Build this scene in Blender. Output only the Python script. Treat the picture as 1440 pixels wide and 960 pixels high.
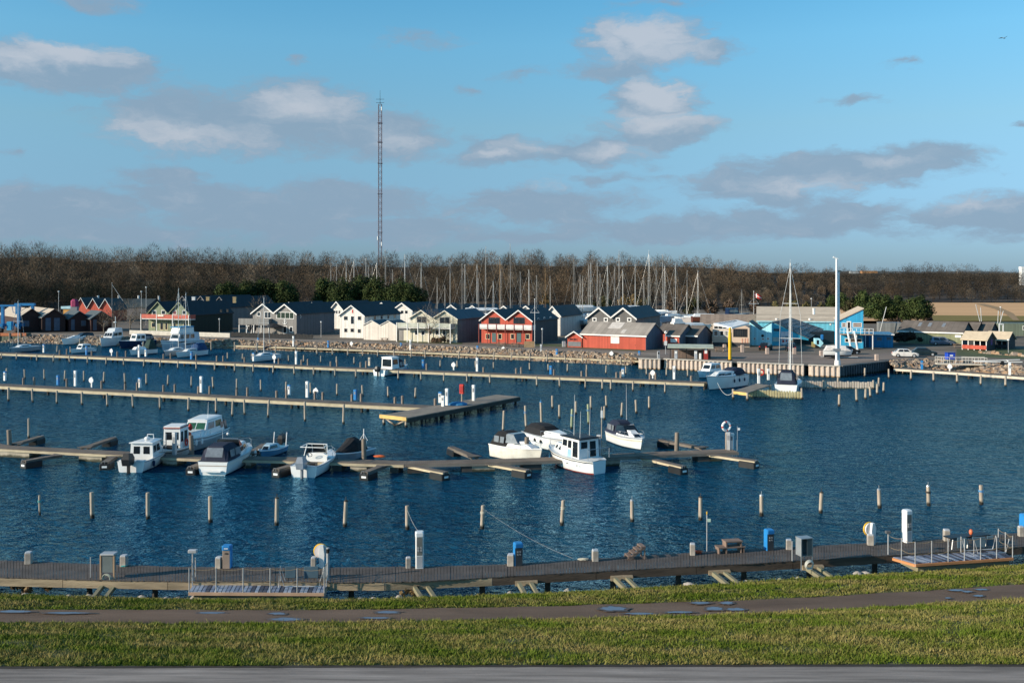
import bpy, math, random
import numpy as np
from mathutils import Vector, Matrix, noise as mnoise
R = math.radians
rnd = random.Random(7)
for o in list(bpy.data.objects): bpy.data.objects.remove(o)
sc = bpy.context.scene
COL = sc.collection
# ---------------------------------------------------------------- camera
F = 1400.0; CX = 720.0; HY = 385.0; H = 16.0      # focal length and horizon in photo pixels, eye height in metres
cam_d = bpy.data.cameras.new('camera'); cam = bpy.data.objects.new('camera', cam_d); COL.objects.link(cam)
cam.location = (0, 0, H); cam.rotation_euler = (R(90), 0, 0)
cam_d.sensor_width = 36; cam_d.lens = 36*F/1440; cam_d.shift_y = (HY-480)/1440
cam_d.clip_start = .5; cam_d.clip_end = 30000
sc.camera = cam
# ---------------------------------------------------------------- sun and sky
SUN_EL = 19.0; SUN_DIR = Vector((-0.95, -0.33, 0)).normalized()
S = Vector((SUN_DIR.x*math.cos(R(SUN_EL)), SUN_DIR.y*math.cos(R(SUN_EL)), math.sin(R(SUN_EL))))
sd = bpy.data.lights.new('sun', 'SUN'); sd.energy = 5.0; sd.angle = R(.5); sd.color = (1, .86, .68)
so = bpy.data.objects.new('sun', sd); COL.objects.link(so)
so.rotation_euler = S.to_track_quat('Z', 'Y').to_euler(); so.location = (0, 0, 200)
sc.view_settings.view_transform = 'Standard'; sc.view_settings.look = 'None'
sc.view_settings.exposure = 0.4; sc.view_settings.gamma = 1; sc.view_settings.use_curve_mapping = False
W = bpy.data.worlds.new('World'); sc.world = W; W.use_nodes = True
def build_world():
    nt = W.node_tree; N = nt.nodes; L = nt.links; N.clear()
    out = N.new('ShaderNodeOutputWorld'); bg = N.new('ShaderNodeBackground'); bg.inputs[1].default_value = .1
    L.new(bg.outputs[0], out.inputs[0])
    sky = N.new('ShaderNodeTexSky'); sky.sky_type = 'NISHITA'; sky.sun_disc = False
    sky.sun_elevation = R(SUN_EL); sky.sun_rotation = math.atan2(S.x, S.y) % (2*math.pi)
    sky.air_density = 1.0; sky.dust_density = .3; sky.ozone_density = 2.0
    def math_(op, a, b=None, c=None, clamp=False):
        n = N.new('ShaderNodeMath'); n.operation = op; n.use_clamp = clamp
        for i, v in enumerate((a, b, c)):
            if v is None: continue
            if isinstance(v, (int, float)): n.inputs[i].default_value = v
            else: L.new(v, n.inputs[i])
        return n.outputs[0]
    tc = N.new('ShaderNodeTexCoord'); sp = N.new('ShaderNodeSeparateXYZ'); L.new(tc.outputs['Generated'], sp.inputs[0])
    x, y, z = sp.outputs
    az = math_('ARCTAN2', x, y)
    hyp = math_('SQRT', math_('ADD', math_('MULTIPLY', x, x), math_('MULTIPLY', y, y)))
    el = math_('DIVIDE', z, math_('MAXIMUM', hyp, .02))
    cb = N.new('ShaderNodeCombineXYZ'); L.new(az, cb.inputs[0]); L.new(el, cb.inputs[1])
    # domain warp
    def noise(vec, scale, detail, rough, sx=1, sy=1):
        mp = N.new('ShaderNodeMapping'); mp.inputs['Scale'].default_value = (sx, sy, 1); L.new(vec, mp.inputs[0])
        n = N.new('ShaderNodeTexNoise'); n.inputs['Scale'].default_value = scale; n.inputs['Detail'].default_value = detail
        n.inputs['Roughness'].default_value = rough; L.new(mp.outputs[0], n.inputs['Vector']); return n
    wn = noise(cb.outputs[0], 16, 5, .6, 1, 2.2)
    sub = N.new('ShaderNodeVectorMath'); sub.operation = 'SUBTRACT'; L.new(wn.outputs['Color'], sub.inputs[0]); sub.inputs[1].default_value = (.5, .5, .5)
    ml = N.new('ShaderNodeVectorMath'); ml.operation = 'MULTIPLY'; L.new(sub.outputs[0], ml.inputs[0]); ml.inputs[1].default_value = (.085, .036, 0)
    ad = N.new('ShaderNodeVectorMath'); ad.operation = 'ADD'; L.new(cb.outputs[0], ad.inputs[0]); L.new(ml.outputs[0], ad.inputs[1])
    P = ad.outputs[0]
    def blobs(lst, grow=1.0):
        acc = None
        for (px, py, rx, ry, s) in lst:
            a = math.atan((px-CX)/F); e = (HY-py)/F*math.cos(a)
            mp = N.new('ShaderNodeMapping'); mp.vector_type = 'TEXTURE'
            mp.inputs['Location'].default_value = (a, e, 0); mp.inputs['Scale'].default_value = (rx/F*grow, ry/F*grow, 1)
            L.new(P, mp.inputs[0])
            g = N.new('ShaderNodeTexGradient'); g.gradient_type = 'SPHERICAL'; L.new(mp.outputs[0], g.inputs[0])
            v = math_('MULTIPLY', g.outputs['Fac'], s)
            acc = v if acc is None else math_('MAXIMUM', acc, v)
        return acc
    body = [(110,98,165,52,1), (20,90,90,42,1), (125,2,90,24,.6), (290,170,220,62,1), (420,165,190,72,1), (540,190,120,52,1),
            (235,243,110,20,.7), (60,296,210,46,.85), (290,276,150,34,.8), (380,303,230,44,.9), (500,280,190,42,.9), (590,60,95,26,.5), (420,88,45,16,.5),
            (665,128,42,16,.5), (700,215,110,34,.9), (730,105,65,22,.5), (760,285,210,42,.8), (905,62,130,58,1.05), (1000,70,80,30,.7),
            (870,100,120,32,.7), (915,140,105,48,1), (930,182,125,38,1), (820,212,160,34,.85), (1210,140,65,13,.6), (1275,90,30,12,.5),
            (1180,238,230,38,.95), (1290,225,115,32,.9), (1060,262,170,36,.85), (1130,310,260,34,.75), (1380,300,170,38,.8),
            (990,322,330,34,.75), (1432,168,24,10,.6), (930,4,150,14,.5), (120,325,330,32,.75), (560,320,230,28,.7), (860,250,120,16,.5), (700,335,300,22,.6), (12,212,34,12,.5)]
    lit = [(105,75,110,26,1), (20,82,60,26,.8), (420,150,110,34,.75), (560,195,70,26,.5), (905,45,80,38,1.1), (930,50,60,30,.9),
           (855,60,40,40,.8), (925,132,72,30,1.3), (930,170,110,24,.9), (190,180,130,26,.5), (740,208,90,14,.5), (930,66,110,40,.7),
           (1130,262,120,18,.6), (770,258,60,10,.5), (1370,285,80,18,.5), (250,2,60,14,.5), (250,190,150,26,.7), (470,150,90,26,.6), (860,212,80,14,.6), (1240,228,70,10,.5), (690,218,60,12,.5)]
    nb = noise(P, 26, 9, .64, 1, 2.2)
    wisp = noise(cb.outputs[0], 7, 7, .55, 1, 3.2)
    B = blobs(body)
    # general cover away from the listed clouds: low grey bank near the horizon, scattered cloud elsewhere
    low = math_('MULTIPLY', math_('SUBTRACT', 1, math_('MULTIPLY', math_('ABSOLUTE', math_('SUBTRACT', el, .05)), 14), clamp=True), .55)
    w1 = math_('MULTIPLY', math_('SUBTRACT', wisp.outputs['Fac'], .46, clamp=True), 3.2)
    gen = math_('MULTIPLY', low, w1)
    field = math_('ADD', math_('ADD', B, math_('MULTIPLY', gen, 1.2)), math_('MULTIPLY', math_('SUBTRACT', nb.outputs['Fac'], .5), .85))
    mr = N.new('ShaderNodeMapRange'); mr.interpolation_type = 'SMOOTHSTEP'; L.new(field, mr.inputs[0])
    mr.inputs[1].default_value = .17; mr.inputs[2].default_value = .55
    mask = mr.outputs[0]
    LB = blobs(lit)
    lf = math_('ADD', math_('MULTIPLY_ADD', mask, .10, LB), math_('MULTIPLY', math_('SUBTRACT', nb.outputs['Fac'], .5), 1.1))
    ml2 = N.new('ShaderNodeMapRange'); ml2.interpolation_type = 'SMOOTHSTEP'; L.new(lf, ml2.inputs[0]); ml2.inputs[1].default_value = .05; ml2.inputs[2].default_value = .95
    cm = N.new('ShaderNodeMix'); cm.data_type = 'RGBA'; L.new(ml2.outputs[0], cm.inputs['Factor'])
    cm.inputs[6].default_value = CLOUD_GREY; cm.inputs[7].default_value = CLOUD_LIT
    # tint of the sky
    tint = N.new('ShaderNodeMix'); tint.data_type = 'RGBA'; tint.blend_type = 'MULTIPLY'; tint.inputs['Factor'].default_value = 1
    L.new(sky.outputs[0], tint.inputs[6])
    tr = N.new('ShaderNodeMapRange'); L.new(el, tr.inputs[0]); tr.inputs[1].default_value = 0; tr.inputs[2].default_value = .3
    rp = N.new('ShaderNodeValToRGB'); L.new(tr.outputs[0], rp.inputs[0]); es = rp.color_ramp.elements
    for k, (e_, c_) in enumerate(SKY_TINT):
        q = es[k] if k < 2 else es.new(e_/.3)
        q.position = e_/.3; q.color = (c_[0]/1.6, c_[1]/1.6, c_[2]/1.6, 1)
    tm = N.new('ShaderNodeVectorMath'); tm.operation = 'SCALE'; L.new(rp.outputs[0], tm.inputs[0]); tm.inputs['Scale'].default_value = 1.6*.95
    L.new(tm.outputs[0], tint.inputs[7])
    fin = N.new('ShaderNodeMix'); fin.data_type = 'RGBA'; L.new(math_('MULTIPLY', mask, .85), fin.inputs['Factor'])
    L.new(tint.outputs[2], fin.inputs[6]); L.new(cm.outputs[2], fin.inputs[7])
    L.new(fin.outputs[2], bg.inputs[0])
CLOUD_GREY = (2.0, 2.8, 3.7, 1); CLOUD_LIT = (4.05, 4.3, 4.8, 1)
SKY_TINT = [(0,(.33,.56,1.10)), (.3,(.60,1.30,1.44)), (.036,(.41,.64,1.12)), (.10,(.60,.84,1.08)), (.146,(.74,1.00,1.09)), (.23,(.74,1.27,1.36))]
build_world()
# ---------------------------------------------------------------- placing
def P(px, py, z=0.0):
    D = F*(H-z)/(py-HY); return Vector(((px-CX)*D/F, D, z))
def PD(px, py, D): return Vector(((px-CX)*D/F, D, H-(py-HY)*D/F))
def solve(A, d, px):
    k = (px-CX)/F; return (k*A.y-A.x)/(d.x-k*d.y)
def lerp(a, b, t): return a+(b-a)*t
def pl(poly, x):            # y on a pixel polyline at x
    if x <= poly[0][0]:
        (x0, y0), (x1, y1) = poly[0], poly[1]
    elif x >= poly[-1][0]:
        (x0, y0), (x1, y1) = poly[-2], poly[-1]
    else:
        for (x0, y0), (x1, y1) in zip(poly, poly[1:]):
            if x0 <= x <= x1: break
    return y0+(y1-y0)*(x-x0)/(x1-x0)
ORD = ['first','second','third','fourth','fifth','sixth','seventh','eighth','ninth','tenth','eleventh','twelfth','thirteenth','fourteenth','fifteenth','sixteenth','seventeenth','eighteenth','nineteenth','twentieth']
TENS = ['','','twenty','thirty','forty','fifty','sixty','seventy']
TENSTH = {20:'twentieth',30:'thirtieth',40:'fortieth',50:'fiftieth',60:'sixtieth',70:'seventieth'}
def nth(i):                 # i from 0
    n = i+1
    if n <= 20: return ORD[i]
    if n % 10 == 0: return TENSTH[n]
    return TENS[n//10]+'-'+ORD[n % 10-1]
# ---------------------------------------------------------------- materials
MATS = {}
def mat(name, col, rough=.7, metal=0.0, var=.18, scale=1.2, bump=0.0, bscale=8.0, col2=None, boards=0.0, bdark=.55, bax=(1,1,0), spec=.4, wet=None, stretch=(1,1,1), coord='Object', detail=4, attr=None):
    if name in MATS: return MATS[name]
    m = bpy.data.materials.new(name); m.use_nodes = True; nt = m.node_tree; N = nt.nodes; L = nt.links
    b = N['Principled BSDF']; b.inputs['Roughness'].default_value = rough; b.inputs['Metallic'].default_value = metal
    b.inputs['Specular IOR Level'].default_value = spec
    tc = N.new('ShaderNodeTexCoord'); mp = N.new('ShaderNodeMapping'); mp.inputs['Scale'].default_value = stretch
    L.new(tc.outputs[coord], mp.inputs[0])
    n = N.new('ShaderNodeTexNoise'); n.inputs['Scale'].default_value = scale; n.inputs['Detail'].default_value = detail; n.inputs['Roughness'].default_value = .6
    L.new(mp.outputs[0], n.inputs['Vector'])
    mr = N.new('ShaderNodeMapRange'); L.new(n.outputs['Fac'], mr.inputs[0]); mr.inputs[1].default_value = .3; mr.inputs[2].default_value = .7
    mx = N.new('ShaderNodeMix'); mx.data_type = 'RGBA'; L.new(mr.outputs[0], mx.inputs['Factor'])
    c = Vector(col[:3]); a = c*(1-var); d = Vector(col2[:3]) if col2 else c*(1+var)
    mx.inputs[6].default_value = (*a, 1); mx.inputs[7].default_value = (*d, 1)
    cur = mx.outputs[2]
    if attr:
        at = N.new('ShaderNodeAttribute'); at.attribute_name = attr
        m2 = N.new('ShaderNodeMix'); m2.data_type = 'RGBA'; m2.blend_type = 'MULTIPLY'; m2.inputs['Factor'].default_value = 1
        L.new(cur, m2.inputs[6]); L.new(at.outputs['Color'], m2.inputs[7]); cur = m2.outputs[2]
    hgt = None
    if boards:
        dt = N.new('ShaderNodeVectorMath'); dt.operation = 'DOT_PRODUCT'; L.new(tc.outputs['Object'], dt.inputs[0]); dt.inputs[1].default_value = bax
        dv = N.new('ShaderNodeMath'); dv.operation = 'DIVIDE'; L.new(dt.outputs['Value'], dv.inputs[0]); dv.inputs[1].default_value = boards
        fr = N.new('ShaderNodeMath'); fr.operation = 'FRACT'; L.new(dv.outputs[0], fr.inputs[0])
        gt = N.new('ShaderNodeMath'); gt.operation = 'LESS_THAN'; L.new(fr.outputs[0], gt.inputs[0]); gt.inputs[1].default_value = .12
        fl = N.new('ShaderNodeMath'); fl.operation = 'FLOOR'; L.new(dv.outputs[0], fl.inputs[0])
        wn = N.new('ShaderNodeTexWhiteNoise'); wn.noise_dimensions = '1D'; L.new(fl.outputs[0], wn.inputs['W'])
        m3 = N.new('ShaderNodeMapRange'); L.new(wn.outputs['Value'], m3.inputs[0]); m3.inputs[3].default_value = .82; m3.inputs[4].default_value = 1.12
        m4 = N.new('ShaderNodeMix'); m4.data_type = 'FLOAT'; L.new(gt.outputs[0], m4.inputs['Factor']); L.new(m3.outputs[0], m4.inputs[2]); m4.inputs[3].default_value = bdark
        vm = N.new('ShaderNodeVectorMath'); vm.operation = 'SCALE'; L.new(cur, vm.inputs[0]); L.new(m4.outputs[0], vm.inputs['Scale']); cur = vm.outputs[0]
    if wet:                 # (world height, colour below it)
        ge = N.new('ShaderNodeNewGeometry'); sp = N.new('ShaderNodeSeparateXYZ'); L.new(ge.outputs['Position'], sp.inputs[0])
        ad = N.new('ShaderNodeMath'); ad.operation = 'MULTIPLY_ADD'; L.new(n.outputs['Fac'], ad.inputs[0]); ad.inputs[1].default_value = .35; L.new(sp.outputs[2], ad.inputs[2])
        m5 = N.new('ShaderNodeMapRange'); L.new(ad.outputs[0], m5.inputs[0]); m5.inputs[1].default_value = wet[0]+.12; m5.inputs[2].default_value = wet[0]+.28
        m6 = N.new('ShaderNodeMix'); m6.data_type = 'RGBA'; L.new(m5.outputs[0], m6.inputs['Factor']); m6.inputs[6].default_value = (*wet[1], 1); L.new(cur, m6.inputs[7]); cur = m6.outputs[2]
    L.new(cur, b.inputs['Base Color'])
    if bump:
        bn = N.new('ShaderNodeTexNoise'); bn.inputs['Scale'].default_value = bscale; bn.inputs['Detail'].default_value = 5; L.new(mp.outputs[0], bn.inputs['Vector'])
        bp = N.new('ShaderNodeBump'); bp.inputs['Strength'].default_value = bump; bp.inputs['Distance'].default_value = .05; L.new(bn.outputs['Fac'], bp.inputs['Height']); L.new(bp.outputs[0], b.inputs['Normal'])
    MATS[name] = m; return m
def c8(r, g, b):
    f = lambda v: (v/255/12.92) if v <= 10 else ((v/255+.055)/1.055)**2.4
    return (f(r), f(g), f(b))
# ---------------------------------------------------------------- mesh builder
class MB:
    def __init__(s): s.v = []; s.f = []; s.mi = []; s.m = 0; s.M = None; s.cols = None
    def add(s, vs, fs):
        o = len(s.v)
        if s.M is not None: vs = [s.M @ Vector(v) for v in vs]
        s.v += [tuple(v) for v in vs]; s.f += [tuple(i+o for i in f) for f in fs]; s.mi += [s.m]*len(fs); return s
    def hexa(s, b, t):      # bottom quad, top quad (ccw from above)
        return s.add(list(b)+list(t), [(3,2,1,0),(4,5,6,7),(0,1,5,4),(1,2,6,5),(2,3,7,6),(3,0,4,7)])
    def box(s, x0, x1, y0, y1, z0, z1):
        return s.hexa([(x0,y0,z0),(x1,y0,z0),(x1,y1,z0),(x0,y1,z0)], [(x0,y0,z1),(x1,y0,z1),(x1,y1,z1),(x0,y1,z1)])
    def cbox(s, x0, x1, y0, y1, z0, z1, r=.04):   # box with bevelled vertical edges and top
        def ring(i, z): return [(x0+i,y0+i+r,z),(x0+i+r,y0+i,z),(x1-i-r,y0+i,z),(x1-i,y0+i+r,z),(x1-i,y1-i-r,z),(x1-i-r,y1-i,z),(x0+i+r,y1-i,z),(x0+i,y1-i-r,z)]
        return s.rings([ring(0, z0), ring(0, z1-r), ring(r*.7, z1)])
    def bar(s, p, q, w, h, up=(0,0,1)):
        p = Vector(p); q = Vector(q); d = (q-p).normalized(); u = Vector(up)
        if abs(d.dot(u)) > .99: u = Vector((0,1,0))
        a = d.cross(u).normalized()*w/2; b = a.cross(d).normalized()*h/2
        return s.hexa([p-a-b, p+a-b, q+a-b, q-a-b], [p-a+b, p+a+b, q+a+b, q-a+b])
    def rings(s, rs, cap=True):
        n = len(rs[0]); vs = [v for r in rs for v in r]; fs = []
        for k in range(len(rs)-1):
            for i in range(n):
                j = (i+1) % n; fs.append((k*n+i, k*n+j, (k+1)*n+j, (k+1)*n+i))
        if cap: fs.append(tuple(range(n-1, -1, -1))); fs.append(tuple((len(rs)-1)*n+i for i in range(n)))
        return s.add(vs, fs)
    def tube(s, pts, r, n=8, r2=None):
        pts = [Vector(p) for p in pts]; rs = []
        for k, p in enumerate(pts):
            d = (pts[min(k+1, len(pts)-1)]-pts[max(k-1, 0)]).normalized()
            u = Vector((0,0,1)) if abs(d.z) < .95 else Vector((1,0,0))
            a = d.cross(u).normalized(); b = d.cross(a)
            rr = r if r2 is None else lerp(r, r2, k/max(1, len(pts)-1))
            rs.append([p+a*math.cos(2*math.pi*i/n)*rr-b*math.sin(2*math.pi*i/n)*rr for i in range(n)])
        return s.rings(rs)
    def cyl(s, x, y, z0, z1, r, n=10, r2=None):
        r2 = r if r2 is None else r2
        mk = lambda z, q: [(x+math.cos(2*math.pi*i/n)*q, y+math.sin(2*math.pi*i/n)*q, z) for i in range(n)]
        return s.rings([mk(z0, r), mk(z1, r2)])
    def lathe(s, prof, x=0, y=0, n=12):
        return s.rings([[(x+math.cos(2*math.pi*i/n)*q, y+math.sin(2*math.pi*i/n)*q, z) for i in range(n)] for q, z in prof])
    def disc(s, c, nrm, r, t, n=16):
        c = Vector(c); nrm = Vector(nrm).normalized(); return s.tube([c-nrm*t/2, c+nrm*t/2], r, n)
    def torus(s, c, nrm, R_, r, n=18, k=8, mfun=None):
        c = Vector(c); nrm = Vector(nrm).normalized(); u = Vector((0,0,1)) if abs(nrm.z) < .9 else Vector((1,0,0))
        a = nrm.cross(u).normalized(); b = nrm.cross(a)
        vs = []
        for i in range(n):
            t = 2*math.pi*i/n; e = a*math.cos(t)+b*math.sin(t)
            for j in range(k):
                q = 2*math.pi*j/k; vs.append(c+e*(R_+r*math.cos(q))+nrm*r*math.sin(q))
        for i in range(n):
            if mfun: s.m = mfun(i)
            i2 = (i+1) % n; o = len(s.v)
            fs = [(j, (j+1) % k, k+(j+1) % k, k+j) for j in range(k)]
            s.add(vs[i*k:i*k+k]+vs[i2*k:i2*k+k], fs)
        return s
    def ell(s, c, rx, ry, rz, n=10, m=6, jit=0, seed=0):
        rr = random.Random(seed); rs = []
        for j in range(m+1):
            t = math.pi*j/m
            rs.append([(c[0]+rx*math.sin(max(t, .02))*math.cos(2*math.pi*i/n)*(1+jit*(rr.random()-.5)), c[1]+ry*math.sin(max(t, .02))*math.sin(2*math.pi*i/n)*(1+jit*(rr.random()-.5)), c[2]-rz*math.cos(t)*(1+jit*(rr.random()-.5)*.5)) for i in range(n)])
        return s.rings(rs)
    def prism(s, poly, d):  # polygon (list of 3-vectors) pushed along d
        n = len(poly); poly = [Vector(p) for p in poly]; d = Vector(d)
        return s.add(poly+[p+d for p in poly], [tuple(range(n)), tuple(range(2*n-1, n-1, -1))]+[(i, i+n, (i+1) % n+n, (i+1) % n) for i in range(n)])
    def panel(s, q, u0, v0, u1, v1, out, t=.03):   # slab lying on the quad q (bl,br,tr,tl), pushed out along its outward normal
        q = [Vector(p) for p in q]
        def at(u, v): return lerp(lerp(q[0], q[1], u), lerp(q[3], q[2], u), v)
        nrm = (q[1]-q[0]).cross(q[3]-q[0]).normalized()*out
        a = [at(u0,v0), at(u1,v0), at(u1,v1), at(u0,v1)]; o = nrm-nrm.normalized()*t
        return s.hexa([p+o for p in a], [p+nrm for p in a])
    def obj(s, name, mats, parent=None, smooth=False, label=None):
        me = bpy.data.meshes.new(name); me.from_pydata(s.v, [], s.f)
        if not isinstance(mats, (list, tuple)): mats = [mats]
        for m in mats: me.materials.append(m)
        if len(mats) > 1: me.polygons.foreach_set('material_index', s.mi)
        if smooth: me.polygons.foreach_set('use_smooth', [True]*len(me.polygons))
        me.update()
        import bmesh
        bm = bmesh.new(); bm.from_mesh(me); bmesh.ops.recalc_face_normals(bm, faces=bm.faces); bm.to_mesh(me); bm.free()
        if smooth:
            try: me.set_sharp_from_angle(angle=R(40))
            except Exception: pass
        o = bpy.data.objects.new(name, me); COL.objects.link(o)
        if parent: o.parent = parent
        if label: o['label'] = label
        return o
ULAB = {}
def tag(o, label, cat, group=None):
    o['label'] = label; o['category'] = cat
    if group: o['group'] = group
    ULAB.setdefault(label, []).append(o.name)
    return o
def thing(name, label, cat, loc=(0,0,0), rz=0.0, group=None):
    o = bpy.data.objects.new(name, None); COL.objects.link(o); o.location = loc; o.rotation_euler = (0,0,rz); o.empty_display_size = .3
    return tag(o, label, cat, group)
def struct(o): o['kind'] = 'structure'; return o
def stuff(o): o['kind'] = 'stuff'; return o
def copy_thing(root, loc, rz, label, scale=None):
    r = root.copy(); COL.objects.link(r); r.location = loc; r.rotation_euler = (0,0,rz); tag(r, label, r['category'], r.get('group'))
    if scale: r.scale = scale
    for ch in list(root.children):
        c = ch.copy(); COL.objects.link(c); c.parent = r
        for g in list(ch.children):
            d = g.copy(); COL.objects.link(d); d.parent = c
    return r
def npmesh(name, v, f, mats, cols=None, smooth=False):
    me = bpy.data.meshes.new(name); v = np.asarray(v, dtype=np.float32); f = np.asarray(f, dtype=np.int32)
    k = f.shape[1]; me.vertices.add(len(v)); me.vertices.foreach_set('co', v.ravel())
    me.loops.add(f.size); me.loops.foreach_set('vertex_index', f.ravel())
    me.polygons.add(len(f)); me.polygons.foreach_set('loop_start', np.arange(0, f.size, k, dtype=np.int32))
    me.polygons.foreach_set('loop_total', np.full(len(f), k, dtype=np.int32))
    me.update(calc_edges=True)
    if smooth: me.polygons.foreach_set('use_smooth', [True]*len(f))
    if cols is not None:
        a = me.color_attributes.new('tone', 'FLOAT_COLOR', 'POINT'); c = np.ones((len(v), 4), dtype=np.float32); c[:, :3] = cols
        a.data.foreach_set('color', c.ravel())
    for m in (mats if isinstance(mats, (list, tuple)) else [mats]): me.materials.append(m)
    o = bpy.data.objects.new(name, me); COL.objects.link(o); return o
def grid(name, rows, m, smooth=True):   # rows: equal-length lists of points
    n = len(rows[0]); v = [tuple(p) for r in rows for p in r]
    f = [(k*n+i, k*n+i+1, (k+1)*n+i+1, (k+1)*n+i) for k in range(len(rows)-1) for i in range(n-1)]
    return npmesh(name, v, f, m, smooth=smooth)
# ================================================================ water
def water_mat():
    m = bpy.data.materials.new('sea_water'); m.use_nodes = True; nt = m.node_tree; N = nt.nodes; L = nt.links; N.clear()
    out = N.new('ShaderNodeOutputMaterial'); dif = N.new('ShaderNodeBsdfDiffuse'); dif.inputs[0].default_value = WATER_COL; gl = N.new('ShaderNodeBsdfGlossy'); gl.inputs[0].default_value = WATER_REFL; gl.inputs['Roughness'].default_value = .06
    mxs = N.new('ShaderNodeMixShader'); fr = N.new('ShaderNodeFresnel'); fr.inputs['IOR'].default_value = 1.33
    ge = N.new('ShaderNodeNewGeometry')
    def nz(scale, det, sx, sy, rot, rough=.55, dist=0):
        mp = N.new('ShaderNodeMapping'); mp.inputs['Scale'].default_value = (sx, sy, 1); mp.inputs['Rotation'].default_value = (0,0,R(rot)); L.new(ge.outputs['Position'], mp.inputs[0])
        n = N.new('ShaderNodeTexNoise'); n.inputs['Scale'].default_value = scale; n.inputs['Detail'].default_value = det; n.inputs['Roughness'].default_value = rough; n.inputs['Distortion'].default_value = dist
        L.new(mp.outputs[0], n.inputs['Vector']); return n.outputs['Fac']
    a = nz(1.35, 4, .8, 1.0, 14, .5, .9); c = nz(.42, 3, .7, 1.0, -10); d = nz(5.5, 2, .8, 1, 20)
    gust = nz(.03, 3, .45, 1, 8)
    s1 = N.new('ShaderNodeMath'); s1.operation = 'MULTIPLY_ADD'; L.new(c, s1.inputs[0]); s1.inputs[1].default_value = 1.7; L.new(a, s1.inputs[2])
    s2 = N.new('ShaderNodeMath'); s2.operation = 'MULTIPLY_ADD'; L.new(d, s2.inputs[0]); s2.inputs[1].default_value = .25; L.new(s1.outputs[0], s2.inputs[2])
    gr = N.new('ShaderNodeMapRange'); L.new(gust, gr.inputs[0]); gr.inputs[1].default_value = .35; gr.inputs[2].default_value = .65; gr.inputs[3].default_value = .5; gr.inputs[4].default_value = 1.0
    bp = N.new('ShaderNodeBump'); L.new(gr.outputs[0], bp.inputs['Strength']); bp.inputs['Distance'].default_value = WATER_BUMP; L.new(s2.outputs[0], bp.inputs['Height'])
    for n in (gl, fr, dif): L.new(bp.outputs[0], n.inputs['Normal'])
    k = N.new('ShaderNodeMath'); k.operation = 'MULTIPLY'; L.new(fr.outputs[0], k.inputs[0]); k.inputs[1].default_value = WATER_F; k.use_clamp = True
    L.new(k.outputs[0], mxs.inputs[0]); L.new(dif.outputs[0], mxs.inputs[1]); L.new(gl.outputs[0], mxs.inputs[2]); L.new(mxs.outputs[0], out.inputs[0])
    return m
WATER_COL = (.003, .045, .090, 1); WATER_REFL = (.40, .78, 1.0, 1); WATER_F = 1.35; WATER_BUMP = 1.45
wb = MB(); wb.add([(-420,34,0),(420,34,0),(420,300,0),(-420,300,0)], [(0,1,2,3)])
struct(wb.obj('water', water_mat()))
bed = MB(); bed.add([(-430,30,-2.2),(430,30,-2.2),(430,305,-2.2),(-430,305,-2.2)], [(0,1,2,3)])
struct(bed.obj('sea_bed', mat('seabed', (.05,.05,.04))))
# ================================================================ near bank
BANK = [(0,836),(240,842),(500,843),(620,840),(760,834),(900,827),(1060,818),(1200,808),(1300,803),(1440,794)]
PATH1 = [(0,857),(500,857),(760,852),(900,848),(1060,843),(1200,836),(1440,821)]
PATH2 = [(0,875),(240,877),(520,874),(760,871),(900,867),(1060,862),(1200,855),(1440,841)]
ROAD = [(0,937),(700,935),(1440,934)]
XS = [-1200+26*i for i in range(150)]
def wob(x, k, a): return a*(mnoise.noise(Vector((x*.02, k*7.3, 0)))+.6*mnoise.noise(Vector((x*.09, k*3.1, 4))))
def row(poly, z, dy=0, k=0, a=0):
    r = []
    for x in XS:
        p = P(x, pl(poly, x), z); r.append(Vector((p.x, p.y+dy+wob(x, k, a), z)))
    return r
r_out = row(BANK, .75, 3.2); r_out = [Vector((p.x, p.y, -1.2)) for p in r_out]
r_lip = row(BANK, .75, .5, 1, .2); r_lip = [Vector((p.x, p.y, .35)) for p in r_lip]
r_bank = row(BANK, .75, 0, 1, .12)
r_p1 = row(PATH1, 1.35, 0, 2, .10); r_p2 = row(PATH2, 1.42, 0, 3, .14)
r_road = row(ROAD, 3.2)
r_road2 = [Vector((x.x*.8, x.y-6.5, 3.25)) for x in r_road]; r_home = [Vector((x.x*.6, -4, 3.2)) for x in r_road]
M_GRASS = mat('grass_ground', (.075,.095,.018), .95, var=.35, scale=.9, bump=.8, bscale=9, col2=(.12,.105,.04), detail=6)
M_PATHG = mat('wet_gravel_path', (.150,.105,.078), .85, spec=.1, var=.25, scale=.5, bump=.4, bscale=30, stretch=(.35,1.6,1), detail=8)
M_ASPH = mat('grey_asphalt', (.25,.22,.20), .9, spec=.1, var=.42, scale=2.2, bump=.5, bscale=60, stretch=(.10,1.3,1), detail=12)
def mid(a, b, t, h=0.0, k=0): return [lerp(p, q, t)+Vector((0,0,h+.06*mnoise.noise(Vector((p.x*.35, t*9+k, 0))))) for p, q in zip(a, b)]
struct(grid('ground_near_bank', [r_out, r_lip, r_bank, mid(r_bank, r_p1, .5, .05), r_p1], M_GRASS))
struct(grid('ground_slope', [r_p2]+[mid(r_p2, r_road, t, .10*math.sin(math.pi*t)) for t in (.2,.4,.6,.8)]+[r_road], M_GRASS))
struct(grid('gravel_path', [r_p1, mid(r_p1, r_p2, .5, -.02), r_p2], M_PATHG))
struct(grid('road', [r_road, r_road2], M_ASPH))
struct(grid('road_edge_shadow', [[p+Vector((0,.05,.006)) for p in r_road], [Vector((p.x*.995, p.y-.16-.05*mnoise.noise(Vector((p.x*2,0,0))), 3.206)) for p in r_road]], mat('verge_shadow_strip', (.035,.030,.025), .9)))  # dark strip painting the shadow at the step from grass to road
struct(grid('ground_behind', [[p+Vector((0,0,.02)) for p in r_road2], r_home], M_GRASS))
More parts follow.
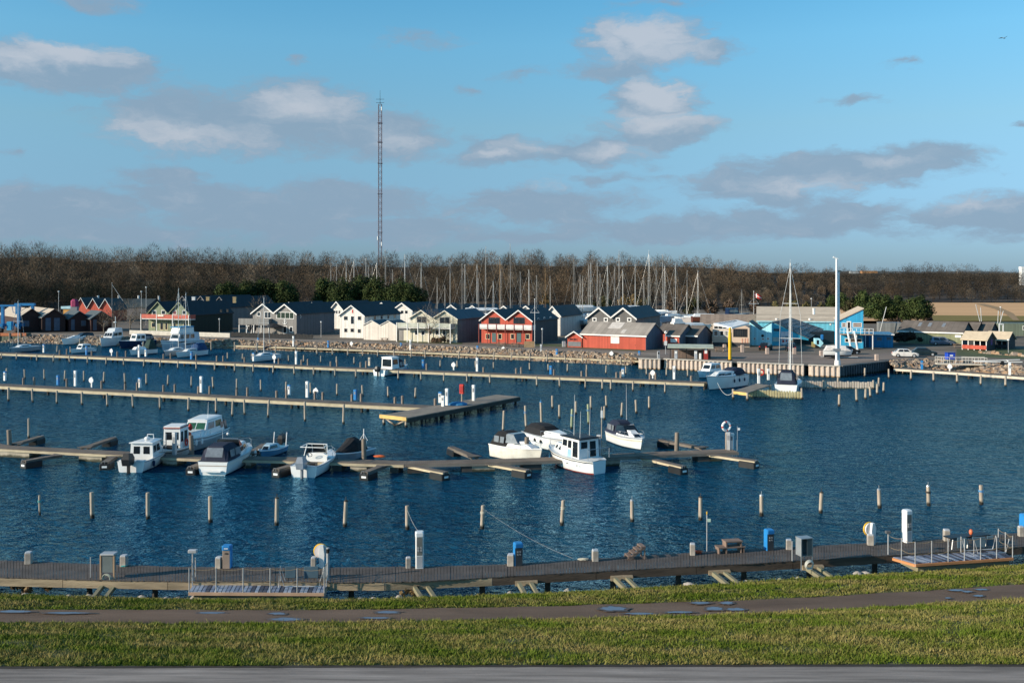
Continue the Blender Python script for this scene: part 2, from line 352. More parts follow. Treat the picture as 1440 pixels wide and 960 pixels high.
# puddles on the path
M_PUD = mat('puddle_water', (.14,.13,.15), .04, var=.1, spec=1.0)
PUD = [(20,860,26,1.6),(95,862,34,1.2),(298,862,22,1.2),(390,863,13,1.7),(402,871,24,2.2),(545,861,18,1.8),(528,869,22,1.3),(862,856,20,3),(900,863,24,1.3),(955,861,22,1.3),
       (985,848,15,1.5),(1005,856,14,2.4),(1034,857,14,1.8),(1022,848,10,1.8),(1345,830,12,1.2),(1360,832,8,1),(1380,829,10,1.1),(1376,838,8,1.2),(1333,841,5,.8)]
def path_pt(x, y):
    t = (y-pl(PATH1, x))/(pl(PATH2, x)-pl(PATH1, x)); z = lerp(1.35, 1.42, t); return P(x, y, z)
for i, (x, y, rx, ry) in enumerate(PUD):
    rx *= .85; ry *= .8
    mb = MB(); c = path_pt(x, y); n = 26; vs = []
    for k in range(n):
        a = 2*math.pi*k/n; w = 1+.4*mnoise.noise(Vector((math.cos(a)*2.3+i*5, math.sin(a)*2.3, 0)))*1.1
        q = path_pt(x+rx*w*math.cos(a), y+ry*w*math.sin(a)); vs.append((q.x, q.y, c.z+.03))
    mb.add(vs, [tuple(range(n))]); o = mb.obj('puddle', M_PUD); struct(o)
    w_ = MB(); w_.add([(c.x+(p[0]-c.x)*1.35+.05*math.sin(k*2.1), c.y+(p[1]-c.y)*1.6, c.z+.022) for k, p in enumerate(vs)], [tuple(range(n))]); struct(w_.obj('wet_ground', mat('wet_ground', (.095,.070,.056), .6, var=.2, scale=3)))
# grass blades in tufts on the bank and the slope
def blades(ra, rb, n, seed, h0=.10, dry=.5):
    g = np.random.default_rng(seed); A = np.array([tuple(p) for p in ra]); B = np.array([tuple(p) for p in rb])
    sel = (A[:, 0] > -32) & (A[:, 0] < 34); A = A[sel]; B = B[sel]; m = len(A)-1
    nc = n//26
    cx = g.random(nc)*m; ct = g.random(nc)
    rep = 26; ch = g.random(nc)**1.5; u = np.repeat(cx, rep)+g.normal(0, .22, nc*rep); t = np.repeat(ct, rep)+g.normal(0, .016, nc*rep)
    u = np.clip(u, 0, m-1e-3); t = np.clip(t, .005, .995); i = u.astype(int); fr = (u-i)[:, None]; tt = t[:, None]
    p = (A[i]*(1-fr)+A[i+1]*fr)*(1-tt)+(B[i]*(1-fr)+B[i+1]*fr)*tt
    p[:, 2] += .10*np.sin(np.pi*t)*(len(rb) > 0)
    N_ = len(p); hgt = h0*(.5+g.random(N_))*np.repeat(.45+1.5*ch, rep); an = g.random(N_)*6.283; w = .012+.022*g.random(N_)
    dx = np.cos(an)*w; dy = np.sin(an)*w; lean = g.normal(0, .5, (N_, 2))*hgt[:, None]+np.repeat(g.normal(0,.35,(nc,2)), rep, 0)*hgt[:, None]
    v = np.empty((N_, 3, 3)); v[:, 0] = p-np.c_[dx, dy, np.full(N_, .02)]; v[:, 1] = p+np.c_[dx, dy, np.full(N_, -.02)]; v[:, 2] = p+np.c_[lean, hgt]
    # dry or green by patch
    pn = np.sin(p[:, 0]*.55+2*np.sin(p[:, 1]*.9))*.5+np.sin(p[:, 0]*1.7+p[:, 1]*1.1+3)*.3+np.sin(p[:,0]*.21+p[:,1]*3.1)*.4
    tone = np.clip(dry+.45*pn+.35*np.repeat(g.random(nc)-.5, rep)+g.normal(0, .15, N_), 0, 1)[:, None]
    colr = (np.array([.10, .145, .014])*(1-tone)+np.array([.29, .23, .09])*tone)*(.75+.5*g.random(N_))[:, None]
    return v.reshape(-1, 3), np.repeat(colr, 3, 0)
def grass(name, sets):
    vs, cs = zip(*[blades(*s) for s in sets]); v = np.concatenate(vs); c = np.concatenate(cs)
    o = npmesh(name, v, np.arange(len(v)).reshape(-1, 3), mat('grass_blade', (1,1,1), .9, var=0, attr='tone', spec=.15), cols=c); return stuff(o)
o = grass('grass', [(r_p2, r_road, 400000, 3, .068, .36)]); tag(o, 'rough winter grass on the slope above the road', 'grass')
o = grass('grass', [(r_bank, r_p1, 120000, 4, .06, .30)]); tag(o, 'short green grass between the shore and the wet path', 'grass')
# stones along the near waterline
M_STONE = mat('pale_stone', (.36,.33,.30), .85, var=.25, scale=3, bump=.5)
SHX = [30,47,92,120,132,164,196,230,246,270,288,332,370,430,450,461,480,505,524,560,606,718,800,880,972,1052,1060,1100,1126,1210,1222,1300,1317,1332,1380]
for i, x in enumerate(SHX):
    y = pl(BANK, x); p = P(x, y, .7); r = rnd.uniform(.13, .26); mb = MB()
    mb.ell((0,0,0), r*rnd.uniform(1,1.6), r, r*.75, 9, 5, .35, i)
    o = mb.obj('shore_stone', M_STONE, smooth=True); o.location = (p.x, p.y+.38, .58); o.rotation_euler = (0,0,rnd.random()*3)
    tag(o, f'pale rounded stone on the near shore, {nth(i)} counted from the left', 'stone', 'stones along the near waterline')
# ================================================================ far land
ZQ = 1.6
EDGE = [(-900,452),(-300,461),(0,470),(120,473),(240,476),(320,478),(500,483),(700,491),(880,498),(897,504),(1040,510.5),(1182,516),(1250,508.5),(1262,506),(1340,507),(1440,515),(1700,534),(2300,560)]
edge = [P(x, y, ZQ) for x, y in EDGE]
M_LAND = mat('harbour_gravel', (.175,.15,.125), .95, spec=.05, var=.2, scale=.15, bump=.3, bscale=3, detail=8)
rows = [edge]
for D, z in ((330, 1.7), (420, 2.0), (760, 2.2), (1500, 5), (3500, 9), (12000, 13)):
    rows.append([Vector(((x-CX)*D/F*(1 if D < 500 else 1.2), D, z)) for x, y in EDGE])
M_FIELD = mat('winter_field', (.14,.12,.055), .95, spec=0, var=.25, scale=.01, col2=(.22,.17,.09), detail=6)
struct(grid('ground_harbour', rows[:3], M_LAND, False)); struct(grid('ground_fields', rows[2:], M_FIELD, False))
def sheet(name, pts, z, m, k=0):
    mb = MB(); mb.add([P(x, y, z) for x, y in pts], [tuple(range(len(pts)))]); return struct(mb.obj(name, m))
M_QASPH = mat('quay_asphalt', (.22,.18,.155), .9, spec=.05, var=.2, scale=.12, bump=.2, bscale=6, stretch=(.4,1,1), detail=7)
sheet('quay_pavement', [(925,503),(1040,507),(1180,512),(1249,505),(1340,500),(1345,488),(1250,482),(1060,478),(930,480)], ZQ+.012, M_QASPH)
sheet('promenade', [(-300,457),(0,466),(240,472.5),(500,479),(700,487),(930,496),(930,500),(895,499.5),(880,497.6),(700,490.6),(500,482.6),(240,475.6),(0,469.6),(-300,460.6)], ZQ+.008, mat('promenade_gravel', (.25,.21,.175), .95, spec=.05, var=.12, scale=1))
M_LAWN = mat('lawn', (.07,.085,.03), .95, var=.3, scale=.4)
sheet('lawn', [(735,486),(780,487),(905,494),(905,492),(820,487),(790,484),(740,483)], ZQ+.02, M_LAWN)
sheet('lawn', [(560,481),(650,484),(650,481),(560,478.5)], ZQ+.02, M_LAWN)
sheet('lawn', [(1345,500),(1440,505),(1600,512),(1600,492),(1440,487),(1345,491)], ZQ+.02, M_LAWN)
# tan stubble field, track and the small yellow field
sheet('stubble_field', [(1180,451),(1700,451),(1700,427),(1500,426),(1180,425)], 2.5, mat('stubble', (.62,.38,.21), .95, spec=0, var=.12, scale=.03, stretch=(.2,2,1)))
sheet('stubble_strip', [(1296,451.3),(1700,451.3),(1700,446),(1500,444.5),(1300,443)], 2.53, mat('olive_strip', (.22,.18,.08), .95, spec=0))
sheet('field_track', [(1372,427),(1384,427),(1406,432),(1424,440),(1434,450),(1425,450),(1415,442),(1398,434)], 2.56, mat('track', (.34,.24,.15), spec=0))
sheet('yellow_field', [(410,421),(470,421),(470,412.5),(410,412.5)], 2.35, mat('yellow_grass', (.42,.32,.12)))
# quay walls: pale sheet piling
M_SHEET = mat('pale_sheet_piling', (.54,.44,.36), .8, var=.14, scale=2, wet=(.12,(.22,.12,.045)))
M_SHEETD = mat('shaded_sheet_piling', (.07,.08,.09), .8, var=.3, scale=2, wet=(.3,(.02,.02,.015)))  # shaded copy of the pale piling, the shade put into its colour
def sheetwall(name, label, pxa, pxb, z1=ZQ+.1, m=M_SHEET, pitch=.7, cap=True):
    a = P(*pxa, ZQ); b = P(*pxb, ZQ); d = (b-a); Ln = d.length; d.normalize(); n = Vector((d.y, -d.x, 0))
    rz = math.atan2(d.y, d.x); t = thing(name, label, 'quay wall', (a.x, a.y, 0), rz)
    mb = MB(); k = int(Ln/pitch); w = Ln/k; top = []; xs = []
    for i in range(k):
        x = i*w
        for (u, v) in ((0,0),(.46,0),(.56,.30),(.9,.30)): xs.append((x+u*w, -v))
    xs.append((Ln, 0))
    vs = [(x, y, -1.2) for x, y in xs]+[(x, y, z1) for x, y in xs]; m_ = len(xs)
    mb.add(vs, [(i, i+1, m_+i+1, m_+i) for i in range(m_-1)]); mb.obj('sheet_piles', m, t)
    if cap:
        cb_ = MB(); cb_.box(0, Ln, -.38, .35, z1-.02, z1+.14); cb_.obj('capping_beam', mat('quay_cap', (.40,.36,.31), .8) if m is M_SHEET else mat('quay_cap_shaded', (.13,.12,.11)), t)  # on the shaded wall the cap is darkened in colour too
    return t
sheetwall('quay_wall', 'short pale sheet pile quay wall at the end of the rock slope', (898,505), (929,506))
sheetwall('quay_wall', 'pale sheet pile quay wall below the fuel kiosk', (934,505.5), (1030,510))
sheetwall('quay_wall', 'pale sheet pile quay wall behind the red lifebuoy post', (1037,510.3), (1131,514))
sheetwall('quay_wall', 'pale sheet pile quay wall at the foot of the white mast crane', (1137,514.2), (1182,516))
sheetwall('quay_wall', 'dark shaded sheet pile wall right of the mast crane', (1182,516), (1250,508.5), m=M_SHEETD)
mb = MB()   # concrete backing behind the notches of the quay
for (x0,y0),(x1,y1) in (((929,506),(934,505.5)),((1030,510),(1037,510.3)),((1131,514),(1137,514.2))):
    a = P(x0,y0,ZQ); b = P(x1,y1,ZQ); mb.hexa([(a.x,a.y+1.2,-1),(b.x,b.y+1.2,-1),(b.x,b.y+1.6,-1),(a.x,a.y+1.6,-1)],[(a.x,a.y+1.2,ZQ),(b.x,b.y+1.2,ZQ),(b.x,b.y+1.6,ZQ),(a.x,a.y+1.6,ZQ)])
struct(mb.obj('ground_quay_notch', mat('dark_concrete', (.08,.08,.07))))
# ================================================================ rock slopes
def rocks(name, label, poly, n, w, m, seed, smin=.25, smax=.6, zt=ZQ+.1):
    g = random.Random(seed); mb = MB(); base = MB(); pts = [P(x, y, ZQ) for x, y in poly]
    for a, b in zip(pts, pts[1:]):
        d = (b-a).normalized(); nn = Vector((d.y, -d.x, 0))
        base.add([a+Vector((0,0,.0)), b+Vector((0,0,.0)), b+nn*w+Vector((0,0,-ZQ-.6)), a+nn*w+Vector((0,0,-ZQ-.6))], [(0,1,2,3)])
    tot = sum((b-a).length for a, b in zip(pts, pts[1:]))
    for a, b in zip(pts, pts[1:]):
        d = (b-a).normalized(); nn = Vector((d.y, -d.x, 0)); Ls = (b-a).length
        for i in range(int(n*Ls/tot)):
            t = g.random(); s = g.random(); r = g.uniform(smin, smax); c = a+d*(Ls*t)+nn*(w*s); z = lerp(zt, -.3, s)
            q = Matrix.Rotation(g.random()*6.28, 3, 'Z') @ Matrix.Rotation(g.uniform(-.6,.6), 3, 'X')
            vs = []
            for (x,y,zz) in ((-1,-1,-1),(1,-1,-1),(1,1,-1),(-1,1,-1),(-.7,-.7,1),(.7,-.7,1),(.7,.7,1),(-.7,.7,1)):
                v = q @ Vector((x*r*g.uniform(.7,1.25), y*r*g.uniform(.7,1.1), zz*r*g.uniform(.5,.85))); vs.append(v+c+Vector((0,0,z-ZQ)))
            mb.m = g.randrange(3); mb.hexa(vs[:4], vs[4:])
    o = mb.obj(name, m); stuff(o); tag(o, label, 'rocks'); struct(base.obj('ground_under_rocks', mat('under_rock_soil', (.10,.085,.07))))  # dark brown soil under the stones
RK = [mat('rock_tan', (.29,.19,.12), .9, var=.35, scale=2), mat('rock_pale', (.34,.27,.20), .9, var=.35, scale=2), mat('rock_grey', (.17,.14,.12), .9, var=.35, scale=2)]
rocks('rocks', 'tan rock slope along the far promenade behind the furthest pier', [(-120,466.8),(0,470.3),(120,473.3),(240,476.3),(320,478.3),(500,483.3),(700,491.3),(898,499)], 6500, 3.2, RK, 5, .16, .40)
rocks('rocks', 'tan and pink rock slope behind the pier at the right edge', [(1250,510),(1262,507.5),(1340,508),(1440,516),(1700,534)], 2000, 4.4, RK, 6, .2, .48)
rocks('rocks', 'grey boulders below the lawn beside the beach huts', [(1376,496),(1440,501),(1600,511)], 330, 2.4, RK, 8, .25, .5, ZQ+.3)
# ================================================================ piers
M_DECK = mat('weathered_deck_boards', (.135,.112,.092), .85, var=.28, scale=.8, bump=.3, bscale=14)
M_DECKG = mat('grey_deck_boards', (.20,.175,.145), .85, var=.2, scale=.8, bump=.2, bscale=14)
M_BEAM = mat('tan_edge_beam', (.44,.37,.25), .8, var=.22, scale=.7, bump=.2, wet=(.12,(.06,.05,.03)))  # tan timber with a dark band at the waterline
M_PILE = mat('pile_timber', (.36,.30,.235), .85, var=.22, scale=2.2, wet=(.22,(.018,.015,.010)), bump=.4, bscale=12, stretch=(3,3,.5))
M_PILEG = mat('pile_timber_green', (.30,.33,.20), .85, var=.25, scale=2.2, wet=(.22,(.02,.02,.01)), stretch=(3,3,.5))
M_DARKW = mat('dark_wet_timber', (.045,.038,.03), .8, var=.3)
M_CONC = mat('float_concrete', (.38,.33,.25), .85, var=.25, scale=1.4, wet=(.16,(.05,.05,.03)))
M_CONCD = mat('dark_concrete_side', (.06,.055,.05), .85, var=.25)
M_WHITE = mat('white_paint', (.78,.78,.76), .45, var=.05)
M_WHITE2 = mat('white_gelcoat', (.72,.73,.72), .22, var=.06, scale=.8, spec=.5)
M_BLUE = mat('bright_blue_paint', (.02,.20,.50), .4, var=.1)
M_RED = mat('red_paint', (.48,.03,.02), .5, var=.1)
M_YEL = mat('yellow_paint', (.72,.42,.01), .45, var=.08)
M_BLACK = mat('black_plastic', (.012,.012,.013), .45, var=.2)
M_STEEL = mat('steel_tube', (.42,.43,.44), .35, metal=.8, var=.1)
M_GALV = mat('galvanised_steel', (.45,.46,.47), .5, metal=.35, var=.15)
M_GREY = mat('grey_paint', (.22,.235,.25), .5, var=.12)
def walk(poly, n):          # polyline resampled by world distance: list of (point, direction)
    L = [(b-a).length for a, b in zip(poly, poly[1:])]; T = sum(L); out = []
    for k in range(n+1):
        s = T*k/n; i = 0
        while i < len(L)-1 and s > L[i]: s -= L[i]; i += 1
        d = (poly[i+1]-poly[i]).normalized(); out.append((poly[i]+d*s, d))
    return out, T
def fixed_pier(name, label, px, z, w, m_top, m_edge, edge_h=.28, step=9.0, group=None, boards=True, bents=True):
    """px: pixel polyline of the deck edge nearest the camera"""
    pts = [P(x, y, z) for x, y in px]; o0 = pts[0].copy(); t = thing(name, label, 'pier', (o0.x, o0.y, 0), 0, group)
    loc = [Vector((p.x-o0.x, p.y-o0.y, 0)) for p in pts]; ns = []
    for i, p in enumerate(loc):
        d = (loc[min(i+1, len(loc)-1)]-loc[max(i-1, 0)]).normalized(); ns.append(Vector((-d.y, d.x, 0)))
    top = MB(); edge = MB(); leg = MB()
    for i in range(len(loc)-1):
        a, b = loc[i], loc[i+1]; na, nb = ns[i]*w, ns[i+1]*w; d = (b-a); n = max(1, int(d.length/.22))
        for k in range(n):      # boards across the deck with small gaps
            t0, t1 = k/n, (k+.88)/n; z0, z1 = z-.07, z+rnd.uniform(-.006, .006)
            q = [lerp(a, b, t0)-lerp(na, nb, t0)*.02, lerp(a, b, t1)-lerp(na, nb, t1)*.02, lerp(a, b, t1)+lerp(na, nb, t1), lerp(a, b, t0)+lerp(na, nb, t0)]
            top.hexa([v+Vector((0,0,z0)) for v in q], [v+Vector((0,0,z1)) for v in q])
        for off in (.0, .97):
            u, v = a+na*off, b+nb*off
            edge.bar(u+Vector((0,0,z-.08-edge_h/2)), v+Vector((0,0,z-.08-edge_h/2)), .14, edge_h)
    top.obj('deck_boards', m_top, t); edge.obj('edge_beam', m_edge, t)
    if bents:
        ww, T = walk(loc, max(1, int(sum((b-a).length for a, b in zip(loc, loc[1:]))/step)))
        for q, d in ww:
            n = Vector((-d.y, d.x, 0)); leg = MB()
            for f in (.12, .85): c = q+n*w*f; leg.cyl(c.x, c.y, -2, z-.3, .15, 8)
            leg.bar(q+n*w*.0+Vector((0,0,z-.42)), q+n*w+Vector((0,0,z-.42)), .2, .2); leg.obj('trestle', M_DARKW, t)
    return t
PIER1 = [(322,484.6),(500,490.8),(620,495.5),(735,500),(900,506.5)]
PIER2 = [(-160,491.5),(0,496.5),(120,501),(240,506.5),(360,512),(480,517.5),(560,520.5),(720,527),(860,533),(990,538.5)]
PIER3 = [(-160,535.5),(0,542),(120,548.5),(240,554.5),(360,561),(480,567),(612,573.5)]
PIER6 = [(1257,517.5),(1340,522.5),(1440,529.5),(1600,541)]
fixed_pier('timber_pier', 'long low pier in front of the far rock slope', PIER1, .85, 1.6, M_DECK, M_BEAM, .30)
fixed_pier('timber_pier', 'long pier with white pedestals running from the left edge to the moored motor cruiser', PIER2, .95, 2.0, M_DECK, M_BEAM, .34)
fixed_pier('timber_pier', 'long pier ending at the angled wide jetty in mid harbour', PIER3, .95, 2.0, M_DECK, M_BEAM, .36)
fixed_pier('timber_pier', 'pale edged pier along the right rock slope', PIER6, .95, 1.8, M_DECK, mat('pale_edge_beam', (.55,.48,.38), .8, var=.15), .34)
# wide angled jetty
def jetty():
    z = 1.0; A = P(536, 583.5, z); B = P(571.5, 587.5, z); C_ = P(731, 557.5, z); t = thing('wide_jetty', 'wide grey jetty with a yellow end beam angled across mid harbour', 'jetty', (A.x, A.y, 0))
    a, b, c = (Vector((p.x-A.x, p.y-A.y, 0)) for p in (A, B, C_)); d = a+(c-b)
    mb = MB(); n = 70
    for k in range(n):
        t0, t1 = k/n, (k+.93)/n; q = [lerp(a, d, t0), lerp(b, c, t0), lerp(b, c, t1), lerp(a, d, t1)]
        mb.hexa([v+Vector((0,0,z-.1)) for v in q], [v+Vector((0,0,z)) for v in q])
    mb.obj('deck_boards', M_DECKG, t)
    mb = MB(); u = (b-a).normalized(); w = (c-b).normalized()
    mb.bar(a-w*.09-u*.1+Vector((0,0,z-.1)), b-w*.09+u*.1+Vector((0,0,z-.1)), .16, .38); mb.obj('end_beam', mat('yellow_timber', (.62,.40,.13), .7), t)
    mb = MB()
    for (p, q) in ((b, c), (a, d)): mb.bar(p+Vector((0,0,z-.3)), q+Vector((0,0,z-.3)), .16, .4)
    mb.obj('edge_beam', M_DARKW, t)
    for k in range(9):
        f = .01+k*.12; leg = MB(); p, q = lerp(a, d, f), lerp(b, c, f)
        for v in (lerp(p, q, .06), lerp(p, q, .94)): leg.cyl(v.x, v.y, -2, z-.12, .15, 8)
        leg.bar(lerp(p, q, .1)+Vector((0,0,z-.3)), lerp(p, q, .5)+Vector((0,0,.05)), .1, .14); leg.bar(lerp(p, q, .9)+Vector((0,0,z-.3)), lerp(p, q, .5)+Vector((0,0,.05)), .1, .14)
        leg.obj('trestle', M_PILE if k == 0 else M_DARKW, t)
jetty()
# blue tarpaulin heap on the jetty
mb = MB(); c = P(644, 569.5, 1.0); mb.ell((0,0,.12), 1.2, .7, .3, 12, 5, .3, 3); o = mb.obj('tarpaulin', mat('blue_tarp', (.02,.16,.34), .6)); o.location = (c.x, c.y, 1.0); tag(o, 'blue tarpaulin heap lying on the wide jetty', 'tarpaulin')
# small jetty with pile front at the right
def small_jetty():
    z = 1.0; a = P(1031, 549.5, z); b = P(1051, 552, z); c = P(1083, 541.5, z); t = thing('small_jetty', 'small grey jetty with a yellow beam between the two boats on the right', 'jetty', (a.x, a.y, 0))
    A, B, C_ = (Vector((p.x-a.x, p.y-a.y, 0)) for p in (a, b, c)); D = A+(C_-B); mb = MB(); n = 26
    for k in range(n):
        t0, t1 = k/n, (k+.93)/n; q = [lerp(A, D, t0), lerp(B, C_, t0), lerp(B, C_, t1), lerp(A, D, t1)]; mb.hexa([v+Vector((0,0,z-.12)) for v in q], [v+Vector((0,0,z)) for v in q])
    mb.obj('deck_boards', M_DECKG, t)
    mb = MB(); mb.bar(A+Vector((0,-.1,z-.18)), B+Vector((0,-.1,z-.18)), .15, .36); mb.obj('end_beam', mat('yellow_timber', (.62,.40,.13)), t)
    for k, p in enumerate((A, B, D, C_)): mb = MB(); mb.cyl(p.x, p.y-.05, -2, z+(.25 if k == 0 else 0), .16, 8); mb.obj('leg', M_PILE, t)
small_jetty()
def palisade(name, label, pa, pb, ztop, m, beam=None):
    a = P(*pa, 0); b = P(*pb, 0); d = b-a; n = int(d.length/.34); t = thing(name, label, 'breakwater', (a.x, a.y, 0)); mb = MB(); d.normalize()
    for i in range(n): q = d*(.34*i); mb.box(q.x-.11, q.x+.11, q.y-.09, q.y+.09, -1.5, ztop+rnd.uniform(-.05,.05))
    mb.obj('vertical_planks', m, t); L = (b-a).length; mb = MB(); nn = Vector((d.y,-d.x,0))*.0
    mb.bar(Vector((0,.16,ztop-.3)), d*L+Vector((0,.16,ztop-.3)), .14, .2); mb.bar(Vector((0,.16,.35)), d*L+Vector((0,.16,.35)), .14, .2); mb.obj('rail', m, t)
palisade('plank_breakwater', 'pale plank breakwater running right from the sailboat stern', (1129,545), (1236,546.8), .95, mat('pale_planks', (.62,.52,.42), .8, var=.15, wet=(.1,(.12,.1,.04))))
palisade('plank_breakwater', 'yellowish plank screen in front of the covered sailboat', (1054,557.5), (1130,561), .95, mat('greenish_planks', (.50,.43,.24), .8, var=.2, wet=(.1,(.1,.09,.03))))
# ---------------------------------------------------------------- floating pontoons
def pontoon():
    z = .72
    def seg(label, poly, w, m_edge, floats, dark=()):
        pts = [P(x, y, z) for x, y in poly]; o0 = pts[0].copy(); t = thing('floating_pontoon', label, 'pontoon', (o0.x, o0.y, 0)); loc = [Vector((p.x-o0.x, p.y-o0.y, 0)) for p in pts]
        mb = MB()
        for a, b in zip(loc, loc[1:]):
            d = (b-a); n = int(d.length/.16); nn = Vector((-d.y, d.x, 0)).normalized()*w; d.normalize(); L = (b-a).length
            for k in range(n):
                q0 = a+d*(k*L/n); q1 = a+d*((k+.9)*L/n); zz = z+rnd.uniform(-.006,.006); q = [q0, q1, q1+nn, q0+nn]; mb.hexa([v+Vector((0,0,z-.06)) for v in q], [v+Vector((0,0,zz)) for v in q])
        mb.obj('deck_boards', mat('pontoon_boards', (.165,.13,.10), .85, var=.25, scale=.8, bump=.2), t)
        mb = MB()
        for a, b in zip(loc, loc[1:]):
            nn = Vector((-(b-a).y, (b-a).x, 0)).normalized()
            for off in (0, w): mb.bar(a+nn*off+Vector((0,0,z-.14)), b+nn*off+Vector((0,0,z-.14)), .10, .2)
        mb.obj('edge_beam', m_edge, t)
        for (x0, x1, mm) in floats:
            y0, y1 = pl(poly, x0), pl(poly, x1); a = P(x0, y0, z)-o0; b = P(x1, y1, z)-o0; a.z = b.z = 0; nn = Vector((-(b-a).y, (b-a).x, 0)).normalized(); f = MB()
            q = [a+nn*.08, b+nn*.08, b+nn*(w-.08), a+nn*(w-.08)]; f.hexa([v+Vector((0,0,-.5)) for v in q], [v+Vector((0,0,z-.22)) for v in q]); f.obj('float', mm, t)
        return t
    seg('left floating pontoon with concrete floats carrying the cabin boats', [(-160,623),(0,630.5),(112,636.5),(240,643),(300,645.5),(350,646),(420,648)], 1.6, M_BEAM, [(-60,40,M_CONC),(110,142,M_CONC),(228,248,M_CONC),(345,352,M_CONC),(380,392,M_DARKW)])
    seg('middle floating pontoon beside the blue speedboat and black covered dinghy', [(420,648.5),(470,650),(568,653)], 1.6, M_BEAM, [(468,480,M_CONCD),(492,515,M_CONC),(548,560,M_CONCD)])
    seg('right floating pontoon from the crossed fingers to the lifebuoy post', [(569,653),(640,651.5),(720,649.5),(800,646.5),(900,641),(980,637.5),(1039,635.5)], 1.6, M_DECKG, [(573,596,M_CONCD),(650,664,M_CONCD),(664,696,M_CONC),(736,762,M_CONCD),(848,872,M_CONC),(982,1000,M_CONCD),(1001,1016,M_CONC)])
pontoon()
FNG = [  # root pixel (on pontoon), tip pixel, float faces
    (84,637.5,33,648,'near'), (160,640,147,650,'near'), (292,646,268,657,'near'), (425,648,388,660,'near'), (540,652,512,664,'near'),
    (575,652,627,664,'near'), (690,650,743,661,'near'), (905,641,962,656,'near'), (1000,637,1064,648,'near'),
    (20,623,58,613,'far'), (118,628,160,615,'far'), (350,637,372,624,'far'), (668,641,634,628,'far'), (990,628,928,618,'far'), (4,626,-20,618,'far')]
FW = ['by the left picture edge','under the outboard cabin boat','beside the navy canopy boat','beside the white open boat','left of the crossed pair','right of the crossed pair','ending left of the white trawler','right of the white trawler','at the right end of the pontoon',
      'far side near the left edge','far side left of the red trimmed boat','far side beside the blue speedboat','far side left of the white cruisers','far side near the lifebuoy','far side at the very left']
for i, (x0, y0, x1, y1, kind) in enumerate(FNG):
    a = P(x0, y0, .70); b = P(x1, y1, .62); d = b-a; L = Vector((d.x, d.y, 0)).length; rz = math.atan2(d.y, d.x)
    t = thing('pontoon_finger', 'narrow boarded mooring finger '+FW[i], 'mooring finger', (a.x, a.y, 0), rz, 'fingers of the floating pontoons')
    mb = MB(); n = int(L/.16)
    for k in range(n):
        w = .28+.35*max(0, 1-k/n*5); mb.box(L*k/n, L*(k+.9)/n, -w, w, .60, .66+rnd.uniform(-.006,.006))
    mb.obj('deck_boards', M_DECK, t); mb = MB()
    for s in (-.28, .28): mb.bar((0, s, .52), (L, s, .52), .08, .16)
    mb.obj('side_beam', M_BEAM if kind == 'near' and i > 4 else M_DECK, t)
    mb = MB(); mb.cbox(L-1.5, L+.05, -.42, .42, -.4, .52, .07); fl = mb.obj('end_float', M_BLACK, t)
    mb = MB(); mb.box(L+.05, L+.07, -.2, .2, .18, .34); mb.obj('label_plate', M_WHITE, fl)
    mb = MB(); mb.tube([(L+.02,-.2,.52),(L+.02,-.2,.72),(L+.02,.0,.72),(L+.02,.0,.52)], .018, 6); mb.obj('mooring_ring', M_STEEL, t)
# ---------------------------------------------------------------- piles
PN = [0]
def pile(x, yt, yb, label, m=None, r=.14, cap=None, lean=0, group=None, band=None):
    p = P(x, yb, 0); h = (yb-yt)*p.y/F; t = thing('mooring_pile', label, 'mooring pile', (p.x, p.y, 0), rnd.random()*6, group)
    mb = MB(); lx, ly = rnd.uniform(-.055,.055)*h, rnd.uniform(-.05,.05)*h; prof = []
    n = 10; rs = []
    for z_, q in ((-1.8,r*1.05),(0,r*1.03),(h*.5,r),(h-.05,r*.97),(h,r*.85)):
        rs.append([(lx*max(z_,0)/h+math.cos(6.283*i/n)*q, ly*max(z_,0)/h+math.sin(6.283*i/n)*q, z_) for i in range(n)])
    mb.rings(rs); mb.obj('post', m or M_PILE, t, smooth=True)
    if cap: mb = MB(); mb.cyl(lx, ly, h-.02, h+.05, r*1.02, 10, r*.9); mb.cyl(lx, ly, h+.05, h+.28, .025, 6); mb.obj('cap', cap, t)
    if band: mb = MB(); mb.torus((lx, ly, h*.72), (0,0,1), r+.02, .035, 14, 6); mb.torus((lx, ly, h*.66), (.1,0,1), r+.02, .03, 14, 6); mb.obj('rope_loop', band, t)
    return t
M_ROPE = mat('rope', (.5,.47,.38), .9); M_TEAL = mat('teal_rope', (.05,.30,.30), .7); M_BLUEROPE = mat('blue_rope', (.05,.22,.45), .7)
NEAR = [(56,696,724),(130,692,728),(208,692,729),(296,697,734),(389,700,738),(485,704,740),(573,711,744),(678,710,743),(790,703,738),(889,703,733),(985,699,731),(1071,696,725),(1154,692,721),(1237,688,714),(1306,683,711),(1380,682,709)]
for i, (x, a, b) in enumerate(NEAR):
    ex = {0: 'short mooring pile wrapped in teal rope, leftmost of the near row in open water', 14: 'mooring pile with a dark notched collar, second from the right in the near row', 15: 'mooring pile with hanging rope, rightmost of the near row in open water',
          7: 'mooring pile tied with the long slack line, near row in open water'}.get(i, f'weathered pale mooring pile standing in open water, {nth(i)} from left of the near row')
    pile(x, a, b, ex, r=.13 if i else .07, cap=M_DARKW if i in (4,5,10,12) else (M_STEEL if i in (9,11,13,14) else None), band={0:M_TEAL,7:M_ROPE,8:M_ROPE,14:M_DARKW,15:M_BLUEROPE}.get(i), group='near row of mooring piles')
def rowp(xs, top, bot, what, group, r=.12):
    for i, x in enumerate(xs):
        if isinstance(x, tuple): x, a, b = x
        else: a, b = pl(top, x), pl(bot, x)
        pile(x, a+rnd.uniform(-.6,.6), b, f'grey mooring pile, {nth(i)} from left {what}', r=r*rnd.uniform(.9,1.15), group=group)
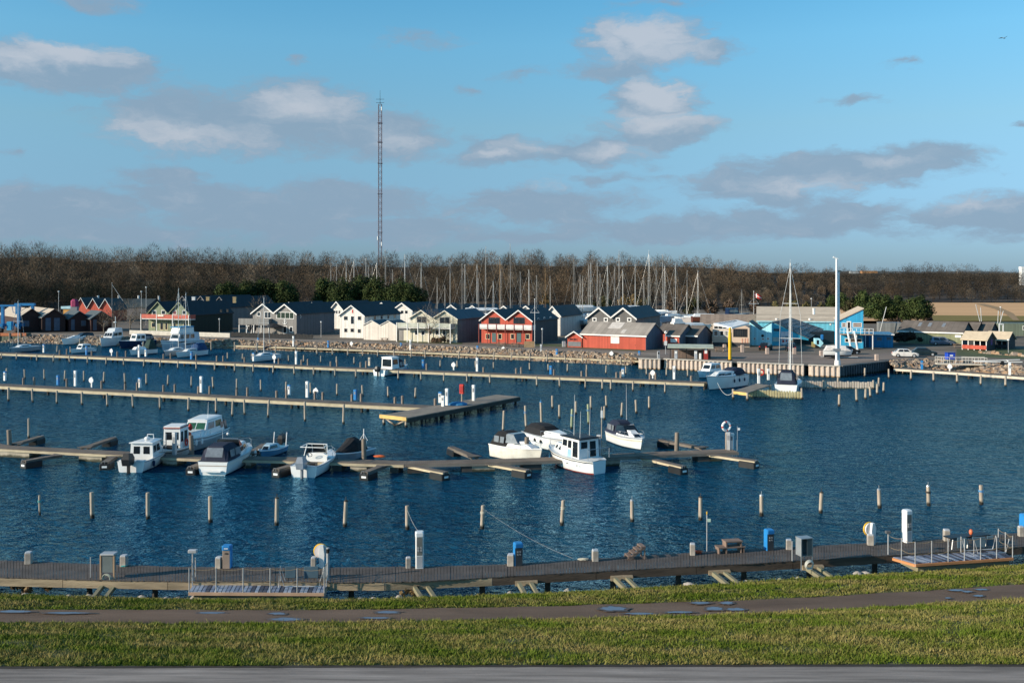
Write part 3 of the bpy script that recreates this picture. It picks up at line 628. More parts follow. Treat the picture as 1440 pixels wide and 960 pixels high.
rowp([12,46,80,115.5,151,187,225,265,304,(326.5,564,585),344,377,429,(483,568,596)], [(0,544),(240,558),(430,564)], [(0,563),(240,576),(344,583),(429,592)], 'in the row before the third pier', 'piles before the pier in mid harbour')
rowp([9,35,62.5,91,118,146,176,206,236,269,300,333,367,402,437,474,510,546,584], [(0,517),(240,527),(480,540),(600,545)], [(0,531),(240,542),(480,556),(600,560)], 'in the row behind the mid harbour pier', 'piles behind the pier in mid harbour')
rowp([2,23,52,75,98,123,149,174,202,225,250,276,302,330,356,384,414,441,471,500.5,560,592,624,657,689,755,787,823,847,859,890,935], [(0,495),(240,507),(480,518),(720,527),(940,538)], [(0,505),(240,518),(480,530),(720,541),(940,553)], 'in the row before the second furthest pier', 'piles before the second furthest pier', .11)
rowp([80,99,320,341,354,406,427,451,473,498,570,619,643,669,694,745,771,798,825,852,880,909,937,967], [(0,483),(320,496),(500,502),(700,509),(970,518)], [(0,493),(320,505),(500,512),(700,519),(970,530)], 'in the row behind the second furthest pier', 'piles behind the second furthest pier', .11)
rowp([297,330,361,387.5,416,446,467.5,489,510,531,554,578,598,622,645,670.5,694,719,745,769,795,819,845,873], [(297,479),(480,489),(720,496),(900,503)], [(297,493),(480,500),(720,508),(900,515)], 'in the row before the furthest pier', 'piles before the furthest pier', .12)
rowp([57,84,112,137,170,201], [(57,474),(200,480)], [(57,483),(200,491)], 'beside the motor cruisers at the far left shore', 'piles beside the far left cruisers', .13)
rowp([(1216,517,529.5),(1250,519,532),(1281,521,534),(1313,523,536),(1346,525,538),(1379,527,541),(1414,529,543),(1452,532,547)], None, None, 'before the right hand pier', 'piles before the right hand pier', .14)
rowp([(1128,546,561),(1158,534,549),(1178,530,545),(1180,554,571),(1205,547,564),(1217,546,561),(1224,543,558),(1228,534,547),(1233.5,540,554),(1235.5,531,545),(1242.5,537,551)], None, None, 'round the plank breakwater end', 'piles round the plank breakwater', .14)
MIDP = [(707.5,577,606,0),(740,570,601,1),(762,565,604,2),(777,556,574,0),(786.7,569,588,0),(803.7,575,603,3),(810,564,582,0),(828,568,596,3),(831,557,575,0),(850,571,590,0),(853,556,572,0),(874,566,586,0),(895,562,581,0),(913,557,575,0)]
for i, (x, a, b, k) in enumerate(MIDP):
    pile(x, a, b, {1:'slim pale pile with blue rope top behind the white cruisers', 2:'tall pile with a thin blue tipped stick behind the black covered cruiser'}.get(k, f'{"greenish" if k==3 else "tan"} mooring pile, {nth(i)} from left of the loose group right of the wide jetty'), m=M_PILEG if k == 3 else None, r=.13, band=M_BLUEROPE if k in (1,3) else None, cap=M_BLUEROPE if k in (2,) else None, group='loose piles right of the wide jetty')
for i, (x, yt, yb, what) in enumerate([(14,604,626,'near the left edge'),(181/1.0,612,636,'in front of the grey cruiser bow') ,(512,617,641,'beside the black covered dinghy'),(739.5,614,641,'in front of the white cruisers'),(951.5,608,631,'left of the lifebuoy post')]):
    x = {1: 270}.get(i, x); pile(x, yt, yb+8, 'tall dark pile through the floating pontoon '+what, r=.2, m=mat('pontoon_pile', (.20,.165,.13), .8, var=.25, wet=(.2,(.02,.018,.012)), stretch=(3,3,.5)), group='guide piles of the floating pontoons')
pile(40.5, 588, 616, 'slim pale pile behind the left mooring finger', r=.1)
# ---------------------------------------------------------------- pedestals, bollards, buoys on the piers
def pedestal(x, yt, yb, z, kind, label, group=None, rz=-.35, wpx=None):
    p = P(x, yb, z); h = (yb-yt)*p.y/F; t = thing({'white':'power_pedestal','blue':'power_pedestal','buoy':'lifebuoy_post','wblue':'power_pedestal','grey':'power_pedestal','beige':'power_pedestal'}[kind], label, 'lifebuoy post' if kind == 'buoy' else 'power pedestal', (p.x, p.y, z), rz, group)
    if kind == 'buoy':
        mb = MB(); mb.cbox(-.10, .10, -.07, .07, 0, h, .02); mb.obj('post', M_WHITE, t)
        mb = MB(); mb.disc((0,-.10,h-.42), (0,-1,0), .36, .10, 18); mb.obj('lifebuoy_case', M_WHITE, t, smooth=True)
    else:
        w = .17 if h > 1.5 else .18
        body = {'white':M_WHITE,'blue':M_BLUE,'wblue':M_WHITE,'grey':M_GALV,'beige':mat('beige_paint', (.55,.48,.38))}[kind]
        mb = MB(); mb.cbox(-w, w, -w*.8, w*.8, 0, h*.88, .03); mb.obj('body', body, t)
        mb = MB(); mb.cbox(-w-.02, w+.02, -w*.8-.02, w*.8+.02, h*.88, h, .04); mb.obj('cap', M_BLUE if kind in ('wblue','blue') else body, t)
        mb = MB(); mb.box(-w*.55, w*.55, -w*.8-.012, -w*.8, h*.55, h*.8); mb.obj('socket_panel', M_GREY, t)
    return t
def peds(lst, z, what):
    kc = {}
    for (x, a, b, k) in lst: kc[k] = kc.get(k, 0)+1
    n = {}
    nm = {'white':'tall white power pedestal','blue':'blue power pedestal','wblue':'white pedestal with a blue top','buoy':'white round lifebuoy case','grey':'grey power pedestal','beige':'beige power pedestal'}
    for (x, a, b, k) in lst:
        i = n.get(k, 0); n[k] = i+1
        pedestal(x, a, b, z, k, f'{nm[k]} on {what}'+(f', {nth(i)} from left' if kc[k] > 1 else ''), 'service posts on '+what)
peds([(7,522,535,'wblue'),(81.5,527.5,541,'blue'),(106,521,542.5,'white'),(129,530,544.5,'buoy'),(196.5,531,545,'wblue'),(283,529,551.5,'white'),(406.5,541,555,'wblue'),(432,536,558.5,'white'),(444.5,545,559.5,'buoy'),(499.5,547.5,562,'blue'),(619,551,566,'wblue')], .95, 'the mid harbour pier')
peds([(61.5,484,495.5,'wblue'),(121.5,486.5,499,'blue'),(157,490,500,'buoy'),(195.5,485,502,'white'),(205,490,501,'wblue'),(269,494.5,505,'blue'),(356.5,496,507.5,'wblue'),(386,498.5,510,'buoy'),(416.5,493.5,512,'white'),(519.5,502.5,514,'beige'),(595,505.5,517,'blue'),(638,509,520,'buoy'),(671,503,522,'white'),(774.5,514,526,'blue'),(876,517.5,529,'wblue'),(918,520,532,'buoy'),(948,514.5,533,'white')], .95, 'the second furthest pier')
peds([(363,475,484.5,'blue'),(412.5,472.5,487,'white'),(461.5,479,488.5,'blue'),(494.5,480,489,'buoy'),(564,482,491.5,'blue'),(577,477.5,492.5,'white'),(671.5,486,496,'blue'),(708,487,497,'buoy'),(761,484,499.5,'grey'),(783,490.5,501,'blue'),(860,493.5,504,'buoy'),(899,493.5,505,'blue'),(926,493.5,504.5,'grey')], .85, 'the furthest pier')
peds([(1296.5,507,519,'blue'),(1335.5,511.5,521.5,'buoy'),(1420,510,527,'white')], .95, 'the right hand pier')
pedestal(628.5, 546, 569.5, 1.0, 'white', 'tall white pedestal at the corner where pier meets the wide jetty')
pedestal(623, 556, 571, 1.0, 'white', 'short slim white post beside the tall pedestal of the wide jetty')
pedestal(666, 541, 563, 1.0, 'white', 'white rounded pedestal standing alone on the wide jetty')
t = thing('lifebuoy_box', 'red lifebuoy box on a wooden post on the wide jetty', 'lifebuoy box', tuple(P(649.5, 566, 1.0)), -.4)
mb = MB(); mb.cyl(0,0,0,1.2,.09,8); mb.obj('post', M_PILE, t)
mb = MB(); mb.cbox(-.3,.3,-.12,.12,1.05,2.15,.08); b = mb.obj('box', M_RED, t); mb = MB(); mb.box(-.2,.2,-.14,-.121,1.25,1.95); mb.obj('door', mat('dull_red_paint', (.33,.02,.02)), b)
pedestal(1067, 518.5, 539, 1.0, 'white', 'white post beside the red lifebuoy right of the motor cruiser', rz=0)
t = thing('lifebuoy', 'red ring lifebuoy hung behind white post on the small jetty', 'lifebuoy', tuple(P(1071, 528, 1.0)), 0); t.location = PD(1070.5, 523.5, 141)
mb = MB(); mb.torus((0,0,0), (0,-1,.1), .38, .1, 20, 8); mb.obj('ring', M_RED, t, smooth=True)
pedestal(1080.5, 518.5, 534, .9, 'white', 'slim white post between the red lifebuoy and the covered sailboat', rz=0)
def bollards(lst, z, what):
    for i, (x, a, b) in enumerate(lst):
        p = P(x, b, z); h = (b-a)*p.y/F; mb = MB(); mb.cyl(0,0,-z-1.2,h-.04,.17,8,.16); mb.cyl(0,0,h-.04,h,.16,8,.1)
        o = mb.obj('bollard', mat('bollard_timber', (.24,.19,.155), .85, var=.2, wet=(.15,(.02,.018,.012)))); o.location = (p.x, p.y, z); tag(o, f'stubby timber bollard rising from {what}, {nth(i)} from left', 'bollard', 'bollards on '+what)
bollards([(33,531,537.5),(48,530,537),(94,532,539),(143,535,542),(176,539,546),(193,537.5,545.5),(230,541,549),(246,540,547),(279,543,551),(295,542.5,549.5),(333,547,553.5),(348,544.5,552),(389,549,556),(403,547,555),(443,550,560),(454,551,558),(495,554,561),(508,553,559.5),(555.5,558,564.5),(566,556,563),(612,560,569)], .95, 'the mid harbour pier')
bollards([(84,492,499),(94,490.5,497.5),(129,493,500),(165,494,501.5),(177,493,499),(230,497.5,504.5),(240,496.5,503.5),(276,498,505),(305,500,508),(314,500,506),(344,502,509),(392,503,510),(424,505.5,513),(433,504.5,510.5),(465,508,515),(474,506,513),(507,509,514),(515,507.5,513),(600,511,518),(680,516,522),(726,517.5,524),(733,516,522),(779,519,526),(818,521.5,528),(825,519,527),(867,523,529.5),(873,522,528.5),(914,524,531.5),(922,524.5,532.5),(972,528,535)], .95, 'the second furthest pier')
# ================================================================ buildings
M_GLASS = mat('window_glass', (.018,.022,.028), .08, var=.3, spec=.6)
M_GLASSB = mat('sky_glass', (.08,.13,.17), .1, var=.2, spec=.6)
def wallm(name, col, boards=.3, var=.08): return mat(name, col, .8, var=var, scale=.6, boards=boards, bdark=.72)
M_ROOFK = mat('black_roof', (.016,.019,.023), .55, var=.2, scale=.5, boards=.9, bdark=.8, spec=.3)
M_ROOFB = mat('blue_grey_roof', (.035,.052,.070), .5, var=.2, scale=.5, boards=.9, bdark=.8)
M_ROOFT = mat('tan_fibre_roof', (.42,.35,.27), .9, var=.15, scale=.4, boards=1.0, bdark=.86, bax=(1,0,0))
M_ROOFG = mat('grey_fibre_roof', (.32,.28,.24), .9, var=.18, scale=.4, boards=1.0, bdark=.86, bax=(1,0,0))
M_ROOFD = mat('dark_fibre_roof', (.15,.125,.105), .9, var=.2, scale=.4, boards=1.0, bdark=.86, bax=(1,0,0))
M_TRIM = mat('white_trim', (.74,.73,.70), .5, var=.06)
PHI = 23.4
class Bld:
    """A building frame: x along the front, y into depth, z up from the ground. Front pixels turn into (x, z)."""
    def __init__(s, name, label, fx0, fy, fx1, bx=None, phi=PHI, z0=ZQ, L=None, cat='building', group=None, w=None):
        s.A = P(fx0, fy, z0); a = R(-phi); s.e1 = Vector((math.cos(a), math.sin(a), 0)); s.e2 = Vector((-math.sin(a), math.cos(a), 0)); s.z0 = z0
        s.w = w or solve(s.A, s.e1, fx1); B = s.A+s.e1*s.w; s.L = L or solve(B, s.e2, bx)

        s.t = thing(name, label, cat, tuple(s.A), a, group)
    def f(s, px, py, y=0.0):        # pixel on the plane y -> local (x, z)
        O = s.A+s.e2*y; u = solve(O, s.e1, px); D = O.y+u*s.e1.y; return u, H-(py-HY)*D/F-s.z0
    def side(s, px, py):            # pixel on the right side wall -> (y, z)
        O = s.A+s.e1*s.w; v = solve(O, s.e2, px); D = O.y+v*s.e2.y; return v, H-(py-HY)*D/F-s.z0
    def win(s, x0, y0, x1, y1, frame=M_TRIM, glass=M_GLASS, name='window', label=None, mull=0, y=0.0, fr=.12, hm=0):
        u0, z1 = s.f(x0, y0, y); u1, z0 = s.f(x1, y1, y); mb = MB(); a = y-.05
        mb.box(u0, u1, a, y+.02, z0, z0+fr); mb.box(u0, u1, a, y+.02, z1-fr, z1); mb.box(u0, u0+fr, a+.002, y+.02, z0+fr, z1-fr); mb.box(u1-fr, u1, a+.002, y+.02, z0+fr, z1-fr)
        for k in range(mull): c = lerp(u0, u1, (k+1)/(mull+1)); mb.box(c-fr*.4, c+fr*.4, a+.004, y+.02, z0+fr, z1-fr)
        for k in range(hm): c = lerp(z0, z1, (k+1)/(hm+1)); mb.box(u0+fr, u1-fr, a+.006, y+.018, c-fr*.35, c+fr*.35)
        o = mb.obj(name, frame, s.t, label=label); mb = MB(); mb.box(u0+fr*.8, u1-fr*.8, y-.02, y+.01, z0+fr*.8, z1-fr*.8); mb.obj('pane', glass, o); return o
    def pan(s, name, x0, y0, x1, y1, m, t=.06, y=0.0, label=None):
        u0, z1 = s.f(x0, y0, y); u1, z0 = s.f(x1, y1, y); mb = MB(); mb.box(u0, u1, y-t, y+.01, z0, z1); return mb.obj(name, m, s.t, label=label)
    def swin(s, v0, v1, z0, z1, frame=M_TRIM, glass=M_GLASS, fr=.1):
        w = s.w; mb = MB(); a = w+.05
        mb.box(w-.02, a, v0, v1, z0, z0+fr); mb.box(w-.02, a, v0, v1, z1-fr, z1); mb.box(w-.02, a-.002, v0, v0+fr, z0+fr, z1-fr); mb.box(w-.02, a-.002, v1-fr, v1, z0+fr, z1-fr)
        o = mb.obj('window', frame, s.t); mb = MB(); mb.box(w-.01, w+.02, v0+fr*.8, v1-fr*.8, z0+fr*.8, z1-fr*.8); mb.obj('pane', glass, o); return o
def gables(b, n, eave, ridge, wall, roof, side=None, trim=M_TRIM, over=.35, oy=.45, th=.16, foot=None, ws=None, trim_w=.22, front_trim=True):
    """n parallel gables side by side with ridges running into depth"""
    ws = ws or [b.w/n]*n; pts = [(0,0)]; x = 0; prof = []
    for k, w in enumerate(ws):
        rz = ridge[k] if isinstance(ridge, (list, tuple)) else ridge; prof.append((x, eave, x+w/2, rz, x+w, eave)); x += w
    poly = [(0,0,0),(b.w,0,0)]
    for p in reversed(prof): poly += [(p[4]-.001,0,eave),(p[2],0,p[3])]
    poly += [(0,0,eave)]
    mb = MB(); mb.prism([Vector(v) for v in poly], (0,b.L,0)); mb.obj('wall', wall, b.t)
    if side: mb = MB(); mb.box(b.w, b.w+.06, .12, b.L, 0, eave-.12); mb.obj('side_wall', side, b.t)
    for k, p in enumerate(prof):
        sl = (p[3]-eave)/(p[2]-p[0]); r = MB()
        lo = over if k == 0 else 0; ro = over if k == len(prof)-1 else 0
        for (xa, xb, o) in ((p[0], p[2], lo), (p[4], p[2], ro)):
            sg = 1 if xb > xa else -1; xa2 = xa-sg*o; za = eave-sl*o
            r.hexa([(xa2,-oy,za+.02),(xb,-oy,p[3]+.02),(xb,b.L+oy*.5,p[3]+.02),(xa2,b.L+oy*.5,za+.02)], [(xa2,-oy,za+th),(xb,-oy,p[3]+th),(xb,b.L+oy*.5,p[3]+th),(xa2,b.L+oy*.5,za+th)])
        r.obj('roof', roof, b.t)
        if front_trim:
            q = MB()
            for (xa, xb, o) in ((p[0], p[2], lo), (p[4], p[2], ro)):
                sg = 1 if xb > xa else -1; xa2 = xa-sg*o; za = eave-sl*o; y = -oy-.05
                q.hexa([(xa2,y,za+th-trim_w),(xb,y,p[3]+th-trim_w),(xb,-oy+.03,p[3]+th-trim_w),(xa2,-oy+.03,za+th-trim_w)], [(xa2,y,za+th+.03),(xb,y,p[3]+th+.03),(xb,-oy+.03,p[3]+th+.03),(xa2,-oy+.03,za+th+.03)])
            q.obj('barge_board', trim, b.t)
def barn(b, eave, ridge, wall, roof, gable_wall=None, trim=M_TRIM, over=.3, th=.14, rf=.5, back=None):
    """ridge runs along the front; right gable end shows"""
    w, L = b.w, b.L; m = L*rf; bk = eave if back is None else back
    mb = MB(); mb.prism([(0,0,0),(0,0,eave),(0,m,ridge),(0,L,bk),(0,L,0)], (w,0,0)); mb.obj('wall', wall, b.t)
    if gable_wall: mb = MB(); mb.prism([(w+.002,0,0),(w+.002,L,0),(w+.002,L,bk),(w+.002,m,ridge),(w+.002,0,eave)], (.05,0,0)); mb.obj('gable_wall', gable_wall, b.t)
    s1 = (ridge-eave)/m; s2 = (ridge-bk)/(L-m); r = MB()
    r.hexa([(-over,-over,eave-s1*over+.02),(w+over,-over,eave-s1*over+.02),(w+over,m,ridge+.02),(-over,m,ridge+.02)], [(-over,-over,eave-s1*over+th),(w+over,-over,eave-s1*over+th),(w+over,m,ridge+th),(-over,m,ridge+th)])
    r.hexa([(-over,m,ridge+.02),(w+over,m,ridge+.02),(w+over,L+over,bk-s2*over+.02),(-over,L+over,bk-s2*over+.02)], [(-over,m,ridge+th),(w+over,m,ridge+th),(w+over,L+over,bk-s2*over+th),(-over,L+over,bk-s2*over+th)])
    r.obj('roof', roof, b.t)
    if trim: q = MB(); q.box(-over, w+over, -over-.06, -over, eave-s1*over-.1, eave-s1*over+th+.02); q.obj('eave_board', trim, b.t)
def balcony(b, x0, x1, ytop, ybot, z_dep, panel, post, npost, ground=True, label=None, y=0):
    """deck with balustrade in front of the facade; x0,x1,ytop,ybot are pixels on the plane z_dep metres before it"""
    u0, z1 = b.f(x0, ytop, -z_dep); u1, z0 = b.f(x1, pl([(x0,ybot),(x1,ybot)], x1), -z_dep)
    mb = MB(); mb.box(u0, u1, -z_dep, -.03, z0-.18, z0); o = mb.obj('balcony', mat('balcony_slab', (.6,.58,.54)), b.t)
    mb = MB(); mb.box(u0, u1, -z_dep-.04, -z_dep, z0+.05, z1); mb.box(u0-.02, u0+.02, -z_dep+.01, -.05, z0+.05, z1); mb.box(u1-.02, u1+.02, -z_dep+.01, -.05, z0+.05, z1); mb.obj('balustrade', panel, o)
    for k in range(npost):
        c = lerp(u0+.1, u1-.1, k/(npost-1)); mb = MB(); mb.box(c-.07, c+.07, -z_dep-.12, -z_dep-.05, 0 if ground else z0-.2, z1+.03); mb.obj('post', post, b.t)
    return z0, z1
# --- red double gabled house
M_REDW = wallm('red_boarding', (.46,.085,.052)); M_WHITEW = wallm('white_boarding', (.70,.67,.62)); M_CREAMW = wallm('cream_boarding', (.58,.55,.44)); M_GREYW = wallm('grey_boarding', (.235,.225,.215)); M_GREENW = wallm('green_boarding', (.20,.235,.15))
b = Bld('house', 'red house with twin gables, white balcony panels and a dark roof', 677, 482, 748, 784)
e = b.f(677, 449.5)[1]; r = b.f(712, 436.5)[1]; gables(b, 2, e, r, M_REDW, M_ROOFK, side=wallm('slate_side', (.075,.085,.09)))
for x0, x1 in ((687,703),(722,738)): b.win(x0, 446, x1, 455.5, glass=M_GLASS, frame=mat('dark_frame', (.03,.03,.03)), mull=1)
balcony(b, 673, 749, 455.5, 463, 1.6, mat('white_glass_panel', (.66,.64,.62), .3), mat('dark_red_post', (.22,.04,.03)), 7)
for x0, x1 in ((683,689),(700,706),(718,724),(739,745)): b.win(x0, 469, x1, 477, frame=mat('cream_frame', (.6,.5,.33)), glass=M_GLASS)
b.pan('door', 692, 468, 698, 481, mat('teal_door', (.06,.12,.13))); b.pan('door', 727, 468, 733, 481, mat('teal_door', (.06,.12,.13)))
for v in (3,6.5,10): b.swin(v, v+.8, 4.4, 5.3)
# --- cream double gabled house
b = Bld('house', 'cream house with twin gables and a long glazed balcony on posts', 577, 480, 643, 684)
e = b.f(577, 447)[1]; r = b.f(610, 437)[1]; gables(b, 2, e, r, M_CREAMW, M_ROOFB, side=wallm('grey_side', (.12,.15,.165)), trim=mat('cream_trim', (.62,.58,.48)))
b.win(586, 444.5, 600, 454, mull=1, frame=mat('grey_frame', (.25,.25,.24))); b.win(618, 445.5, 633, 455, mull=1, frame=mat('grey_frame', (.25,.25,.24)))
balcony(b, 557.5, 634, 453.5, 461.5, 2.2, mat('pale_balustrade', (.42,.43,.36), .4), M_WHITE, 6)
for x0, x1 in ((583,588),(592,598),(603,607),(612,618),(622,627)): b.win(x0, 464, x1, 471.5, frame=M_TRIM)
for v in (3.5,6.5,9.5): b.swin(v, v+.7, 4.3, 5.1)
# --- grey garage under the balcony, left
b = Bld('garage', 'low garage with a pale door under the cream house balcony', 559, 479, 577, None, L=5.5, z0=ZQ); mb = MB(); hgt = b.f(559, 462.3)[1]; mb.box(0, b.w-.1, .4, b.L, 0, hgt-.3); mb.obj('wall', M_GREYW, b.t); b.pan('garage_door', 568, 464, 577, 479, M_CREAMW, y=.4)
# --- white house
b = Bld('house', 'tall white gabled house with a black roof and a small red mark under the ridge', 478, 474.5, 512.5, 563)
e = b.f(478, 443)[1]; r = b.f(495.5, 430)[1]; gables(b, 1, e, r, M_WHITEW, M_ROOFK)
b.win(493, 444, 498.5, 456, fr=.1); 
for x0, x1, y0 in ((483.5,489,444.5),(503,508,444.5),(484,488.5,461.5),(493,498,461.5),(503,507.5,462.5)): b.win(x0, y0, x1, y0+5.6, fr=.08, frame=mat('thin_frame', (.3,.29,.28)))
b.pan('red_mark', 495, 435.3, 496.6, 440, M_RED)
for v in (4,7,10,13): b.swin(v, v+.8, 4.0, 5.0, fr=.05, frame=M_GREYW)
# --- white twin gabled shed
b = Bld('shed', 'low white shed with two small gables right of the white house', 511.5, 477.5, 558, None, L=5.5)
gables(b, 2, b.f(512, 457.5)[1], b.f(535, 451.5)[1], wallm('warm_white_boarding', (.66,.60,.53)), M_ROOFB, trim=M_WHITEW, over=.1, oy=.15, trim_w=.12)
# --- grey twin gabled restaurant
b = Bld('restaurant_building', 'grey twin gabled building with a white anchor between its windows', 355.5, 470, 417, 470)
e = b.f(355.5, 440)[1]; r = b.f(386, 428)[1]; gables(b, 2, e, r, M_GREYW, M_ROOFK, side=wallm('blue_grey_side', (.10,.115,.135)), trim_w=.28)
b.win(361.5, 438.5, 366.5, 444.5); b.win(372, 438, 381.5, 447.5, mull=1); b.win(389, 438.5, 413.5, 448.5, mull=3, glass=mat('green_glass', (.035,.05,.035), .1))
b.win(398, 458, 403.5, 468.5, name='door'); b.win(407, 459, 412, 467, glass=M_GLASS)
# anchor emblem
u, z = b.f(400.8, 452.8); mb = MB(); mb.box(u-.09, u+.09, -.09, -.02, z-.45, z+.55); mb.torus((u,-.06,z+.66), (0,1,0), .14, .05, 12, 6); mb.box(u-.3,u+.3,-.09,-.02,z+.32,z+.42)
mb.tube([(u+.62*math.cos(a), -.06, z+.12+.62*math.sin(a)) for a in [R(200+14*k) for k in range(11)]], .07, 6); mb.obj('anchor_emblem', M_WHITE, b.t)
u1, z1 = b.side(422, 445); mb = MB(); mb.tube([(b.w+.06, u1+.35*math.cos(a)*.7, z1+.42*math.sin(a)) for a in [R(150-28*k) for k in range(9)]], .07, 5); mb.obj('white_emblem', M_WHITE, b.t)
for px in (422,429,436,443): v, z = b.side(px, 464); b.swin(v, v+1.0, 1.0, 2.9, fr=.06, frame=M_GREYW)
# veranda
b = Bld('veranda', 'grey panelled roof terrace on white posts in front of the grey building', 335.5, 470, 378, None, L=5.5)
zt = b.f(336, 447.5)[1]; zb = b.f(336, 456.5)[1]; mb = MB(); mb.box(0, b.w, 0, b.L, zb, zb+.2); mb.obj('deck_slab', M_GREYW, b.t); mb = MB(); mb.box(0, b.w, -.05, .02, zb+.2, zt); mb.box(b.w-.05,b.w,.03,b.L,zb+.2,zt); mb.box(0,.05,.03,b.L,zb+.2,zt); mb.obj('parapet', wallm('terrace_boards', (.20,.20,.195), .35), b.t)
for k in range(5): mb = MB(); c = lerp(.1, b.w-.1, k/4); mb.box(c-.08, c+.08, .03, .19, 0, zb); mb.obj('post', M_WHITE, b.t)
mb = MB(); mb.box(1.2, b.w-.3, b.L-.3, b.L, 0, zb); mb.obj('back_wall', wallm('pale_back_wall', (.33,.31,.28)), b.t); b.win(357, 458, 362, 468, y=b.L-.32, frame=M_GREYW); b.win(348, 458, 354, 468, y=b.L-.32)
# parasols folded
for i, x in enumerate((352,359,385)):
    p = P(x, 471.5, ZQ); t = thing('parasol', ['closed dark parasol left of the veranda door','closed dark parasol beside the veranda door','open dark parasol before the grey building'][i], 'parasol', tuple(p))
    mb = MB(); mb.cyl(0,0,0,2.4,.04,6); mb.obj('pole', M_GALV, t)
    mb = MB(); mb.lathe([(.05,1.0),(.28,1.4),(.3,2.0),(.05,2.6)] if i < 2 else [(2.4,2.05),(1.3,2.5),(.06,2.9)], n=8); mb.obj('canopy', mat('dark_canvas', (.015,.017,.02), .8), t)
# low dark hedge / terrace fence along the restaurant
b = Bld('terrace_screen', 'low dark terrace screen with seats in front of the grey building', 322.5, 473.5, 440, None, L=.3, phi=PHI); mb = MB(); n = 60
for k in range(n): mb.box(b.w*k/n, b.w*(k+.8)/n, 0, .08, .1, 1.05+rnd.uniform(-.12,.12))
mb.box(0, b.w, .1, .16, .5, .9); mb.obj('slats', mat('black_screen', (.02,.022,.024), .8), b.t)
# --- green house
b = Bld('house', 'green house with twin gables above a long terrace with red railing', 209, 468, 268, 327)
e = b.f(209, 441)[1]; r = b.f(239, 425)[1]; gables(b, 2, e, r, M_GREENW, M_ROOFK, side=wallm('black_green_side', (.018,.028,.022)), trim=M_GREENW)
for x0, x1, c in ((214,220,M_GLASS),(227,233,M_GLASS),(243,248.5,mat('red_glass', (.16,.03,.03), .2)),(256.5,262.5,M_GLASS)): b.win(x0, 436, x1, 442.5, glass=c)
balcony(b, 198, 266, 441.5, 449, 2.2, mat('red_railing', (.42,.09,.06)), M_WHITE, 4)
mb_ = b.pan('banner', 222, 442.3, 230, 445, mat('pale_sign', (.7,.6,.5)), y=-2.3)
for x0, x1 in ((213,219),(225,230),(232,236),(244,248),(258,262)): b.win(x0, 453, x1, 460.5 if x0 in (213,258) else 464, frame=mat('cream_frame', (.6,.5,.33)))
for px in (275,285,293,302): v, z = b.side(px, 455); b.swin(v, v+1.0, 1.0, 2.6, fr=.08, frame=mat('dim_frame', (.1,.11,.1)))
for px in (309,318): v, z = b.side(px, 441); b.swin(v, v+.9, 4.6, 5.6, fr=.08, frame=mat('dim_frame', (.1,.11,.1)))
# outside stair of the green house
t = thing('outside_stair', 'white posted outside stair at the right end of the green house', 'stair', tuple(P(276, 466.5, ZQ)), R(-PHI)); mb = MB()
mb.bar((0,0,3.0), (2.6,0,0), .1, .3); mb.bar((0,1,3.0), (2.6,1,0), .1, .3); mb.obj('stringer', M_GREY, t); mb = MB()
for k in range(12): mb.box(2.6*k/12, 2.6*(k+1)/12, 0, 1, 3.0-3*(k+.6)/12, 3.05-3*(k+.6)/12)
mb.obj('treads', M_GREY, t)
for x in (0,-.8): mb = MB(); mb.box(x-.07,x+.07,-.12,.02,0,4.2); mb.obj('post', mat('grey_white', (.5,.5,.48)), t)
mb = MB(); mb.box(-2.6,0,0,1,2.95,3.05); mb.obj('landing', M_GREY, t)
# white garden wall in front of green house
b = Bld('garden_wall', 'long low white wall below the green house', 182, 470, 323, None, L=.25); mb = MB(); mb.box(0, b.w, 0, .25, 0, 1.0); mb.obj('wall', mat('offwhite_wall', (.50,.47,.41)), b.t)
# --- black houses with grey gables behind
for i, (px, py) in enumerate(((258,417),(283.5,417),(310,418))):
    b = Bld('house', f'dark house behind the green house with a small grey gable, {nth(i)} from left', px-11, 461, px+11, None, L=20, group='dark houses behind the green house')
    gables(b, 1, b.f(px, py+13)[1], b.f(px, py)[1], wallm('dim_grey_boarding', (.16,.165,.17)), M_ROOFK, trim=mat('grey_trim', (.2,.2,.21)), trim_w=.14)
for i, x in enumerate((272.5,292.5,330)):
    p = PD(x, 420, 262); mb = MB(); mb.box(-.4,.4,-.4,.4,0,1.5); mb.box(-.46,.46,-.46,.46,1.5,1.6); o = mb.obj('chimney', mat('yellow_brick', (.42,.31,.16)) if i != 0 else M_WHITE); o.location = (p.x, p.y, H-(421-HY)*262/F-.9); tag(o, f'short chimney on the roofs behind the green house, {nth(i)} from left', 'chimney')
# --- second row of dark roofed white gabled houses
ROW2 = [(407.5,425.5,459,8),(440,426,459,8),(474,424.5,462,15),(509,425,458,9),(537.5,426,458,9),(566,426.5,463,25),(605,428,459,12),(635,429,460,9),(665,430,460,9),(709,430.5,461,11),(740,430.5,462,11)]
for i, (px, py, fy, hw) in enumerate(ROW2):
    hw2 = 13 if hw < 14 else hw*.55
    b = Bld('house', f'white gabled house with a black roof in the rear row, {nth(i)} from left', px-hw2, fy, px+hw2, None, L=15, group='rear row of white gabled houses')
    r = b.f(px, py)[1]; e = b.f(px, py+(10 if hw2 < 14 else 12))[1]
    gables(b, 1, e, r, wallm('white_boarding', (.7,.67,.62)), M_ROOFK, trim_w=.3)
    if hw >= 15:
        q = 1 if hw == 25 else .6
        for k in range(3): b.win(px-9*q+6*q*k, 436, px-4*q+6*q*k, 441.5)
b = Bld('house', 'white gabled house with a long black roof right of the red house', 767, 472, 788, 818)
gables(b, 1, b.f(767, 443)[1], b.f(778, 431)[1], M_WHITEW, M_ROOFK, trim_w=.3); b.win(774, 441, 781, 447, mull=1)
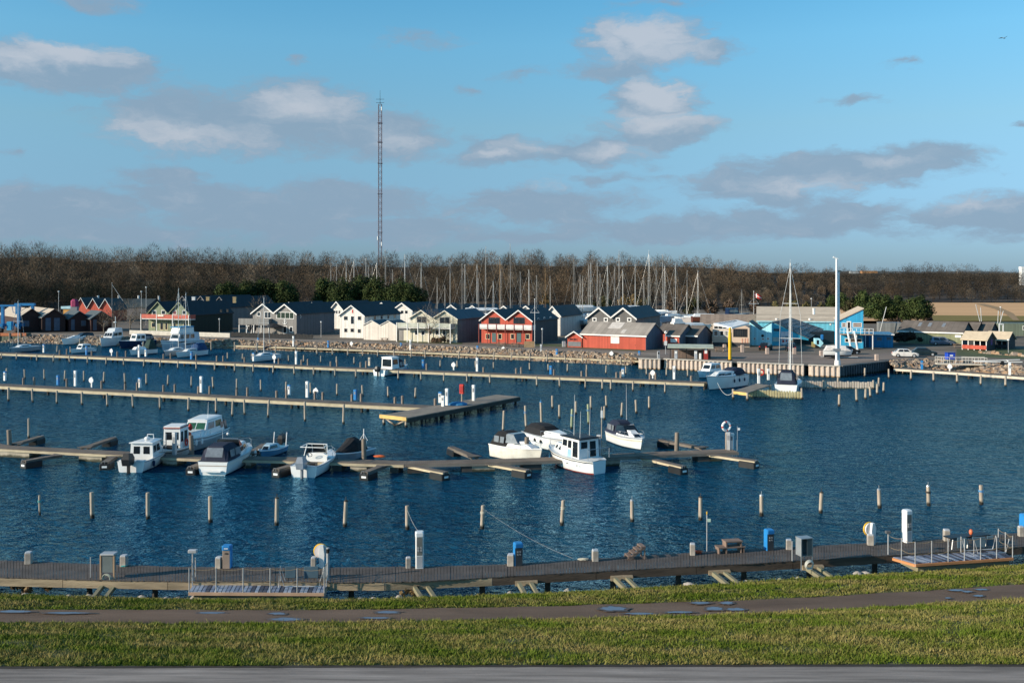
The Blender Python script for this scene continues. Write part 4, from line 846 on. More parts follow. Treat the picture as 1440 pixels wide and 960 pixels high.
# --- grey twin gables behind the red barn
b = Bld('house', 'grey twin gabled house with white edged roofs behind the red barn', 826, 476, 894, 928)
gables(b, 2, b.f(826, 446)[1], b.f(860, 433)[1], wallm('slate_grey_boarding', (.15,.145,.14)), M_ROOFK, trim_w=.36)
for x0 in (833,849,866,882): b.win(x0, 446.5, x0+6, 452.5, fr=.22)
# --- red barn
b = Bld('boat_shed', 'long red shed with a patched grey roof and slate blue gable doors', 818, 488.5, 908, 932, phi=30)
barn(b, b.f(908, 472)[1], b.f(880, 454, b.L/2)[1], M_REDW, M_ROOFG, wallm('slate_blue_doors', (.095,.125,.17), 1.5), rf=.5)
b.pan('white_panel', 859, 472, 871, 483, mat('white_board_panel', (.72,.68,.64)))
def roofpatch(b, eave, ridge, m_, lst):
    for (x0, x1, t0, t1, mm) in lst:
        mb = MB(); zl = lambda t: lerp(eave, ridge, t)+.17; yl = lambda t: lerp(0, m_, t)
        mb.hexa([(x0,yl(t0),zl(t0)-.03),(x1,yl(t0),zl(t0)-.03),(x1,yl(t1),zl(t1)-.03),(x0,yl(t1),zl(t1)-.03)], [(x0,yl(t0),zl(t0)),(x1,yl(t0),zl(t0)),(x1,yl(t1),zl(t1)),(x0,yl(t1),zl(t1))]); mb.obj('roof_patch', mm, b.t)
e_, r_ = b.f(908, 472)[1], b.f(880, 454, b.L/2)[1]; mp_ = mat('pale_roof_sheet', (.55,.50,.45), .8); roofpatch(b, e_, r_, b.L*.5, [(b.w*.35, b.w*.55, .45, .97, mp_), (b.w*.60, b.w*.66, .1, .4, mp_)])
# bench in front of barn
p = P(862, 489.5, ZQ); t = thing('bench', 'long white bench against the red shed', 'bench', tuple(p), R(-19)); mb = MB(); mb.box(-2,2,-.2,.2,.42,.5); mb.obj('seat', M_WHITE, t)
for s in (-1.6,1.6): mb = MB(); mb.box(s-.06,s+.06,-.18,.18,0,.42); mb.obj('leg', M_WHITE, t)
# small bee-yellow hut
b = Bld('playhouse', 'tiny yellow green hut before the slate blue doors of the red shed', 895, 491.5, 903, None, L=1.6); gables(b, 1, 1.0, 1.7, mat('lime_wall', (.42,.45,.07)), mat('brown_roof', (.08,.04,.03)), over=.2, oy=.2, trim=mat('brown_roof', (.08,.04,.03)))
# --- small red hut
b = Bld('hut', 'small red hut with white edged gable and blue side roof', 798, 488, 818, 828); gables(b, 1, b.f(798, 473)[1], b.f(807.5, 466.5)[1], M_REDW, M_ROOFB)
b.win(800.5, 475, 812, 479, mull=1, frame=M_REDW); b.pan('porch_panel', 799, 480, 817, 487, mat('grey_porch', (.16,.17,.18)))
p = P(793, 487.5, ZQ); mb = MB(); mb.cbox(-.35,.35,-.3,.3,0,1.1,.05); o = mb.obj('waste_bin', M_GALV); o.location = tuple(p); tag(o, 'grey waste bin left of the small red hut', 'bin')
# --- dark barns right of red barn
b = Bld('shed', 'dark roofed shed behind the slate blue cabins', 925, 480, 958, None, phi=30, L=8); barn(b, b.f(958, 468)[1], b.f(940, 456, b.L/2)[1], M_REDW, M_ROOFD)
b = Bld('shed', 'red fronted cabin with a white window and a dark blue gable end', 938, 490, 955, 977, phi=30); barn(b, b.f(955, 472)[1], b.f(950, 457, b.L/2)[1], M_REDW, M_ROOFD, wallm('slate_blue_doors', (.095,.125,.17), 1.5)); b.win(943, 476, 952, 481.5, glass=M_WHITE)
b = Bld('shed', 'second dark cabin with slate blue doors beside the white restaurant', 964, 489, 980, 1001, phi=30); barn(b, b.f(980, 472)[1], b.f(975, 458, b.L/2)[1], wallm('dark_slate', (.05,.055,.07)), M_ROOFD, wallm('slate_blue_doors', (.095,.125,.17), 1.5))
b = Bld('shed', 'shed with a pale roof behind the dark cabins', 958, 466, 1000, None, L=9, phi=19); barn(b, b.f(990, 455.5)[1], b.f(975, 447, b.L/2)[1], wallm('dim_red', (.3,.05,.04)), mat('pale_roof', (.62,.52,.43), .9, var=.08))
b = Bld('shed', 'brown roofed shed behind the white restaurant canopy', 986, 474, 1066, None, L=11, phi=12); barn(b, b.f(1020, 456)[1], b.f(1020, 442.5, b.L/2)[1], wallm('beige_board', (.45,.38,.30)), mat('brown_fibre_roof', (.28,.21,.16), .9, boards=1.0, bdark=.86, bax=(1,0,0)), trim=mat('beige_trim', (.55,.5,.42)))
# --- fuel kiosk
t = thing('fuel_kiosk', 'flat green roofed fuel kiosk with pumps and a red end wall on the quay', 'kiosk', tuple(P(942, 504.5, ZQ)), R(-10)); w = 6.2
def kx(px): return (px-942)/1400*171
rz_ = lambda y: (504.5-y)/1400*170
mb = MB(); mb.prism([(-.4,-.6,rz_(489)),(kx(998)+.4,-.6,rz_(489)),(kx(998)+.4,-.6,rz_(488)),(-.4,-.6,rz_(488))], (0,3.4,.35)); mb.obj('roof', mat('pale_green_roof', (.42,.45,.36), .7), t)
for px in (942.5,965,986): mb = MB(); c = kx(px); mb.box(c-.06,c+.06,0,.12,0,rz_(489)); mb.obj('post', M_BLACK, t)
mb = MB(); c = kx(991); mb.box(c-.35,c+.35,0,1.6,0,rz_(489.4)); o = mb.obj('end_wall', mat('dull_red_wall', (.33,.035,.03)), t); mb = MB(); mb.box(c-.22,c+.22,-.04,0,1.0,1.85); mb.obj('notice', M_WHITE, o)
for i, px in enumerate((950.5,977.5)): mb = MB(); c = kx(px); mb.cbox(c-.26,c+.26,.1,.5,0,1.45,.06); o = mb.obj('fuel_pump', mat('pump_grey', (.38,.42,.47), .4), t); mb = MB(); mb.box(c-.18,c+.18,.07,.1,.9,1.3); mb.obj('display', M_WHITE, o)
mb = MB(); c = kx(983.5); mb.cbox(c-.2,c+.2,.1,.5,0,1.0,.05); mb.obj('locker', M_WHITE, t)
mb = MB(); mb.box(kx(944), kx(998), 2.4, 2.5, 0, 1.4); mb.obj('back_screen', mat('brown_boards', (.16,.12,.10), boards=.5), t)
t = thing('service_post', 'grey service post left of the fuel kiosk', 'service post', tuple(P(926, 504, ZQ)), 0); mb = MB(); mb.cbox(-.22,.22,-.15,.15,0,1.25,.04); mb.obj('body', M_GALV, t); mb = MB(); mb.box(-.1,.1,-.16,-.15,.75,1.1); mb.obj('panel', M_BLACK, t)
# --- white restaurant with sail roof and yellow column
b = Bld('restaurant', 'cream walled restaurant with dark windows under a white canopy', 1002, 487, 1054, None, L=7, phi=16)
zc = b.f(1002, 473)[1]; zt = b.f(1002, 457)[1]
mb = MB(); mb.box(0, b.w, 0, b.L, 0, zt); mb.obj('wall', mat('cream_plaster', (.60,.47,.37), .8, var=.06), b.t)
b.win(1003.5, 464.5, 1010, 472.5, glass=mat('brown_interior', (.2,.12,.09), .3)); b.win(1012, 464.5, 1018, 472.5, glass=M_GLASS, mull=0); b.win(1018.5, 464.5, 1024.5, 472.5, mull=2); b.win(1031, 462, 1051, 474, frame=mat('dark_frame', (.03,.03,.03)), mull=5); b.win(1003.5, 457.8, 1023, 463, glass=M_GLASS, mull=2)
b.pan('plinth', 1002, 481, 1054, 487, mat('dark_plinth', (.05,.05,.055)))
for x0 in (1043,1047,1050.5): b.pan('graffiti', x0, 475.5, x0+1.4, 483, mat('orange_graffiti', (.55,.28,.2)))
t = thing('canopy_roof', 'white tilted canopy slab with dark slots above the restaurant', 'canopy')
A, B_, C_, D_ = PD(1003.5, 456.5, 187), PD(1029, 462.5, 180.5), PD(1054, 456, 188), PD(1036, 451.5, 196)
n_ = (B_-A).cross(D_-A).normalized(); n_ = n_ if n_.z > 0 else -n_
mb = MB(); mb.prism([A, B_, C_, D_], n_*.3); mb.obj('slab', M_WHITE, t)
for k in range(6):
    s0 = .13+k*.13; p0 = lerp(lerp(A, D_, s0), lerp(B_, C_, s0), .10); d1 = (lerp(A, D_, s0+.06)-lerp(A, D_, s0)); d2 = (B_-A)*.16; mb = MB(); mb.prism([p0+n_*.3, p0+d2+n_*.3, p0+d1+d2+n_*.3, p0+d1+n_*.3], n_*.02); mb.obj('slot', M_BLACK, t)
t = thing('yellow_column', 'thick yellow column with a dark foot standing before the white canopy', 'column', tuple(P(1026.5, 507, ZQ)), 0)
p = P(1026.5, 507, ZQ); hh = (507-463)*p.y/F; mb = MB(); mb.cyl(0,0,.2,hh*.62,.27,16); mb.cyl(0,0,hh*.62,hh*.9,.30,16,.28); mb.cyl(0,0,hh*.9,hh+.3,.2,12); mb.obj('shaft', M_YEL, t, smooth=True); mb = MB(); mb.cyl(0,0,0,.2,.42,16); mb.obj('foot', M_BLACK, t)
# --- turquoise building
M_TQ = wallm('turquoise_boarding', (.14,.50,.64), .25, .05); M_TQ2 = wallm('turquoise_side', (.09,.40,.54), .25, .05)
M_ROOFTQ = mat('tan_sheet_roof', (.54,.44,.33), .9, var=.12, scale=.5, boards=1.1, bdark=.85, bax=(0,1,0))
b = Bld('marina_hall', 'large turquoise hall with a tan roof and a slanted right gable', 1065.5, 477.5, 1184, None, L=17, phi=14, w=None)
zl = b.f(1100, 452)[1]; zr = b.f(1180, 452.5)[1]; e_ = (zl+zr)/2
bk = solve(b.A, b.e2, 1064); D = 17; Lm = 13.0; p = b.A+b.e2*Lm+b.e1*(b.w*.5); px_ = CX+p.x/p.y*F; r_ = H-(432-HY)*p.y/F-ZQ
barn(b, e_, r_, M_TQ, M_ROOFTQ, rf=Lm/17, trim=mat('light_blue_trim', (.35,.62,.70)), back=r_-1)
b.pan('porthole', 1166.5, 454.5, 1168.8, 457, M_WHITE)
for px in (1092,1112,1139): u, z = b.f(px, 451); mb = MB(); mb.cyl(u, 1.0, z, z+.5, .25, 8); mb.obj('roof_vent', M_WHITE, b.t)
for i, px in enumerate((1144.5,1201)): q = MB(); p = PD(px, 431+.5*i, 205); q.cyl(0,0,-.4,.7,.25,8); q.cyl(0,0,.7,.85,.33,8); o = q.obj('roof_flue', M_WHITE); o.location = (p.x, p.y, p.z-1.2); tag(o, ['white flue on the middle of the tan hall roof','white flue near the right end of the tan hall roof'][i], 'flue')
# high right part with slanted gable
b = Bld('marina_office', 'bright blue building with a slanting roof, upper windows and steep stair', 1180, 489.5, 1214, None, L=12, phi=14)
zL = b.f(1180, 451)[1]; zR = b.f(1214, 434.5)[1]
mb = MB(); mb.prism([(0,0,0),(b.w,0,0),(b.w,0,zR),(0,0,zL)], (0,b.L,0)); mb.obj('wall', wallm('bright_blue_boarding', (.035,.35,.60), .3, .05), b.t)
mb = MB(); mb.prism([(-.2,-.2,zL-.05),(b.w+.1,-.2,zR+.02),(b.w+.1,-.2,zR+.2),(-.2,-.2,zL+.13)], (0,b.L+.3,0)); mb.obj('roof', M_ROOFTQ, b.t)
b.win(1183.5, 453.5, 1190, 460, hm=1, glass=mat('brown_interior', (.2,.12,.09), .3)); b.win(1199, 453.5, 1212, 460, hm=1, glass=mat('brown_interior', (.2,.12,.09), .3)); b.win(1190.5, 451.5, 1197, 467, name='door', fr=.2)
b.win(1188, 475.5, 1212, 481.5, mull=2, frame=M_TRIM)
u0, zz = b.f(1181, 469.5, -2.2); u1 = b.f(1228, 469.5, -2.2)[0]
mb = MB(); mb.box(u0, u1, -2.2, -.05, zz-.15, zz); o = mb.obj('balcony', mat('timber_deck', (.3,.22,.15)), b.t); mb = MB()
for k in range(9): c = lerp(u0, u1, k/8); mb.box(c-.04, c+.04, -2.24, -2.16, zz, zz+1.1)
for zz2 in (zz+.5, zz+1.05): mb.box(u0, u1, -2.23, -2.17, zz2, zz2+.07)
mb.obj('railing', M_WHITE, o)
for c in (u0+.1, (u0+u1)/2, u1-.1): mb = MB(); mb.box(c-.08, c+.08, -2.2, -2.0, 0, zz-.15); mb.obj('post', M_WHITE, b.t)
for i, (xa, xb) in enumerate(((1191.5,1197),(1201,1206))):
    ua, za = b.f(xa, 466, -2.4); ub = b.f(xb, 489, -4.6)[0]; mb = MB(); mb.bar((ua,-2.4,zz+.6), (ub,-4.6,0), .2, .35); mb.obj('stair_stringer', M_WHITE, b.t)
mb = MB(); ua = b.f(1192, 466, -2.4)[0]; ub = b.f(1197.5, 489, -4.6)[0]; uw = b.f(1205, 489, -4.6)[0]-ub
for k in range(11): t_ = (k+.5)/11; c = lerp(ua, ub, t_); mb.box(c, c+uw, -2.4-2.2*t_-.1, -2.4-2.2*t_+.1, zz*(1-t_)-.02, zz*(1-t_)+.03)
mb.obj('treads', mat('timber_deck', (.3,.22,.15)), b.t)
# zigzag facade in front, and glass roofed hall
b = Bld('workshop', 'pale turquoise workshop with a folded gable facade and small round windows', 1053.5, 486, 1085, None, phi=20, L=6)
z_pk = b.f(1054, 452.5)[1]; z_v = b.f(1068, 464)[1]; z_e = b.f(1085, 454)[1]; um = b.f(1069, 464)[0]
mb = MB(); mb.prism([(0,0,0),(b.w,0,0),(b.w,0,z_e),(um,0,z_v),(0,0,z_pk)], (0,6,0)); mb.obj('wall', wallm('pale_turquoise', (.38,.74,.84), .25, .04), b.t)
mb = MB(); mb.prism([(0,-.05,z_pk+.02),(um,-.05,z_v+.02),(b.w,-.05,z_e+.02),(b.w,-.05,z_e+.16),(um,-.05,z_v+.16),(0,-.05,z_pk+.16)], (0,6.2,0)); mb.obj('roof', M_ROOFK, b.t)
for (px, py, r) in ((1061.5,476,.28),(1073,476.5,.28),(1080,476,.28),(1072.5,472,.28)):
    u, z = b.f(px, py); mb = MB(); mb.disc((u,-.04,z), (0,1,0), r, .06, 14); o = mb.obj('round_window', M_WHITE if py > 473 else M_BLACK, b.t); mb = MB(); mb.disc((u,-.075,z), (0,1,0), r*.5, .02, 12); mb.obj('pane', M_BLACK, o)
b.pan('plinth', 1053.5, 485, 1085, 487, mat('timber_plinth', (.4,.3,.2)))
b2 = Bld('glass_hall', 'turquoise hall with a long sloping glass roof and posters on its wall', 1085, 486, 1104, None, phi=-6, L=9)
tz = b2.f(1085, 453.5)[1]; tz2 = b2.f(1104, 470)[1]; ux = b2.f(1137, 484)[0]; uz = b2.f(1137, 484)[1]
mb = MB(); mb.prism([(0,0,0),(b2.w*1.0,0,0),(b2.f(1112,486)[0],0,1.6),(ux,0,max(.9,uz)+.1),(ux,0,max(.9,uz)+.6),(0,0,tz)], (0,.4,0)); mb.obj('wall', mat('turquoise_panel', (.05,.40,.55), .6, var=.05), b2.t)
rb = b2.f(1162, 470)[0]; A_, B2, C2, D2 = Vector((.3,-.05,tz)), Vector((ux,-.05,1.3)), Vector((ux+7.0,9,2.6)), Vector((7.5,9,tz+.4))
mb = MB(); n3 = (B2-A_).cross(D2-A_).normalized(); n3 = n3 if n3.z > 0 else -n3; mb.prism([A_,B2,C2,D2], n3*.12); ro = mb.obj('glass_roof', mat('roof_glass', (.045,.055,.065), .15, spec=.6), b2.t)
mb = MB()
for k in range(13): s = k/12; mb.bar(lerp(A_,D2,s)+n3*.16, lerp(B2,C2,s)+n3*.16, .09, .09, n3)
for k in range(7): s = k/6; mb.bar(lerp(A_,B2,s)+n3*.17, lerp(D2,C2,s)+n3*.17, .07, .07, n3)
mb.obj('glazing_bars', mat('bar_grey', (.25,.27,.29)), ro)
b2.pan('sign', 1088, 462, 1096, 465.5, mat('dark_sign', (.05,.07,.09)), y=-.02); b2.pan('posters', 1086.5, 474, 1095.5, 480, mat('poster_paper', (.42,.48,.46)), y=-.02); b2.pan('poster', 1098, 466, 1109, 484.5, mat('pink_poster', (.62,.55,.58)), y=-.02)
for (x0,y0,x1,y1) in ((1100,478,1102.5,481),(1105,478,1107,480)): b2.pan('poster_mark', x0,y0,x1,y1, M_RED, t=.09, y=-.02)
for (x0,y0,x1,y1) in ((1099.5,474,1103,476),(1104,472.5,1108,475.5)): b2.pan('poster_mark', x0,y0,x1,y1, M_GREY, t=.09, y=-.02)
mb = MB(); mb.box(ux+.2, ux+8, 3.5, 9, 0, 2.5); mb.obj('back_wall', mat('very_dark_wall', (.02,.025,.03)), b2.t)
b = Bld('ticket_booth', 'small turquoise angular booth with a dark window at the end of the glass hall', 1146, 490, 1156, None, phi=10, L=2); hz = b.f(1146, 476)[1]; mb = MB(); mb.prism([(0,0,.9),(b.w*.75,0,.3),(b.w*1.2,0,hz*.55),(b.w*.7,0,hz),(0,0,hz)], (0,2,0)); mb.obj('body', wallm('pale_turquoise', (.22,.55,.68)), b.t); b.win(1148.5, 478, 1151.5, 484, frame=M_BLACK)
mb = MB(); mb.box(.2,b.w*.7,.3,1.7,0,.9); mb.obj('base', M_BLACK, b.t)
b = Bld('menu_board', 'colourful orange picture board left of the turquoise booth', 1141, 489, 1146.5, None, phi=10, L=.1); b.pan('board', 1141, 480.5, 1146.5, 488.5, mat('orange_picture', (.5,.25,.12), scale=3, col2=(.25,.3,.1)))
# blue oval sign
t = thing('blue_sign', 'blue rounded sign on a pole before the dark hall opening', 'sign', tuple(P(1156, 489, ZQ)), 0); mb = MB(); mb.cyl(0,0,0,1.8,.05,6); mb.obj('pole', M_WHITE, t); mb = MB(); mb.cbox(-.28,.28,-.06,.06,1.6,2.6,.08); mb.obj('sign_board', M_BLUE, t)
# low blue building with roof terrace
b = Bld('clubhouse', 'low blue flat roofed building right of the steep stair', 1214, 488, 1256, None, phi=14, L=8); zz = b.f(1230, 470.5)[1]
mb = MB(); mb.box(0, b.w, 0, b.L, 0, zz); mb.obj('wall', wallm('deep_blue_boarding', (.02,.19,.38), .3), b.t); mb = MB(); mb.box(-.1, b.w+.2, -.5, b.L, zz, zz+.18); mb.obj('roof', M_WHITE, b.t)
b.win(1232, 473, 1241, 480, glass=M_GLASSB, frame=mat('blue_frame', (.03,.2,.4))); b.win(1246, 473, 1254, 479, glass=M_GLASSB, frame=mat('blue_frame', (.03,.2,.4))); b.pan('door', 1216, 472, 1222, 488, mat('dark_blue_door', (.01,.06,.13)))
for px in (1217,1227.5): u = b.f(px, 480, -.6)[0]; mb = MB(); mb.box(u-.07,u+.07,-.7,-.56,0,zz+1.1); mb.obj('post', M_WHITE, b.t)
# pink poster panels
b = Bld('poster_stand', 'pink and white poster panels beside the mast crane', 1181, 489, 1190, None, phi=6, L=.2); b.pan('panel', 1181, 474.5, 1190, 488.5, mat('pink_panel', (.65,.45,.5)))
for (x0,y0) in ((1182,476),(1186,476),(1182,482),(1186,482)): b.pan('panel_mark', x0, y0, x0+2.6, y0+4, M_RED if x0 == 1186 else mat('grey_pink', (.45,.3,.35)), t=.09)
# --- green shed on the right
b = Bld('green_shed', 'long green shed with a brown roof and three skylights', 1264, 482, 1353, 1367, phi=36)
e_ = b.f(1310, 466.5)[1]; r_ = b.f(1310, 452, b.L/2)[1]; barn(b, e_, r_, wallm('sage_boarding', (.22,.235,.14)), M_ROOFD, wallm('dark_teal', (.03,.06,.07)))
roofpatch(b, e_, r_, b.L*.5, [(b.w*q, b.w*(q+.05), .45, .8, mat('skylight', (.22,.24,.26), .3)) for q in (.26,.42,.64)])
b.pan('white_sign', 1343, 471, 1351.5, 474.5, M_WHITE)
for i, (x0, x1, x2) in enumerate(((1358,1372,1384),(1378,1392,1403))):
    b = Bld('boat_shed', ['first','second'][i]+' dark gabled shed with a grey roof right of the green shed', x0, 476, x1, x2, phi=40); barn(b, b.f(x1, 466)[1], b.f(x1, 453.5, b.L/2)[1], mat('black_wall', (.02,.025,.03)), M_ROOFD, mat('black_wall', (.02,.025,.03)))
b = Bld('boat_house', 'dull green flat topped building at the right edge behind the beach huts', 1403, 472, 1480, None, phi=13, L=9); mb = MB(); mb.box(0,b.w,0,b.L,0,b.f(1415,455)[1]); mb.obj('wall', wallm('dull_green', (.13,.16,.12)), b.t); b.win(1438,458,1442,464)
for i, (x0, x1, x2, y0, yb) in enumerate(((1352.5,1387.5,1399.5,0,491.5),(1386,1417,1427.5,0,489.5))):
    b = Bld('beach_hut', ['open fronted beach hut with a red lower wall and beige roof','second beach hut with a beige roof and black walls at the right'][i], x0, yb, x1, x2, phi=42)
    e_ = b.f(x1, 478)[1]; r_ = b.f(x1-8, 467, b.L/2)[1]
    mb = MB(); mb.box(.02, b.w-.02, b.L*.6, b.L, 0, e_); mb.obj('back_wall', mat('black_wall', (.02,.025,.03)), b.t)
    b.pan('lower_wall', x0+.5, 484.5-1*i, x1-.3, yb, M_REDW if i == 0 else mat('black_wall', (.02,.025,.03)))
    for k in range(5): c = lerp(.08, b.w-.08, k/4); mb = MB(); mb.box(c-.07, c+.07, -.02, .12, 0, e_); mb.obj('post', M_TRIM if i == 0 else M_GREY, b.t)
    mb = MB(); w_ = b.w; mb.prism([(w_-.05,.15,0),(w_-.05,b.L,0),(w_-.05,b.L,e_),(w_-.05,b.L/2,r_),(w_-.05,.15,e_)], (.06,0,0)); mb.obj('gable_wall', mat('black_wall', (.02,.025,.03)), b.t)
    r = MB()
    for (ya, yb2) in ((-.35, b.L/2), (b.L+.35, b.L/2)): za = e_-(r_-e_)/(b.L/2)*.35; r.hexa([(-.2,ya,za+.02),(w_+.25,ya,za+.02),(w_+.25,yb2,r_+.02),(-.2,yb2,r_+.02)], [(-.2,ya,za+.16),(w_+.25,ya,za+.16),(w_+.25,yb2,r_+.16),(-.2,yb2,r_+.16)])
    r.obj('roof', mat('beige_roof', (.58,.47,.33), .9, var=.12), b.t)
    if i == 0: v, z = b.side(1394, 481); mb = MB(); mb.box(w_+.02, w_+.06, v-.5, v+.5, z-.5, z+.5); mb.obj('flag_poster', mat('red_blue_poster', (.4,.05,.05), scale=2.2, col2=(.03,.1,.4)), b.t)
# --- left: travel lift, dark gabled sheds, red gables

for i, (x0, x1, xp, yp, ye) in enumerate(((28.5,60,44.5,434.5,445.5),(60,92,73.5,435,446))):
    b = Bld('boat_shed', ['dark brown gabled shed with a blue grey sliding door, beside the travel lift','dark gabled shed with two tall slate blue doors'][i], x0, 467.5, x1, None, L=24, phi=-38)
    gables(b, 1, b.f(x0, ye)[1], b.f(xp, yp)[1], mat('dark_brown_wall', (.035,.017,.016), .8), mat('pale_tan_roof', (.42,.36,.29), .9, var=.08), trim=mat('dark_trim', (.06,.05,.05)), trim_w=.15)
    if i == 0: b.pan('sliding_door', 31, 451, 41, 459, mat('slate_blue_paint', (.075,.10,.15)))
    else: b.pan('door', 64, 447, 71.5, 464.5, mat('slate_blue_paint', (.075,.10,.15))); b.pan('door', 76, 447, 84, 464.5, mat('slate_blue_paint', (.075,.10,.15)))
for i, (x0, x1, xp) in enumerate(((97,126,113),(128,157,141.5))):
    b = Bld('hut', ['open gabled hut with a slate blue end door left of the bare trees','open gabled hut partly behind the bare trees'][i], x0, 466.5, x1, None, L=9, phi=-38)
    e_ = b.f(x0, 448)[1]; r_ = b.f(xp, 438)[1]; gables(b, 1, e_, r_, mat('dark_red_wall', (.035,.012,.013)), mat('worn_blue_roof', (.07,.09,.10), .8), trim=mat('teal_trim', (.05,.08,.10)), trim_w=.2)
    b.pan('door', x0+3, 449, x0+8, 464, mat('slate_blue_paint', (.075,.10,.15))); b.win(x0+17, 450.5, x0+24, 458, glass=mat('slate_blue_paint', (.075,.10,.15)), frame=mat('dim_frame2', (.12,.12,.13)))
b = Bld('red_gabled_row', 'row of three bright red gables with white edges above the dark huts', 106, 452, 157.5, None, L=8, phi=10, z0=ZQ); gables(b, 3, b.f(107, 434)[1], [b.f(115, 419)[1], b.f(132, 420)[1], b.f(148, 420.5)[1]], M_REDW, mat('dark_teal_roof', (.04,.055,.06)), trim_w=.2)
b = Bld('workshop', 'long dark roofed building with white flues behind the red gables', 112, 444, 205, None, L=12, phi=12); barn(b, b.f(150, 432)[1], b.f(150, 420, b.L/2)[1], mat('grey_dark_wall', (.08,.08,.09)), mat('dark_teal_roof', (.04,.055,.06)), trim=None)
for i, x in enumerate((138,167,195,223.5)):
    mb = MB(); mb.cyl(0,0,-2.5,.5,.38,8); o = mb.obj('flue', M_WHITE); p = PD(x, 417.5, 347); o.location = tuple(p); tag(o, f'short white flue above the dark roofs at left, {nth(i)} from left', 'flue', 'white flues')
b = Bld('site_hut', 'small hut with a light blue roof edge and orange wall beside the red gables', 89, 447, 107, None, L=5, phi=8); z_ = b.f(95, 432)[1]; mb = MB(); mb.box(0,b.w,0,b.L,0,z_-.5); mb.obj('wall', mat('orange_wall', (.5,.25,.06)), b.t); mb = MB(); mb.box(-.6,b.w,-.4,b.L,z_-.5,z_+.3); mb.obj('roof', mat('pale_blue', (.35,.55,.62)), b.t)
o_ = MB(); p = PD(105, 431, 282); o_.cbox(-1.0,1.0,-.8,.8,0,2.1,.5); o = o_.obj('slide_tower', mat('magenta_plastic', (.28,.03,.10))); o.location = tuple(p); tag(o, 'magenta plastic hood left of the first red gable', 'play tower')
o_ = MB(); o_.box(-.9,.9,-.7,.7,-8,0); q = o_.obj('support', M_GREY, o)
# travel lift
def lift():
    p = P(4, 468, ZQ); t = thing('travel_lift', 'bright blue travel lift with four tall legs at the far left quay', 'boat hoist', (p.x, p.y, ZQ), 0); D = p.y; k = D/F
    X = lambda px: (px-4)*k
    Z = lambda py: (468-py)*k
    M_B = mat('lift_blue', (.01,.16,.38), .45, var=.1)
    for px in (4, 26.5):
        for y in (0, 7): mb = MB(); mb.cbox(X(px)-.35, X(px)+.35, y-.3, y+.3, .9, Z(431), .05); mb.obj('leg', M_B, t)
    mb = MB(); mb.box(X(1), X(30), 6.6, 7.4, Z(431), Z(427.5)); mb.obj('cross_beam', M_B, t); mb = MB(); mb.box(X(1), X(30), -.4, .4, Z(431), Z(428.5)); mb.obj('cross_beam', M_B, t)
    for px in (4, 26.5): mb = MB(); mb.box(X(px)-.45, X(px)+.45, -1, 8, Z(459), Z(455)); mb.obj('side_beam', M_B, t)
    mb = MB(); mb.cbox(X(11), X(18), -.6, .6, Z(464), Z(452), .1); mb.obj('engine_box', mat('lift_light_blue', (.02,.30,.55)), t)
    for px in (4, 26.5):
        for y in (-.6, 7.4):
            mb = MB(); mb.tube([(X(px)-.25,y,.6),(X(px)+.25,y,.6)], .6, 16); mb.obj('wheel', M_BLACK, t)
    mb = MB(); mb.tube([(X(8),3,Z(430)),(X(10),3,Z(440)),(X(20),3,Z(440)),(X(22),3,Z(430))], .08, 6); mb.obj('sling', M_B, t)
lift()
# quay front at far left: orange and green streaked
b = Bld('lift_dock', 'orange topped dock wall below the travel lift', -40, 481, 37, None, L=2, phi=4, z0=0); 
mb = MB(); mb.box(0,b.w,0,2,-1,2.1); mb.obj('wall', mat('streaked_dock', (.12,.13,.09), .9, var=.5, scale=1, boards=.8, bdark=.5, stretch=(3,3,.4)), b.t); mb = MB(); mb.box(0,b.w,-.1,.05,1.5,2.2); mb.obj('fender_beam', mat('orange_fender', (.45,.14,.05)), b.t)
for i in range(5): mb = MB(); c = b.w*(i+.5)/5; mb.cyl(c,-.15,-1,2.2,.14,8); mb.obj('fender_pile', M_PILE, b.t)
t = thing('gangplank', 'sloping yellow gangplank left of the first motor cruiser', 'gangplank'); a, c = P(59, 471.5, ZQ), P(85, 476.5, 1.0); mb = MB(); mb.bar(a, c, .9, .12); mb.obj('deck_boards', M_BEAM, t)
for q in (a, c): mb = MB(); mb.cyl(q.x, q.y-.6, -1, q.z+.4, .12, 8); mb.obj('post', M_PILE, t)
# container row behind clubhouse
b = Bld('container', 'grey ribbed container behind the low blue building', 1236, 478, 1268, None, phi=10, L=2.6); mb = MB(); mb.box(0,b.w,0,2.6,0,b.f(1250,454)[1]); mb.obj('body', wallm('container_grey', (.20,.21,.21), .6), b.t); mb = MB(); mb.box(-.02,b.w+.02,-.05,2.65,b.f(1250,454)[1],b.f(1250,454)[1]+.1); mb.obj('roof', M_GREY, b.t)

